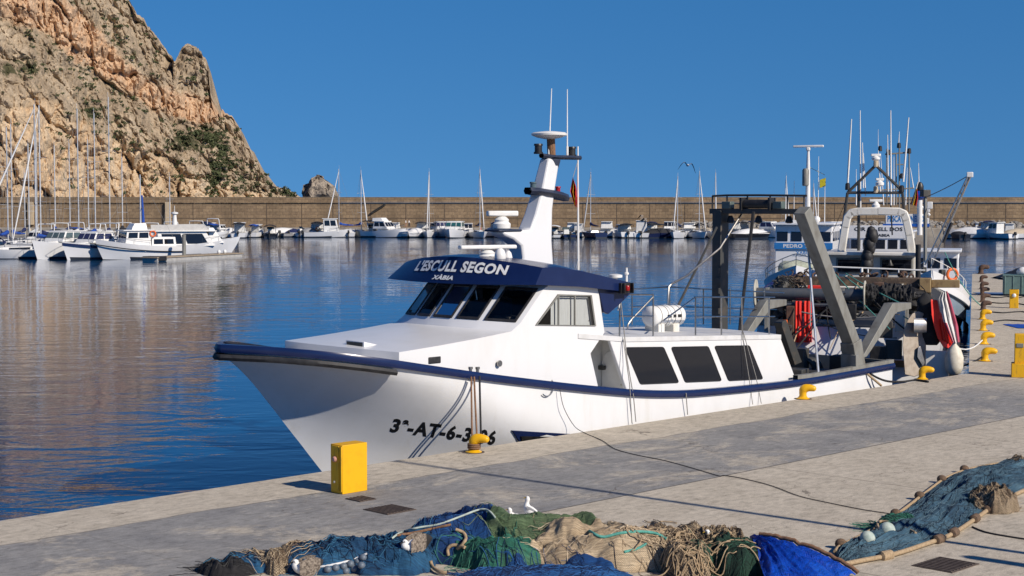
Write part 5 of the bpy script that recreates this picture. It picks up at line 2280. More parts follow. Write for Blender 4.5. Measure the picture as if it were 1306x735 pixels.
# big boat behind, with the blue signboard and the forest of masts
fb_, ed = bow_boat('white fishing boat with blue lettered signboard and white lettered bow board behind the trawler', 1117, 89, 18, 5.4, M['navy'], pm('grey_hull', (.3, .31, .31), None, 2, .4), None)
bw = MB()
bw.box((-1.0, 0, 4.72), (.08, 3.4, .75))
bp_ = link('bow_board', bw, M['white'], fb_, bev=.03)
front_text(bp_, 'CIR', -1.25, -.6, 4.78, 5.0, -.95, M['text_black'])
front_text(bp_, 'ELL DOS', .1, 1.45, 4.78, 5.0, -.95, M['text_black'])
front_text(bp_, 'XABEA', -.1, .75, 4.46, 4.62, -.95, M['text_black'])
hb3 = house_box(fb_, -10.5, -5, 3.6, 2.6, 4.6, 3.6, 4.2, 5)
ya, yb = to_local(fb_, AT(1130, 280, 94)).y, to_local(fb_, AT(1183, 280, 94)).y
mb = MB()
zt_, zb_ = to_local(fb_, AT(1150, 273, 94)).z, to_local(fb_, AT(1150, 286, 94)).z
mb.box((-4.9, (ya + yb) / 2, (zt_ + zb_) / 2), (.12, abs(ya - yb), zt_ - zb_))
sb = link('signboard', mb, M['plastic_white'], hb3, bev=.02)
mb = MB()
mb.box((-4.9, (ya + yb) / 2, zb_ - .06), (.3, abs(ya - yb) + .3, .16))
link('sign_edge', mb, M['blue_paint'], sb)
front_text(sb, 'PESCA DIANENO', lerp(ya, yb, .05), lerp(ya, yb, .93), zb_ + .14, zt_ - .1, -4.83, M['text_blue'])
mp2 = MB()
for x_, y0_, y1_, r_ in ((1147, 285, 187, .05), (1143, 262, 196, .05), (1159.5, 270, 190, .05), (1131, 262, 190, .04)):
    mp2.tube([to_local(fb_, AT(x_, y0_, 96)), to_local(fb_, AT(x_, y1_, 96))], r_, 6)
mp2.tube([to_local(fb_, AT(1129, 197, 96)), to_local(fb_, AT(1161, 194.5, 96))], .05, 6)
mp2.tube([to_local(fb_, AT(1142, 210, 96)), to_local(fb_, AT(1152, 210, 96))], .04, 6)
mp2.tube([to_local(fb_, AT(1120, 243, 96)), to_local(fb_, AT(1165, 240, 96))], .05, 6)
lm = link('lattice_mast', mp2, M['grey_metal'], fb_)
for x_, y_ in ((1146.5, 186), (1134, 195), (1159.5, 193), (1122.5, 190), (1150, 225)):
    mb = MB()
    mb.lathe([(.08, -.15), (.13, -.12), (.11, .14), (.06, .18)], to_local(fb_, AT(x_, y_, 95.8)), n=10)
    link('lamp', mb, M['black'], lm)
for x0_, y0_, x1_, y1_ in ((1146, 184, 1147, 168), (1165, 240, 1161, 214), (1172, 238, 1171.5, 208), (1140, 262, 1140, 200), (1127, 262, 1123, 196), (1092, 262, 1092, 216), (1180, 245, 1180, 242), (1155, 262, 1157, 214)):
    mb = MB()
    mb.tube([to_local(fb_, AT(x0_, y0_, 96)), to_local(fb_, AT(x1_, y1_, 96))], [.04, .015], 5)
    link('antenna', mb, M['plastic_white'], fb_)
mb = MB()
mb.tube([to_local(fb_, AT(1173, 300, 93)), to_local(fb_, AT(1173, 252, 93))], .16, 10)
mw = link('white_mast', mb, M['plastic_white'], fb_)
mb = MB()
mb.ball(to_local(fb_, AT(1173, 249, 93)), .36, 12, (1, 1, .9))
link('blue_cover', mb, M['blue_plastic'], mw)
mb = MB()
mb.ball(to_local(fb_, AT(1173, 240, 93)), .25, 10, (1, 1, 1.5))
link('black_shape', mb, M['black'], mw)
mb = MB()
for x_, y_, s_ in ((1186, 262, .3), (1182, 282, .25), (1184, 268, .2)):
    mb.box(to_local(fb_, AT(x_, y_, 93)), (s_, s_, s_ * 1.4))
mb.tube([to_local(fb_, AT(1174, 262, 93)), to_local(fb_, AT(1186, 275, 93))], .08, 6)
link('mast_fittings', mb, M['plastic_white'], mw, bev=.03)
# ================================================================ MARINA AND FAR BOATS
BG = 'boats moored along the breakwater'
MG = 'yachts in the marina under the cliff'


def place(name, label, cat, x, y, rz, group, dz=0):
    p = G(x, y, WATER)
    o = thing(name, label, cat, (p.x, p.y, WATER), R(rz), group, (0, 0, 0))
    if group == BG and name != 'sailing_yacht':
        o.scale = (1.18, 1.18, 1.18)
    return o


def cabin(parent, x0, x1, B_, z0, z1, rake_f=.6, rake_b=.1, glass='tint_glass', top=.86, mat='plastic_white', panes=3, wf=(.35, .88), side=True, name='cabin', bulge_=0.0):
    """Tapered deckhouse from x0 (aft) to x1 (forward) with inset window panes all round."""
    h, ht = B_ / 2, B_ / 2 * top
    v = [(x0, -h, z0), (x1, -h, z0), (x1, h, z0), (x0, h, z0), (x0 + rake_b, -ht, z1), (x1 - rake_f, -ht, z1), (x1 - rake_f, ht, z1), (x0 + rake_b, ht, z1)]
    mb = MB().add(v, [(3, 2, 1, 0), (4, 5, 6, 7), (0, 1, 5, 4), (1, 2, 6, 5), (2, 3, 7, 6), (3, 0, 4, 7)])
    c_ = link(name, mb, M[mat], parent, bev=.06)
    V = [Vector(q) for q in v]

    def quad(a, b, c, d, s0, s1, t0, t1, o):
        f = lambda s, t: a.lerp(b, s).lerp(d.lerp(c, s), t)
        n_ = (b - a).cross(d - a).normalized() * o
        m_ = MB()
        q = [f(s0, t0), f(s1, t0), f(s1, t1), f(s0, t1)]
        m_.prism([p - n_ * .3 for p in q], n_ * 1.3)
        link('window', m_, M[glass], c_)
    for k in range(panes):
        quad(V[1], V[2], V[6], V[5], (k + .06) / panes, (k + .94) / panes, wf[0], wf[1], .015)
    if side:
        for a, b, c, d in ((V[0], V[1], V[5], V[4]), (V[2], V[3], V[7], V[6])):
            for k in range(2):
                quad(a, b, c, d, .08 + .44 * k, .46 + .44 * k, wf[0], wf[1], .015)
    return c_


def outboard(parent, x, y, z=.55, mat='black'):
    mb = MB()
    mb.box((x - .15, y, z + .35), (.5, .34, .5), taper=.75)
    mb.box((x - .12, y, z - .3), (.2, .14, .9))
    link('outboard_motor', mb, M[mat], parent, bev=.06)


def rail(parent, ed, i0, h=.55, mat='steel', ins=.95):
    mb = MB()
    for sg in (1, -1):
        mb.tube([Vector((p.x - .05, sg * p.y * ins, p.z + h)) for p in ed[i0:]], .022, 5)
        for p in ed[i0::4]:
            mb.tube([Vector((p.x - .05, sg * p.y * ins, p.z)), Vector((p.x - .05, sg * p.y * ins, p.z + h))], .018, 5)
    link('bow_rail', mb, M[mat], parent)


def bimini(parent, x0, x1, B_, z0, z1, mat):
    mb = MB()
    rows = []
    for i in range(6):
        t = i / 5
        rows.append([(lerp(x0, x1, t), lerp(-B_ / 2, B_ / 2, k / 8), z1 + .22 * (1 - (2 * k / 8 - 1) ** 2) - .12 * (2 * t - 1) ** 2) for k in range(9)])
    mb.grid(rows)
    mb.grid([[(p[0], p[1], p[2] - .05) for p in r] for r in rows])
    b_ = link('canopy', mb, M[mat], parent, smooth=50)
    mb = MB()
    for sg in (1, -1):
        for xx in (x0 + .1, x1 - .1):
            mb.tube([((x0 + x1) / 2, sg * B_ / 2, z0), (xx, sg * B_ / 2, z1)], .022, 5)
    mb.tube([((x0 + x1) / 2, -B_ / 2, z0), ((x0 + x1) / 2, B_ / 2, z0)], .022, 5)
    link('canopy_frame', mb, M['steel'], b_)


def cover(parent, x0, x1, B_, z0, z1, mat, peak=.5):
    mb = MB()
    rows = []
    for i in range(13):
        t = i / 12
        row = []
        for k in range(11):
            s = 2 * k / 10 - 1
            w_ = B_ / 2 * (1 - max(0, (t - .5) * 2) ** 2.2 * .8)
            zz = z0 + (z1 - z0) * (math.sin(math.pi * min(1, t / (2 * peak) if t < peak else .5 + (t - peak) / (2 * (1 - peak)))) ** .7) * (1 - abs(s) ** 2.4)
            p = Vector((lerp(x0, x1, t), s * w_, zz))
            p.z += .05 * noise.noise(p * 2.2)
            row.append(p)
        rows.append(row)
    mb.grid(rows)
    link('boat_cover', mb, M[mat], parent, smooth=60)


def base_boat(name, label, cat, x, y, rz, group, L_, B_, fs, fb, hull='white', deck='white_deck', stripe=None, boot=None, rake=.9, flare=.3, pw_=2.2):
    o = place(name, label, cat, x, y, rz, group)
    hm, ed = hull_shell(L_, B_, fs, fb, rake, pw_, .88, .35, 20, 7, flare, -L_ / 2)
    antifoul(link('hull', hm, M[hull], o, smooth=45))
    link('deck', edge_deck(ed, -.06), M[deck], o)
    if stripe:
        link('hull_stripe', edge_strip(ed, -.42, -.12, .012), M[stripe], o, smooth=45)
    return o, ed


def cockpit(o, x0, x1, B_, z, mat='interior'):
    mb = MB()
    mb.box(((x0 + x1) / 2, 0, z), (x1 - x0, B_, .08))
    link('cockpit', mb, M[mat], o)


def cruiser(label, x, y, rz, L_=8, B_=2.9, hull='white', glass='tint_glass', stripe=None, fly=False, group=BG, canopy=None, fs=1.0, fb=1.5, arch=False, cab=1.1, motor=True, cat='motor boat', name='motor_boat', railon=True):
    o, ed = base_boat(name, label, cat, x, y, rz, group, L_, B_, fs, fb, hull, stripe=stripe)
    z = fs - .05
    cockpit(o, -L_ * .47, -L_ * .15, B_ * .7, z + .03)
    tr_ = MB()
    tr_.add([(-L_ * .1, -B_ * .38, z), (L_ * .36, -B_ * .16, z + .25), (L_ * .36, B_ * .16, z + .25), (-L_ * .1, B_ * .38, z), (-L_ * .1, -B_ * .34, z + .62), (L_ * .28, -B_ * .12, z + .5), (L_ * .28, B_ * .12, z + .5), (-L_ * .1, B_ * .34, z + .62)], [(3, 2, 1, 0), (4, 5, 6, 7), (0, 1, 5, 4), (1, 2, 6, 5), (2, 3, 7, 6), (3, 0, 4, 7)])
    link('foredeck', tr_, M['plastic_white'], o, bev=.08)
    c_ = cabin(o, -L_ * .2, L_ * .16, B_ * .84, z + .45, z + .45 + cab, .75, .2, glass)
    mb = MB()
    mb.box((-L_ * .08, 0, z + .47 + cab), (L_ * .3, B_ * .78, .1))
    link('roof', mb, M['plastic_white'], c_, bev=.04)
    if fly:
        mb = MB()
        mb.add([(-L_ * .22, -B_ * .36, z + .5 + cab), (L_ * .03, -B_ * .3, z + .5 + cab), (L_ * .03, B_ * .3, z + .5 + cab), (-L_ * .22, B_ * .36, z + .5 + cab), (-L_ * .22, -B_ * .34, z + 1.0 + cab), (-L_ * .03, -B_ * .26, z + 1.05 + cab), (-L_ * .03, B_ * .26, z + 1.05 + cab), (-L_ * .22, B_ * .34, z + 1.0 + cab)], [(3, 2, 1, 0), (4, 5, 6, 7), (0, 1, 5, 4), (1, 2, 6, 5), (2, 3, 7, 6), (3, 0, 4, 7)])
        link('flybridge', mb, M['plastic_white'], c_, bev=.05)
    if arch:
        mb = MB()
        h = B_ * .42
        mb.tube(smoothpts([(-L_ * .22, -h, z + .3), (-L_ * .26, -h, z + 1.2 + cab), (-L_ * .27, -h * .7, z + 1.45 + cab), (-L_ * .27, h * .7, z + 1.45 + cab), (-L_ * .26, h, z + 1.2 + cab), (-L_ * .22, h, z + .3)], 4), .07, 7)
        link('radar_arch', mb, M['plastic_white'], o, smooth=60)
    if canopy:
        bimini(o, -L_ * .47, -L_ * .17, B_ * .8, z + .2, z + .5 + cab, canopy)
    if motor:
        outboard(o, -L_ / 2 - .15, 0)
    if railon:
        rail(o, ed, 9)
    return o


def pilothouse(label, x, y, rz, L_=6.5, B_=2.5, group=BG, hull='white', house='plastic_white', glass='tint_glass', canopy=None, hh=1.75, fs=.85, fb=1.35, ring=False, x0=-.08, x1=.22):
    o, ed = base_boat('cabin_boat', label, 'cabin boat', x, y, rz, group, L_, B_, fs, fb, hull)
    z = fs - .05
    cockpit(o, -L_ * .47, L_ * x0, B_ * .74, z + .03)
    c_ = cabin(o, L_ * x0, L_ * x1, B_ * .66, z, z + hh, .45, -.1, glass, .9, house, 2, (.5, .9))
    mb = MB()
    mb.box((L_ * (x0 + x1) / 2 - .25, 0, z + hh + .05), (L_ * (x1 - x0) + .1, B_ * .68, .09))
    link('roof', mb, M[house], c_, bev=.03)
    if canopy:
        bimini(o, -L_ * .42, L_ * x0, B_ * .7, z + .2, z + hh - .1, canopy)
    if ring:
        mb = MB()
        mb.torus((-L_ * .2, B_ * .4, z + .6), .3, .08, (.3, 1, 0), 16, 6)
        link('lifebuoy', mb, M['orange'], o)
    outboard(o, -L_ / 2 - .15, 0)
    rail(o, ed, 10, .45)
    return o


def covered(label, x, y, rz, L_=6.5, B_=2.4, cov='canvas_white', hull='white', group=BG, canopy=None, h=.75, motor=True):
    o, ed = base_boat('covered_boat', label, 'covered boat', x, y, rz, group, L_, B_, .75, 1.05, hull)
    cover(o, -L_ * .45, L_ * .46, B_ * .98, .72, .8 + h, cov, .45)
    if canopy:
        bimini(o, -L_ * .3, L_ * .05, B_ * .8, .8, 2.1, canopy)
    if motor:
        outboard(o, -L_ / 2 - .1, 0)
    return o


def openboat(label, x, y, rz, L_=5.5, B_=2.2, hull='white', canopy=None, group=BG, screen=True, console=True, name='open_boat', cat='open boat'):
    o, ed = base_boat(name, label, cat, x, y, rz, group, L_, B_, .6, .95, hull)
    cockpit(o, -L_ * .46, L_ * .2, B_ * .78, .62)
    if console:
        mb = MB()
        mb.box((0, 0, 1.0), (.6, B_ * .4, .75), taper=.85)
        c_ = link('console', mb, M['plastic_white'], o, bev=.05)
        if screen:
            mb = MB()
            mb.prism([(.25, -B_ * .28, 1.35), (.25, B_ * .28, 1.35), (.05, B_ * .24, 1.75), (.05, -B_ * .24, 1.75)], (.015, 0, 0))
            link('windscreen', mb, M['grey_glass'], c_)
    if canopy:
        bimini(o, -L_ * .36, L_ * .06, B_ * .8, .65, 1.9, canopy)
    outboard(o, -L_ / 2 - .12, 0)
    return o


def sailboat(label, x, y, rz, L_=9, B_=3.0, mast_h=12, group=BG, hull='white', sail='canvas_blue', spray=None, genoa=True, mast_x=.08, stripe=None, boom=True, fs=1.0, fb=1.3, tilt=0.0, spread=2, gen_mat='canvas_white', ring=False):
    o, ed = base_boat('sailing_yacht', label, 'sailing yacht', x, y, rz, group, L_, B_, fs, fb, hull, stripe=stripe, rake=1.2)
    z = fs - .05
    mb = MB()
    mb.add([(-L_ * .16, -B_ * .3, z), (L_ * .24, -B_ * .16, z + .1), (L_ * .24, B_ * .16, z + .1), (-L_ * .16, B_ * .3, z), (-L_ * .14, -B_ * .26, z + .5), (L_ * .18, -B_ * .13, z + .4), (L_ * .18, B_ * .13, z + .4), (-L_ * .14, B_ * .26, z + .5)], [(3, 2, 1, 0), (4, 5, 6, 7), (0, 1, 5, 4), (1, 2, 6, 5), (2, 3, 7, 6), (3, 0, 4, 7)])
    cr = link('coachroof', mb, M['plastic_white'], o, bev=.07)
    for sg in (1, -1):
        mb = MB()
        mb.prism([(-L_ * .11, sg * B_ * .297, z + .17), (L_ * .1, sg * B_ * .225, z + .2), (L_ * .1, sg * B_ * .212, z + .34), (-L_ * .11, sg * B_ * .277, z + .4)], (0, sg * .015, 0))
        link('window', mb, M['tint_glass'], cr)
    cockpit(o, -L_ * .44, -L_ * .17, B_ * .55, z + .03)
    mx_, zt = L_ * mast_x, z + mast_h
    mb = MB()
    mb.tube([(mx_, 0, z + .3), (mx_, 0, zt)], [.095, .075], 8)
    mb.tube([(mx_ - .1, 0, zt), (mx_ - .1, 0, zt + .7)], .02, 4)
    ma = link('mast', mb, M['mast'], o)
    mb = MB()
    for q in range(spread):
        zz = z + mast_h * (q + 1) / (spread + 1.2)
        mb.tube([(mx_ - .08, -B_ * .3, zz), (mx_, 0, zz + .05), (mx_ - .08, B_ * .3, zz)], .028, 5)
        mb.tube([(mx_, 0, z + mast_h / (spread + 1.2)), (mx_, 0, zz + .06)], .03, 4) if q else None
    link('spreader', mb, M['mast'], ma)
    mb = MB()
    for sg in (1, -1):
        zz = z + mast_h * (spread) / (spread + 1.2)
        mb.tube([(mx_ - .1, sg * B_ * .45, z), (mx_ - .08, sg * B_ * .3, z + mast_h / (spread + 1.2)), (mx_, 0, zt - .3)], .015, 4)
    mb.tube([(-L_ * .49, 0, z), (mx_, 0, zt)], .015, 4)
    link('rigging', mb, M['rope_grey'], ma)
    if genoa:
        a, b = Vector((L_ * .47, 0, fb + .2)), Vector((mx_ + .05, 0, zt - .6))
        mb = MB()
        n_ = 12
        mb.tube([a.lerp(b, i / n_) for i in range(n_ + 1)], [.04 + .075 * math.sin(math.pi * min(1, .12 + i / n_ * .88)) for i in range(n_ + 1)], 6)
        link('furled_sail', mb, M[gen_mat], ma, smooth=60)
    if boom:
        mb = MB()
        zb = z + 1.35
        mb.tube([(mx_ - .05, 0, zb + .1), (mx_ - L_ * .02, 0, zb + .35), (mx_ - L_ * .12, 0, zb + .12), (mx_ - L_ * .3, 0, zb), (mx_ - L_ * .42, 0, zb - .02)], [.12, .3, .2, .14, .08], 8)
        link('sail_cover', mb, M[sail], ma, smooth=60)
    if spray:
        mb = MB()
        rows = []
        for i in range(5):
            t = i / 4
            rows.append([(-L_ * .14 + (-1 + t) * .9 * 0 - .9 * (1 - t) + 0, math.cos(a) * B_ * .33, z + .3 + math.sin(a) * (.5 + .5 * (1 - t))) for a in [math.pi * k / 8 for k in range(9)]])
        mb.grid(rows)
        link('spray_hood', mb, M[spray], o, smooth=60)
    if ring:
        mb = MB()
        mb.torus((-L_ * .42, B_ * .42, z + .6), .28, .08, (.3, 1, 0), 16, 6)
        link('lifebuoy', mb, M['orange'], o)
    rail(o, ed, 0, .55)
    return o


# ---- the marina on the left, waterline about 183 m away
DOWN = -90
sailboat('white sloop at far left with blue bottom line and navy spray hood', 24, 330, -158, 11, 3.4, 17, MG, sail='canvas_blue', spray='canvas_navy', ring=True, mast_x=-.18)
cruiser('white motor cruiser with pale green windscreen, left of the navy striped one', 80, 330, -118, 9.5, 3.6, glass='grey_glass', group=MG, fs=1.6, fb=2.2, cab=1.2, motor=False)
cruiser('motor cruiser with broad navy band round its hull and windows', 120, 330.5, -122, 9.5, 3.6, stripe='hull_dark', glass='canvas_navy', group=MG, fs=1.5, fb=2.1, cab=1.2, motor=False, arch=True)
# trawler yacht
ty, ed = base_boat('trawler_yacht', 'white trawler yacht with small aft cabin, orange lifebuoy and blue furled mast', 'trawler yacht', 176, 330.6, -146, MG, 11, 3.7, 1.6, 2.6, 'white', rake=1.2, flare=.35)
c_ = cabin(ty, -1.2, 2.2, 2.9, 1.6, 3.55, .35, 0, 'tint_glass', .92, 'plastic_white', 3, (.55, .9))
mb = MB()
mb.box((.4, 0, 3.62), (4.0, 3.1, .12))
link('roof', mb, M['plastic_white'], c_, bev=.04)
cabin(ty, -.9, 1.2, 2.2, 3.65, 4.5, .5, .1, 'plastic_white', .8, 'plastic_white', 1, (.3, .6), False, 'upper_cabin')
cabin(ty, -4.6, -1.3, 2.7, 1.5, 2.75, .1, .1, 'tint_glass', .9, 'plastic_white', 2, (.3, .8), True, 'aft_cabin')
mb = MB()
mb.torus((-1.4, 1.5, 3.2), .34, .1, (.3, 1, 0), 18, 6)
link('lifebuoy', mb, M['orange'], ty)
mb = MB()
mb.tube([(-.4, 0, 4.4), (-.4, 0, 10.6)], [.11, .07], 8)
tm_ = link('mast', mb, M['mast'], ty)
mb = MB()
mb.tube([(-.75, 0, 4.6), (-.6, 0, 8)], [.2, .12], 8)
link('furled_sail', mb, M['canvas_blue'], tm_)
mb = MB()
mb.tube([(-.5, -1.1, 6.4), (-.5, 1.1, 6.4)], .04, 5)
mb.tube([(-5.2, 0, 1.8), (-.4, 0, 10.4)], .015, 4)
mb.tube([(5.2, 0, 2.7), (-.4, 0, 10.4)], .015, 4)
link('rigging', mb, M['rope_grey'], tm_)
rail(ty, ed, 6, .6)
link('wale', edge_strip(ed, -.75, -.62, .03), M['hull_black'], ty, smooth=45)
# large motor yacht stern quarter on
my, ed = base_boat('motor_yacht', 'large white motor yacht with dark wraparound windows, right end of the marina', 'motor yacht', 243, 326, 22, MG, 14.5, 4.4, 1.5, 2.9, 'white', rake=1.8, flare=.3)
c_ = cabin(my, -4.8, 3.2, 3.9, 1.5, 3.7, 1.3, -.2, 'tint_glass', .9, 'plastic_white', 3, (.16, .86))
mb = MB()
mb.box((-1.2, 0, 3.8), (9.2, 4.3, .16))
link('roof', mb, M['plastic_white'], c_, bev=.05)
mb = MB()
mb.grid([[(-5.2, -2.0, 3.85), (2.4, -1.8, 3.85), (3.0, 0, 3.85), (2.4, 1.8, 3.85), (-5.2, 2.0, 3.85)], [(-5.3, -2.0, 4.75), (1.4, -1.7, 4.85), (2.0, 0, 4.85), (1.4, 1.7, 4.85), (-5.3, 2.0, 4.75)]])
link('flybridge', mb, pm('grey_white_dodger', (.5, .49, .47), (.42, .41, .4), 2, .7), my)
mb = MB()
mb.lathe([(.5, 0), (.36, 1.0), (.25, 2.3), (.25, 2.5)], (-2.2, 0, 3.9), n=12)
mm_ = link('radar_mast', mb, M['plastic_white'], my)
mb = MB()
mb.lathe([(.3, 0), (.5, .1), (.5, .3), (.2, .4)], (-2.2, 0, 6.35), n=14)
mb.tube([(-2.2, 0, 6.6), (-2.2, 0, 7.7)], .04, 5)
link('radar', mb, M['plastic_white'], mm_)
cabin(my, 2.4, 4.6, 3.0, 1.9, 4.3, 1.5, 0, 'plastic_white', .8, 'plastic_white', 1, (.3, .6), False, 'bow_fairing')
rail(my, ed, 10, .7)
my.scale = (.86, .86, .8)
ty.scale = (.92, .92, .92)
# yachts behind, their hulls half hidden: masts carry them
for lab, x, y, rz, L_, mh, sl_, sp_, mx_ in (
        ('sloop behind the far left sloop, leftmost mast of the marina', 6, 322, 80, 10, 15.5, 'canvas_blue', 'canvas_navy', .1),
        ('sloop with bright blue sail cover, second mast from the left', 20, 320, -95, 10, 16.2, 'canvas_blue', None, .1),
        ('tall masted sloop with furled genoa, tallest mast left of the cruisers', 62, 322, -125, 12, 18.3, 'canvas_navy', 'canvas_navy', .1),
        ('sloop behind the pale green windscreen cruiser', 96, 319, 70, 11, 18.6, 'canvas_white', None, .08),
        ('sloop with blue sail bag between the two motor cruisers', 120, 318, 80, 11, 18.2, 'canvas_blue', None, .05),
        ('sloop with grey mast behind the trawler yacht bow, highest mast of the marina', 139, 316, 75, 12, 21, 'canvas_navy', None, .03),
        ('small sloop with short mast at the left, between the big sloops', 31, 316, 85, 8, 10, 'canvas_navy', None, .05),
        ('slim grey masted sloop just left of the tallest mast', 112, 315, 85, 10, 15, 'canvas_white', None, .05),
        ('sloop with thin mast seen between the pale sloops', 47, 314, 95, 10, 16.5, 'canvas_white', None, .05)):
    sailboat(lab, x, y, rz, L_, L_ * .31, mh, MG, sail=sl_, spray=sp_, mast_x=mx_, genoa='tallest mast left' in lab)
for lab, x, y, rz, L_, mh, sl_, sp_, mx_ in (
        ('sloop at the far left edge with navy boom cover', 1, 318, -80, 11, 17, 'canvas_navy', 'canvas_navy', .1),
        ('sloop with tan boom cover among the left masts', 38, 317, -75, 10, 14, 'canvas_beige', None, .08),
        ('white sloop with blue cover in the second marina rank, below the cliff base', 70, 313, 95, 10, 14.5, 'canvas_blue', 'canvas_blue', .06),
        ('white sloop with navy cover in the rear marina rank, left of the grey mast', 88, 312, 85, 10, 15, 'canvas_navy', None, .06),
        ('sloop with charcoal cover in the rear marina rank, right of the highest mast', 156, 311, 95, 9, 13, 'canvas_dark', None, .06),
        ('little sloop in the rear marina rank behind the motor yacht', 216, 309, 85, 8, 10, 'canvas_blue', None, .06)):
    sailboat(lab, x, y, rz, L_, L_ * .31, mh, MG, sail=sl_, spray=sp_, mast_x=mx_, genoa='tallest mast left' in lab)
for lab, x, y, rz, c in (('white motor boat moored between the left sloops', 50, 318, -100, None), ('white motor boat with blue canopy in the rear marina rank', 104, 312, 85, 'canvas_blue'), ('white motor boat with dark canopy right of the highest mast', 166, 313, 80, 'canvas_dark'), ('white motor boat peeping out behind the motor yacht flybridge', 228, 311, 70, 'canvas_white'), ('white motor boat in the rear rank right of the radar mast', 258, 308, 75, 'canvas_navy')):
    cruiser(lab, x, y, rz, 8.5, 3.0, group=MG, canopy=c, arch=True, motor=False)
for lab, x, y, rz, c in (('white motor boat with radar arch behind the navy striped cruiser', 133, 316, 80, 'canvas_white'), ('grey covered motor boat behind the sloops at left', 82, 314, 90, 'canvas_grey'), ('white sport boat moored behind the trawler yacht', 200, 314, 80, None)):
    cruiser(lab, x, y, rz, 8.5, 3.0, group=MG, canopy=c, arch=True, motor=False)
# pontoon
mb = MB()
p0, p1 = G(190, 333.6, WATER), G(301, 327.5, WATER)
d_ = (p1 - p0)
pn = thing('pontoon', 'floating pontoon with timber deck beside the white motor yacht', 'pontoon', (p0 + d_ / 2), math.atan2(d_.y, d_.x), None, (0, 0, 0))
mb = MB()
mb.box((0, 0, .42), (d_.length, 2.2, .14))
link('deck', mb, M['wood_deck'], pn, bev=.02)
mb = MB()
mb.box((0, 0, .15), (d_.length * .98, 2.0, .4))
link('float', mb, pm('grey_float_concrete', (.42, .41, .39), (.3, .29, .27), 2, .8), pn)
mb = MB()
mb.box((-d_.length * .44, 0, .3), (1.4, 2.3, .5))
link('end_fender', mb, M['rubber'], pn, bev=.05)
mb = MB()
mb.tube([(-d_.length * .1, .2, .4), (-d_.length * .1, .2, 2.7)], .22, 12)
mb.lathe([(.24, 0), (.24, .12), (.1, .2)], (-d_.length * .1, .2, 2.7), n=12)
link('mooring_pile', mb, M['grey_metal'], pn)
for k, f in enumerate((.23, .3)):
    mb = MB()
    mb.ball((f * d_.length, -.7, .72), .24, 10, (1, 1, 1.1))
    link('buoy', mb, M['plastic_white'], pn)

# ---- the row under the breakwater, left to right
cruiser('white runabout with blue canopy and white arch, first boat right of the marina', 279, 304, 70, 6.5, 2.5, canopy='canvas_blue', arch=True, cab=.7)
pilothouse('white cabin boat with open dark cockpit, second from the marina', 306, 303.5, 95, 7, 2.7, canopy='canvas_dark', hh=1.6)
pilothouse('small white boat with dark windscreen and blue seat cover, third from the marina', 327, 303, 80, 5.5, 2.2, hh=1.25, canopy='canvas_blue')
openboat('black inflatable boat with dark canopy, fourth from the marina', 345, 303, 95, 5.5, 2.2, 'hull_black', 'canvas_dark')
covered('boat under a wrinkled white cover beside the black inflatable', 362, 302.5, 25, 7, 2.4)
openboat('grey sport boat with windscreen left of the tall pilothouse boat', 383, 302.5, 35, 7, 2.4, 'canvas_grey', None)
pilothouse('white fishing boat with tall pilothouse and orange lifebuoy', 416, 303, 5, 7, 2.8, hh=2.2, ring=True, x0=-.05, x1=.3)
sailboat('beige sloop with blue boom cover, left one of the beige pair', 436, 302.5, -140, 8, 2.8, 12.2, hull='canvas_beige')
sailboat('beige sloop with blue boom cover, right one of the beige pair', 459, 302.5, -60, 8, 2.8, 12.0, hull='canvas_beige')
cruiser('flybridge cabin cruiser right of the beige sloops', 491, 303, -28, 8, 3.0, fly=True, cab=1.2, canopy='canvas_dark')
covered('low white boat between the flybridge cruiser and a covered boat', 513, 303, -70, 6.5, 2.5, h=.5)
covered('boat under a smooth white cover below the two walkers', 531, 303, -110, 6.5, 2.5)
sailboat('white sloop without boom cover left of the green windscreen cruiser', 548, 303, -95, 8, 2.8, 11.6, sail='canvas_dark', boom=False)
cruiser('white cruiser with wide green windscreen', 580, 303.5, -100, 8.5, 3.3, glass='green_glass', cab=1.2, motor=False)
sailboat('white sloop with dark boom cover right of the green windscreen cruiser', 611, 303.5, -75, 8.5, 2.9, 12, sail='canvas_navy', ring=True)
cruiser('white sport boat with raked windscreen behind the mast radar', 640, 303, -80, 7.5, 2.6)
openboat('white open boat with dark motors just right of the white mast', 707, 304, 85, 7, 2.6, canopy='canvas_white')
openboat('low dark boat beside the white open boat', 722, 304, 100, 6, 2.3, 'hull_dark')
sailboat('dark blue hulled sloop behind the red and yellow flag', 755, 303.5, 110, 9, 3, 11.5, hull='hull_dark', sail='canvas_navy')
cruiser('white runabout with black bimini beside the white pilothouse', 794, 303.5, 100, 7, 2.6, canopy='canvas_dark', cab=.7)
pilothouse('white boat with boxy grey white pilothouse', 818, 303.5, 85, 7, 2.7, hh=1.9, house='canvas_white', glass='canvas_white')
covered('dark covered boat with black bimini right of the boxy pilothouse', 843, 303.5, 20, 7, 2.5, 'canvas_dark', 'hull_dark', canopy='canvas_dark')
sailboat('white sloop with small blue bag, right of the dark covered boat', 865, 304, -110, 8, 2.9, 10.6, sail='canvas_navy')
sailboat('white sloop with dark peaked sail cover, left of the gantry', 890, 304, -75, 8, 2.8, 11.6, sail='canvas_dark')
sailboat('white sloop seen beside the dark gantry leg', 912, 304, -95, 8.5, 3, 11.3, sail='canvas_dark')
covered('black hulled boat under a white cover seen through the gantry', 958, 304, 30, 8, 2.7, 'canvas_white', 'hull_black')
cruiser('white cruiser with navy cockpit cover seen through the gantry', 983, 303, -35, 8, 2.9, glass='canvas_navy', canopy='canvas_navy')
cruiser('white cruiser just left of the trawler mast frame', 1064, 303, -60, 8, 2.9)
openboat('white open boat between the blue wheelhouse and the trawler', 1046, 303, 80, 6, 2.3)
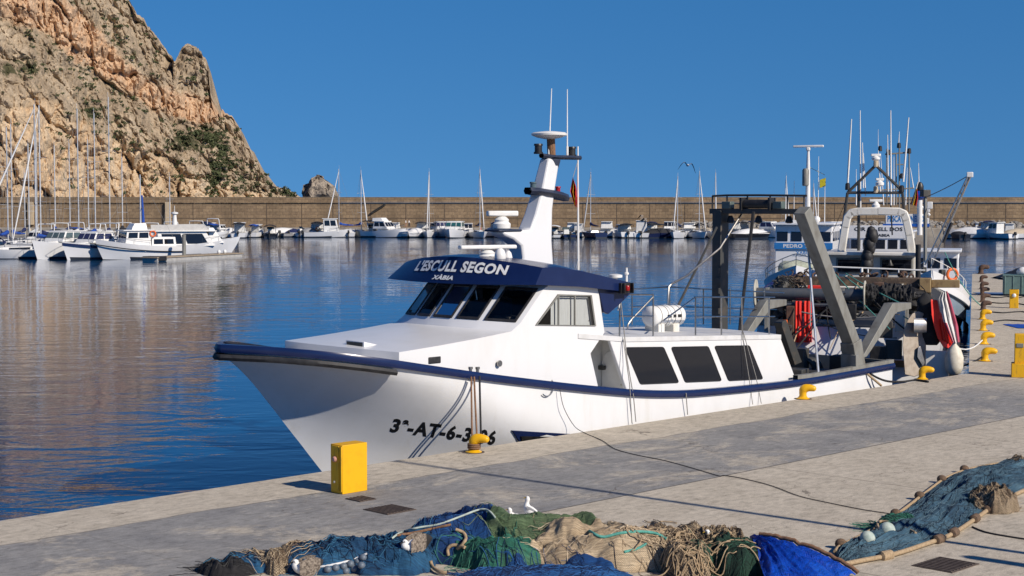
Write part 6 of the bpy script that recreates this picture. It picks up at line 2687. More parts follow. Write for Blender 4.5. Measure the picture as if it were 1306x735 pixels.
covered('small boat under a grey cover behind the derrick boat', 1213, 303.5, 80, 6.5, 2.4, 'canvas_grey', 'hull_dark')
covered('boat under a tall white cover right of the derrick boom', 1238, 304.5, -20, 7.5, 2.7, h=1.0)
pilothouse('white pilothouse boat with outboard near the right edge', 1272, 305, 120, 6.5, 2.6, hh=1.7)
covered('boat under a beige cover at the right edge', 1299, 304.5, 15, 7, 2.6, 'canvas_beige')
covered('dark inflatable left of the tall white cover', 1222, 305, 95, 5.5, 2.2, 'canvas_dark', 'hull_black', h=.4)
covered('white covered boat filling the gap right of the first runabout', 293, 302.5, 85, 5.5, 2.2, motor=False)
covered('grey covered boat between the grey sport boat and tall pilothouse', 397, 302.5, 60, 6, 2.3, 'canvas_grey')
pilothouse('small white cabin boat tucked between the beige sloops and flybridge cruiser', 474, 302.5, -80, 5.5, 2.2, hh=1.4)
cruiser('white motor boat with navy windows left of the green windscreen cruiser', 563, 302.5, -75, 6.5, 2.5, glass='canvas_navy')
pilothouse('white cabin boat left of the lower radar scanner', 597, 302.5, -85, 5.5, 2.2, hh=1.4)
covered('white covered boat left of the second radar scanner', 626, 302.5, -80, 6, 2.3)
pilothouse('white cabin boat close to the flag staff', 738, 302.5, 80, 5.5, 2.2, hh=1.3)
cruiser('white motor boat between the flag staff and the black bimini runabout', 774, 302.5, 85, 6, 2.4)
cruiser('white motor boat left of the sloop with small blue bag', 854, 302.5, -95, 6, 2.4)
covered('beige covered boat right of the dark peaked sloop', 901, 302.5, -85, 5.5, 2.2, 'canvas_beige')
cruiser('white motor boat just right of the dark gantry leg', 936, 303, 80, 7, 2.6, canopy='canvas_dark')
cruiser('white motor boat left of the right edge pilothouse', 1256, 303, 90, 6, 2.4, canopy='canvas_navy')
pilothouse('white cabin boat between the pilothouse and beige cover at right', 1287, 303.5, 80, 5.5, 2.2, hh=1.4)
for k_, (lab, x, rz, kind) in enumerate((
        ('small white runabout directly right of the motor yacht bow', 268, 80, 0), ('white boat with navy cover below the sea rock', 374, 85, 1),
        ('white cuddy boat moored left of the tall pilothouse fishing boat', 405, 95, 0), ('low white boat between the two beige sloops', 448, 88, 2),
        ('white boat half hidden behind the flybridge cruiser', 503, 92, 0), ('white cuddy boat right of the smooth white cover', 540, 85, 0),
        ('white covered boat straight below the right hand walker of the pair', 522, 95, 2), ('white cuddy boat left of the lone dark walker', 556, -85, 0),
        ('white boat under the mast radar arm', 649, 88, 1), ('white cuddy boat just left of the white mast', 633, 94, 0),
        ('white cuddy boat right of the low dark boat', 731, 86, 0), ('white boat left of the white runabout with black bimini', 784, 92, 2),
        ('white cuddy boat right of the boxy pilothouse', 830, 88, 0), ('white cuddy boat between the blue bag sloop and the dark peaked sloop', 878, 93, 0),
        ('white boat between the gantry and the covered black hull', 946, 88, 0), ('white cuddy boat left of the navy cockpit cover', 972, 94, 2),
        ('white boat right of the tall white cover', 1249, 88, 0), ('white boat between the beige cover and right pilothouse', 1280, 93, 1))):
    if kind == 0:
        cruiser(lab, x, 302.3, rz, 6.2, 2.4, cab=.9, canopy=('canvas_navy', None, 'canvas_dark')[k_ % 3])
    else:
        covered(lab, x, 302.3, rz, 6, 2.3, 'canvas_navy' if kind == 1 else 'canvas_white', h=.6)
# slim masts behind the flag and gantry: yachts whose hulls show as slivers
for lab, x, mh in (('slender sloop between the gantry and the blue wheelhouse', 1001, 11), ('far sloop left of the trawler frame', 1036, 9.5)):
    sailboat(lab, x, 302, -85, 7.5, 2.6, mh, sail='canvas_white')


# ================================================================ PEOPLE
def skin_mesh(name, verts, edges, radii, mat, parent=None, sub=1):
    me = bpy.data.meshes.new(name)
    me.from_pydata([tuple(v) for v in verts], edges, [])
    bm = bmesh.new()
    bm.from_mesh(me)
    ly = bm.verts.layers.skin.verify()
    bm.verts.ensure_lookup_table()
    for i, v in enumerate(bm.verts):
        r_ = radii[i]
        v[ly].radius = r_ if isinstance(r_, tuple) else (r_, r_)
        v[ly].use_root = (i == 0)
    bm.to_mesh(me)
    bm.free()
    me.materials.append(mat)
    o = bpy.data.objects.new(name, me)
    C.objects.link(o)
    o.modifiers.new('skin', 'SKIN').use_smooth_shade = True
    s = o.modifiers.new('sub', 'SUBSURF')
    s.levels = s.render_levels = sub
    if parent:
        o.parent = parent
    return o


def person(label, loc, rz, top, legs, stride=.16, arm=.1):
    p = thing('person', label, 'person', loc, rz)
    J = [(0, 0, .95), (0, 0, 1.15), (0, 0, 1.38), (0, 0, 1.5), (0, 0, 1.6), (.01, 0, 1.7),
         (0, .17, 1.4), (arm, .22, 1.12), (arm * 1.8 + .05, .22, .88), (arm * 2 + .07, .22, .8),
         (0, -.17, 1.4), (-arm, -.22, 1.12), (-arm * .6, -.22, .88), (-arm * .5, -.22, .8),
         (0, .09, .9), (stride * .6, .1, .48), (stride, .1, .08), (stride + .14, .1, .03),
         (0, -.09, .9), (-stride * .3, -.1, .48), (-stride, -.1, .1), (-stride + .13, -.1, .03)]
    E_ = [(0, 1), (1, 2), (2, 3), (3, 4), (4, 5), (2, 6), (6, 7), (7, 8), (8, 9), (2, 10), (10, 11), (11, 12), (12, 13), (0, 14), (14, 15), (15, 16), (16, 17), (0, 18), (18, 19), (19, 20), (20, 21)]
    rad = [.14, .13, .15, .055, .095, .085, .065, .048, .036, .03, .065, .048, .036, .03, .09, .062, .042, .035, .09, .062, .042, .035]
    b = skin_mesh('body', J, E_, rad, M['skin'], p)
    T = [0, 1, 2, 6, 7, 8, 10, 11, 12]
    ix = {j: i for i, j in enumerate(T)}
    skin_mesh('shirt', [J[j] for j in T], [(ix[a], ix[b_]) for a, b_ in E_ if a in ix and b_ in ix], [rad[j] * 1.18 for j in T], top, p)
    T = [0, 14, 15, 16, 18, 19, 20]
    ix2 = {j: i for i, j in enumerate(T)}
    skin_mesh('trousers', [J[j] for j in T], [(ix2[a], ix2[b_]) for a, b_ in E_ if a in ix2 and b_ in ix2], [rad[j] * 1.2 for j in T], legs, p)
    mb = MB()
    mb.ball((-.015, 0, 1.66), .108, 12, (1, .92, 1.08))
    link('hair', mb, M['hair'], p, smooth=60)
    mb = MB()
    for sg in (1, -1):
        mb.ball((.095, sg * .035, 1.64), .014, 6)
    mb.ball((.11, 0, 1.6), .02, 6)
    link('face', mb, M['skin'], p)
    return p


PY = WY - 4.0
for x, lab, top, legs, rz in ((517.5, 'person in a white shirt walking along the breakwater, left of the pair', M['shirt_white'], M['skin'], 10), (521.5, 'person in white top and dark shorts walking along the breakwater, right of the pair', M['shirt_white'], M['cloth_dark'], 0), (565.5, 'person in dark clothes walking alone on the breakwater promenade', M['cloth_dark'], M['cloth_dark'], 180)):
    q = AT(x, 283, PY)
    person(lab, (q.x, PY + (.5 if x == 521.5 else 0), .352), R(rz), top, legs)
# ================================================================ QUAY FURNITURE
def bollard(label, base, rz, mat, group, collar=None, s=1.0):
    t_ = thing('bollard', label, 'bollard', base, rz, group)
    mb = MB()
    mb.lathe([(.2 * s, 0), (.2 * s, .02), (.15 * s, .035), (.125 * s, .08 * s)], (0, 0, 0), n=20)
    link('base_flange', mb, mat, t_, smooth=40)
    mb = MB()
    pts = smoothpts([(0, 0, .05), (0, 0, .12), (0, 0, .2), (.015, 0, .275), (.07, 0, .325), (.17, 0, .345), (.28, 0, .335), (.36, 0, .315), (.395, 0, .305)], 4)
    rr = smoothpts([(.12, 0, 0), (.112, 0, 0), (.115, 0, 0), (.13, 0, 0), (.128, 0, 0), (.112, 0, 0), (.098, 0, 0), (.075, 0, 0), (.02, 0, 0)], 4)
    mb.tube([p * s for p in pts], [abs(r_.x) * s for r_ in rr], 16)
    link('horn', mb, mat, t_, smooth=70)
    mb = MB()
    mb.lathe([(.27 * s, 0), (.27 * s, .004)], (0, 0, .003), n=20)
    link('ground_plate', mb, M['plate'], t_)
    return t_


QN_ROT = math.atan2(QN.y, QN.x)
N2_ROT = math.atan2(N2.y, N2.x)
bg_ = 'bollards along the quays'
b1 = bollard('yellow bollard with brown ropes round it beside the registration number', G(604, 577), QN_ROT + .45, M['yellow'], bg_, s=.84)
bollard('yellow bollard standing below the dark saloon windows end', G(1024, 509), QN_ROT + .5, M['yellow'], bg_, s=.85)
bollard('yellow bollard at the trawl door, near the inner quay corner', G(1176, 484), QN_ROT + .5, M['yellow'], bg_, s=.85)
for k, lab in enumerate(('yellow bollard on the side quay, nearest of its row', 'yellow bollard on the side quay, second of its row', 'yellow bollard on the side quay, third of its row', 'yellow bollard on the side quay, farthest yellow one')):
    p = C2 + D2 * (3.9 + 6.35 * k) + N2 * .55
    bollard(lab, p, N2_ROT, M['yellow'], bg_, s=.98)
for k, lab in ((4, 'rusty brown bollard, nearest of the rusty row'), (5, 'rusty brown bollard, second of the rusty row'), (6, 'rusty brown bollard, third of the rusty row'), (7, 'rusty brown bollard, fourth of the rusty row'), (8.4, 'rusty brown bollard, last but one on the side quay'), (10.35, 'rusty brown bollard at the far end of the side quay')):
    p = C2 + D2 * (3.9 + 6.35 * k) + N2 * .6
    bollard(lab, p, N2_ROT, M['rust'], bg_, s=1.0 if k < 9 else 1.5)
# service boxes
c0, cl, cr = G(436.8, 631), G(418, 629.5), G(472, 626.5)
ex, ey = (cr - c0), (cl - c0)
ex = QD * ex.length
ey = -QN * max(.32, ey.length)
sb_ = thing('service_box', 'yellow steel service box standing alone by the bow of the fishing boat', 'service box', c0 + ex / 2 + ey / 2, QROT, None)
BX, BY, BH = ex.length, ey.length, .85
mb = MB()
mb.box((0, 0, BH / 2), (BX, BY, BH))
link('body', mb, M['yellow'], sb_, bev=.008)
mb = MB()
mb.box((-BX / 2 - .006, .02, BH / 2 + .01), (.02, BY * .62, BH * .93))
mb.box((-BX / 2 - .006, -BY / 2 + .035, BH / 2 + .01), (.02, .05, BH * .93))
dr_ = link('end_door', mb, M['yellow_wood'], sb_, bev=.004)
mb = MB()
mb.lathe([(.05, 0), (.05, .03), (.035, .05), (.01, .055)], (-BX / 2 - .015, .01, .6), (-1, 0, 0), 14)
link('socket', mb, pm('pink_plastic', (.55, .28, .22), None, 10, .5), dr_)
mb = MB()
mb.lathe([(.022, 0), (.02, .02), (.005, .025)], (-BX / 2 - .015, .03, .2), (-1, 0, 0), 10)
link('knob', mb, M['cream'], dr_)
# right edge pedestal with a plinth
p = G(1300, 482)
s2 = thing('service_pedestal', 'yellow service pedestal with wider plinth at the right edge', 'service box', p + Vector((.06, .3, 0)), D2ROT - R(90), None)
mb = MB()
mb.box((.12, 0, .2), (.62, .6, .4))
link('plinth', mb, M['yellow_wood'], s2, bev=.015)
mb = MB()
mb.box((.14, 0, .82), (.5, .45, .86))
bd = link('body', mb, M['yellow_wood'], s2, bev=.015)
mb = MB()
mb.box((.03, -.235, .93), (.2, .02, .12))
link('socket_panel', mb, M['grey_metal'], bd, bev=.01)
mb = MB()
mb.box((.27, -.235, .93), (.05, .02, .12))
link('white_label', mb, M['plastic_white'], bd)
p = G(1293, 393)
s3 = thing('service_pedestal', 'small yellow pedestal in front of the green fish crates', 'service box', p, D2ROT - R(90), None)
mb = MB()
mb.box((0, 0, .45), (.42, .4, .9), taper=.95)
bd = link('body', mb, M['yellow_wood'], s3, bev=.02)
mb = MB()
mb.box((0, 0, .78), (.44, .42, .24))
link('head', mb, M['yellow'], s3, bev=.02)
mb = MB()
mb.ball((0, -.22, .62), .1, 10, (1, .6, 1))
link('lamp', mb, M['plastic_white'], s3)
# green crates, white sack, black tarp, blue mats
p = G(1296, 379)
cr_ = thing('fish_crate', 'large grey green fish crate behind the small yellow pedestal', 'crate', p + Vector((.9, 1.2, 0)), D2ROT - R(90), None)
mb = MB()
mb.box((0, 0, .6), (2.4, 1.1, 1.0))
for k in range(6):
    mb.box((-1.1 + .44 * k, -.56, .6), (.06, .05, 1.0))
link('body', mb, M['crate_green'], cr_, bev=.02)
mb = MB()
mb.box((0, 0, 1.12), (2.46, 1.16, .09))
link('rim', mb, M['crate_green'], cr_, bev=.02)
for xx in (-.9, .9):
    mb = MB()
    mb.box((xx, 0, .05), (.3, 1.0, .1))
    link('foot', mb, M['dark_metal'], cr_)
mb = MB()
c = cr_.location + Vector((-.1, 0, 1.3))
o0 = len(mb.v)
mb.ball(c, .36, 14, (1.2, 1, .75))
for i in range(o0, len(mb.v)):
    mb.v[i] = mb.v[i] + noise.noise_vector(mb.v[i] * 3) * .07
solo('sack', mb, M['canvas_white'], 'white sack lying on top of the grey green fish crate', 'sack', smooth=60)
mb = MB()
rows = []
c = G(1310, 357)
for i in range(13):
    t = i / 12
    rows.append([c + Vector((-1.6 + 5.5 * k / 16, -1 + 4 * t, (.1 + 1.9 * (k / 16) ** .8) * math.sin(math.pi * min(1, t * .9 + .12)) ** .6 + .14 * noise.noise(Vector((k * .5, t * 5, 2))))) for k in range(17)])
mb.grid(rows)
solo('tarpaulin', mb, M['tarp_black'], 'black tarpaulin draped over a heap at the far end of the side quay', 'tarpaulin', smooth=60)
for x, y, w_, d_2, lab in ((1272, 374.5, 1.2, 1.0, 'pale blue plastic sheet lying flat left of the fish crate'), (1301, 416, .5, 1.0, 'bright blue tray lying on the quay at the right edge')):
    mb = MB()
    c = G(x, y)
    rows = [[c + Vector((lerp(-w_, w_, k / 8), lerp(-d_2, d_2, i / 4) - .3, .02 + .05 * abs(noise.noise(Vector((k * .7, i, x)))))) for k in range(9)] for i in range(5)]
    mb.grid(rows)
    mb.grid([[p - Vector((0, 0, .015)) for p in r] for r in rows])
    solo('plastic_sheet', mb, M['blue_plastic'] if x > 1290 else pm('faded_blue_sheet', (.12, .2, .36), None, 3, .6), lab, 'plastic sheet', smooth=60)
# lamp standards to the right of the view: their shadows cross the quay
tip = G(488, 590)
sh_dir = Vector((SUN_AZ.x, SUN_AZ.y, 0))
sd_ = (G(1306, 707.5) - tip).normalized()
base = tip + sd_ * 19.0
lp = thing('lamp_post', 'tall grey lamp post on the quay outside the right of the view', 'lamp post', (base.x, base.y, 0))
mb = MB()
hgt = 19.0 * math.tan(SUN_EL)
mb.tube([(0, 0, 0), (0, 0, .5), (0, 0, .52), (0, 0, hgt)], [.12, .12, .085, .06], 12)
link('post', mb, M['grey_metal'], lp)
mb = MB()
mb.box((0, 0, hgt + .05), (.2, .2, .16))
link('lamp_head', mb, M['grey_metal'], lp, bev=.02)
tip2 = G(1224, 711)
base = tip2 + sd_ * 7.0
mb = MB()
h2 = 7.0 * math.tan(SUN_EL)
mb.tube([(base.x, base.y, 0), (base.x, base.y, h2 - .08), (base.x, base.y, h2)], [.13, .12, .03], 14)
solo('signal_post', mb, M['grey_metal'], 'round topped grey post on the quay outside the right of the view', 'post')


# steel covers let into the concrete
def cover_plate(label, x, y, su, sv, ribs=9):
    p = G(x, y)
    t_ = thing('steel_cover', label, 'steel cover', p, QROT, 'steel covers in the quay')
    mb = MB()
    mb.box((0, 0, .006), (su, sv, .012))
    link('plate', mb, M['plate'], t_)
    mb = MB()
    for k in range(ribs):
        mb.box((lerp(-su * .44, su * .44, k / (ribs - 1)), 0, .016), (su / ribs * .45, sv * .9, .01))
    link('tread', mb, M['plate'], t_)


cover_plate('rusty square steel cover between the yellow service box and the nets', 497, 650.5, .62, .62)
cover_plate('smaller rusty steel cover at the foot of the yellow service box', 460, 637, .36, .4, 5)
cover_plate('rusty steel cover below the blue grey net at right', 1206, 721, .75, .62)


def rope(label, pts, r_, mat, cat='rope', name='mooring_rope', n=6, group=None):
    mb = MB()
    mb.tube(pts, r_, n)
    return solo(name, mb, M[mat], label, cat, group, smooth=70)


def W(p):                               # quay frame -> world
    return QO + QD * p.x - QN * p.y + Vector((0, 0, p.z))


bt = b1.location
ra = W(PV(601, 481, PORT_V + .14))
rope('brown mooring rope, left strand down to the ringed yellow bollard', sag(ra, bt + Vector((-.03, .0, .25)), .03), .022, 'rope_brown')
rope('brown mooring rope, right strand down to the ringed yellow bollard', sag(ra + Vector((.06, 0, .0)), bt + Vector((.07, .02, .26)), .04), .022, 'rope_brown')
rope('black mooring rope beside the brown strands at the yellow bollard', sag(ra + Vector((.17, .1, .0)), bt + Vector((.15, .08, .26)), .05), .024, 'rope_black')
mb = MB()
for k in range(3):
    mb.torus(bt + Vector((.01, 0, .09 + .035 * k)), .12, .02, (.05, .02 * k, 1), 22, 6)
solo('rope_turns', mb, M['rope_brown'], 'brown rope turns wound round the yellow bollard neck', 'rope', smooth=70)
# thin lines hanging from the handrails
lg = 'thin lines hanging over the saloon side'
rope('thin grey line from the rail knot down past the first saloon window', [W(PV(791, 377, WALL_V)), W(PV(800, 460, WALL_V + .12)), W(PV(808, 506, PORT_V + .12)), W(PV(811, 538, PORT_V + .1))], .012, 'rope_grey', name='thin_line')
rope('second thin grey line ending beside the first saloon window line', [W(PV(795, 433, WALL_V + .05)), W(PV(803, 490, PORT_V + .1)), W(PV(806, 540, PORT_V + .1))], .011, 'rope_grey', name='thin_line')
rope('thin pale line over the third saloon window, left strand', [W(PV(946, 424, WALL_V + .04)), W(PV(955, 480, WALL_V + .12)), W(PV(960, 516, PORT_V + .1))], .01, 'rope_grey', name='thin_line')
rope('thin pale line over the third saloon window, right strand', [W(PV(948, 424, WALL_V + .04)), W(PV(964, 480, WALL_V + .12)), W(PV(971, 515, PORT_V + .1))], .01, 'rope_grey', name='thin_line')
rope('short grey line looped over the navy rail between the windows', [W(PV(872, 500, PORT_V)), W(PV(875, 502, PORT_V + .12)), W(PV(877, 529, PORT_V + .08))], .014, 'rope_grey', name='thin_line')
# long black cable from the hull across the quay
cb_pts = [W(PV(714, 497, PORT_V + .1)), W(PV(719, 520, PORT_V + .14)), W(PV(732, 543, PORT_V + .2))] + [G(x, y, .012) for x, y in ((745, 552), (768, 562), (785, 573), (815, 581), (850, 588), (893, 600), (917, 607), (924, 606.5), (950, 611), (985, 620), (1020, 633), (1060, 642), (1100, 650), (1140, 656))]
rope('long thin black cable running from the hull across the quay to the net', smoothpts(cb_pts, 5), .008, 'rope_black', 'cable', 'cable', 5)
rope('thin black cable end running from the blue grey net to the right edge', smoothpts([G(x, y, .012) for x, y in ((1240, 672), (1258, 679), (1290, 685), (1325, 690))], 5), .013, 'rope_black', 'cable', 'cable', 5)
# hoses and lines at the stern
rope('black hose lying over the stern bulwark by the trawl door', smoothpts([W(PV(1100, 466, GV)), W(PV(1112, 478, GV + .2)), W(PV(1130, 486, GV + .5))] + [G(x, y, .03) for x, y in ((1150, 487), (1168, 485), (1184, 487))], 5), .03, 'rope_black', 'hose', 'hose')
rope('tan hawser slung over the stern rail of the fishing boat', smoothpts([W(PV(1085, 474, GV)), W(PV(1100, 473, GV + .12)), W(PV(1112, 482, GV + .3)), W(PV(1124, 492, GV + .42))], 5), .035, 'rope', 'rope')
rope('black mooring line from the trawler stern to the nearest side quay bollard', sag(C2 + D2 * 2 - N2 * 1.6 + Vector((0, 0, .2)), C2 + D2 * 3.9 + N2 * .5 + Vector((0, 0, .15)), .35), .03, 'rope_black')
rope('pale mooring line from the trawler quarter to the second side quay bollard', sag(C2 + D2 * 3 - N2 * .9 + Vector((0, 0, 1.1)), C2 + D2 * 10.2 + N2 * .5 + Vector((0, 0, .15)), .5), .025, 'canvas_white')
rope('pale mooring line from the work boat bow to a rusty bollard', sag(AT(1205, 322, 74), C2 + D2 * 29.3 + N2 * .5 + Vector((0, 0, .2)), .3), .025, 'rope_green')
rnd = random.Random(21)
for k in range(4):
    s0 = C2 + D2 * (22 + 6 * k) + N2 * 1.0
    pts = [s0 + N2 * (i * .45) + D2 * (rnd.uniform(-.9, .9)) + Vector((0, 0, .025)) for i in range(9)]
    rope(('dark slack rope on the side quay, nearest of the slack ropes', 'dark slack rope on the side quay, second of the slack ropes', 'dark slack rope on the side quay, third of the slack ropes', 'dark slack rope on the side quay, farthest of the slack ropes')[k], smoothpts(pts, 5), .03, 'rope_black', name='slack_rope', group='slack ropes on the side quay')


# ================================================================ NETS
def net_mat(name, c1, c2, c3, mesh=70, rough=.9, holes=.35, shine=0.0):
    m, nt, b = new_mat(name)
    co = nd(nt, 'ShaderNodeTexCoord').outputs['Object']
    at = nd(nt, 'ShaderNodeAttribute', attribute_name='weave')
    big = noise_node(nt, co, 1.6, 6, .65)
    col = ramp(nt, big, [(.32, c1), (.5, c2), (.68, c3)])
    stripe = ramp(nt, noise_node(nt, at.outputs['Vector'], 6, 5, .7, (.5, 6, 1)), [(.32, .45), (.5, .95), (.68, 1.45)])
    col = mix(nt, 1, col, stripe, 'MULTIPLY')
    wv = []
    for rz in (45, -45):
        mp = nd(nt, 'ShaderNodeMapping')
        mp.inputs['Rotation'].default_value = (0, 0, R(rz))
        L(nt, at.outputs['Vector'], mp.inputs[0])
        w_ = nd(nt, 'ShaderNodeTexWave', wave_type='BANDS', bands_direction='X')
        w_.inputs['Scale'].default_value = mesh / 3.14
        w_.inputs['Distortion'].default_value = 2.2
        w_.inputs['Detail'].default_value = 2
        w_.inputs['Detail Scale'].default_value = .6
        L(nt, mp.outputs[0], w_.inputs[0])
        wv.append(w_.outputs['Fac'])
    mx_ = nd(nt, 'ShaderNodeMath', operation='MAXIMUM')
    L(nt, wv[0], mx_.inputs[0])
    L(nt, wv[1], mx_.inputs[1])
    thr = ramp(nt, mx_.outputs[0], [(.6, 0), (.82, 1)])
    gap = tuple(x * .4 for x in c1)
    hl = mix(nt, 1 - holes, gap, c1)
    nn = nd(nt, 'ShaderNodeMix', data_type='RGBA')
    L(nt, thr, nn.inputs[0])
    L(nt, mix(nt, holes, col, gap), nn.inputs[6])
    L(nt, col, nn.inputs[7])
    L(nt, nn.outputs[2], b.inputs['Base Color'])
    b.inputs['Roughness'].default_value = rough
    b.inputs['Sheen Weight'].default_value = shine
    h = nd(nt, 'ShaderNodeMath', operation='MULTIPLY_ADD')
    L(nt, thr, h.inputs[0])
    h.inputs[1].default_value = .5
    L(nt, noise_node(nt, at.outputs['Vector'], 22, 5, .7), h.inputs[2])
    bump(nt, b, h.outputs[0], .8, .02)
    return m


STR = {}
NETS = []                                # height functions, so later things can rest on earlier ones


def ground_h(x, y):
    return max([0] + [f(x, y) for f in NETS])


def put_weave(o, uv):
    a = o.data.attributes.new('weave', 'FLOAT_VECTOR', 'POINT')
    a.data.foreach_set('vector', [c for t_ in uv for c in t_])


def net_patch(name, label, cat, cx, Z, rx, ry, h, mat, rot=0, fold=(0, 3.2), amp=.09, seed=0, lift=0.0, pw_=2.6, group=None, edge=.18, n=(74, 150), peak=(0, 0), crumple=.035, strands=300, strand_mats=None):
    strand_mats = strand_mats or STR.get(mat.name, (M['rope'], M['rope_brown']))
    """A heap of net: a rounded pile with ragged outline and long soft folds, lying on what is below."""
    c = AT(cx, HZ, Z)
    c.z = 0
    ca_, sa_ = math.cos(rot), math.sin(rot)
    fa, fk = fold
    sd = Vector((seed * 7.3, seed * 3.1, seed * 1.7))

    def local(x, y):
        dx, dy = x - c.x, y - c.y
        return dx * ca_ + dy * sa_, -dx * sa_ + dy * ca_

    def rad(a):
        p = Vector((math.cos(a), math.sin(a), 0))
        return 1 + edge * noise.noise(p * 1.5 + sd) + edge * .5 * noise.noise(p * 4 + sd) + edge * .2 * noise.noise(p * 11 + sd)

    def hf(x, y):
        lx, ly = local(x, y)
        a = math.atan2(ly / ry, lx / rx)
        q = math.hypot(lx / rx, ly / ry) / rad(a)
        if q >= 1:
            return 0
        return body(lx, ly, q)

    def body(lx, ly, q):
        px, py = lx - peak[0], ly - peak[1]
        base_ = h * max(0, 1 - q ** pw_) ** .62
        w1 = noise.noise(Vector((lx * 1.1, ly * 1.1, 0)) + sd)
        fu = lx * math.cos(fa) + ly * math.sin(fa) + w1 * .45
        fv = -lx * math.sin(fa) + ly * math.cos(fa)
        r1 = 1 - abs(noise.noise(Vector((fu * fk, fv * .55, 3)) + sd)) * 2.4
        r2 = 1 - abs(noise.noise(Vector((fu * fk * 2.3, fv * 1.1, 9)) + sd)) * 2.2
        lump = noise.noise(Vector((lx * 1.6, ly * 1.6, 5)) + sd)
        r3 = 1 - abs(noise.noise(Vector((fu * fk * 5, fv * 1.6, 13)) + sd)) * 2.2
        f_ = amp * (r1 * .85 + r2 * .5 + r3 * .2) + amp * .9 * lump
        cr = crumple * (noise.fractal(Vector((lx * 5, ly * 5, 1)) + sd, .7, 2.1, 4))
        e_ = min(1, (1 - q) * 6)
        return max(.012, base_ + (f_ + cr) * (.35 + .65 * e_) * min(1, e_ + .25)) if q < 1 else .012
    nr, na = n
    rows, uv = [], []
    for i in range(nr + 1):
        q = (i / nr) ** .85
        row = []
        for k in range(na):
            a = 2 * math.pi * k / na
            r_ = rad(a) * q
            lx, ly = rx * r_ * math.cos(a), ry * r_ * math.sin(a)
            x, y = c.x + lx * ca_ - ly * sa_, c.y + lx * sa_ + ly * ca_
            und = ground_h(x, y)
            bz = body(lx, ly, min(q, .9999))
            z = max(bz + .18 * und, und + .02 + .1 * bz * (und > .02))
            if q >= .999:
                z = und + .004
            row.append(Vector((x, y, z)))
            uv.append((lx * 1.15, ly * 1.15 + z * .8, 0))
        rows.append(row)
    mb = MB()
    mb.grid(rows, wrap=True)
    o = solo(name, mb, mat, label, cat, group, smooth=70)
    put_weave(o, uv)
    if strands:
        sr = random.Random(seed * 13 + 1)
        sb_ = [MB(), MB()]
        fdir = rot + fa + math.pi / 2
        for kk in range(strands if mat not in (NG, NBE, NT_) else 110):
            a = sr.uniform(0, 6.283)
            q = math.sqrt(sr.random()) * 1.0
            r_ = rad(a) * q
            lx, ly = rx * r_ * math.cos(a), ry * r_ * math.sin(a)
            p = Vector((c.x + lx * ca_ - ly * sa_, c.y + lx * sa_ + ly * ca_, 0))
            hd_ = fdir + sr.gauss(0, .5)
            pts = []
            for st_ in range(sr.randint(5, 13)):
                hd_ += sr.gauss(0, .22)
                p = p + Vector((math.cos(hd_) * .045, math.sin(hd_) * .045, 0))
                lx2, ly2 = local(p.x, p.y)
                aa = math.atan2(ly2 / ry, lx2 / rx)
                qq = math.hypot(lx2 / rx, ly2 / ry) / rad(aa)
                und = ground_h(p.x, p.y)
                bz = body(lx2, ly2, qq) if qq < 1 else 0
                pts.append(Vector((p.x, p.y, max(bz + .18 * und, und + .02 * (und > 0)) + sr.uniform(.002, .014))))
            sb_[kk % 2].tube(pts, sr.uniform(.0025, .0052), 3, cap=False)
        base_ = Vector(o.location)
        BASE[o.name] = base_
        for w_, m_ in zip(sb_, strand_mats):
            link('net_strands', w_, m_, o, smooth=0, recalc=False)['kind'] = 'stuff'
    prev = list(NETS)

    def top(x, y):
        lx, ly = local(x, y)
        a = math.atan2(ly / ry, lx / rx)
        q = math.hypot(lx / rx, ly / ry) / rad(a)
        if q >= 1:
            return 0
        und = max([0] + [f(x, y) for f in prev])
        bz = body(lx, ly, q)
        return max(bz + .18 * und, und + .02 + .1 * bz * (und > .02))
    NETS.append(top)
    return o


NB = net_mat('blue_net', (.004, .035, .095), (.008, .075, .18), (.03, .14, .27), 60)
NB2 = net_mat('deep_blue_net', (.003, .026, .1), (.005, .06, .22), (.015, .11, .32), 60)
NG = net_mat('green_net', (.06, .12, .06), (.125, .19, .095), (.2, .26, .14), 80)
NT_ = net_mat('teal_net', (.012, .09, .065), (.03, .19, .13), (.1, .2, .11), 70)
NBE = net_mat('beige_net', (.36, .265, .165), (.54, .42, .275), (.64, .52, .36), 46, holes=.45)
NRO = net_mat('brown_knotted_net', (.12, .085, .055), (.28, .205, .13), (.42, .33, .22), 30, holes=.8)
NDG = net_mat('dark_green_net', (.004, .022, .014), (.007, .04, .026), (.014, .06, .038), 70, holes=.6)
NBK = net_mat('black_net', (.006, .006, .008), (.015, .015, .018), (.03, .028, .03), 50, holes=.6)
NGB = net_mat('grey_blue_net', (.016, .05, .09), (.045, .115, .175), (.1, .19, .25), 50)
TAR = net_mat('blue_tarp', (.002, .03, .3), (.003, .06, .46), (.008, .1, .56), 30, .4, .1)

def flat(n_, c_):
    return pm(n_, c_, tuple(x * .6 for x in c_), 12, .9)


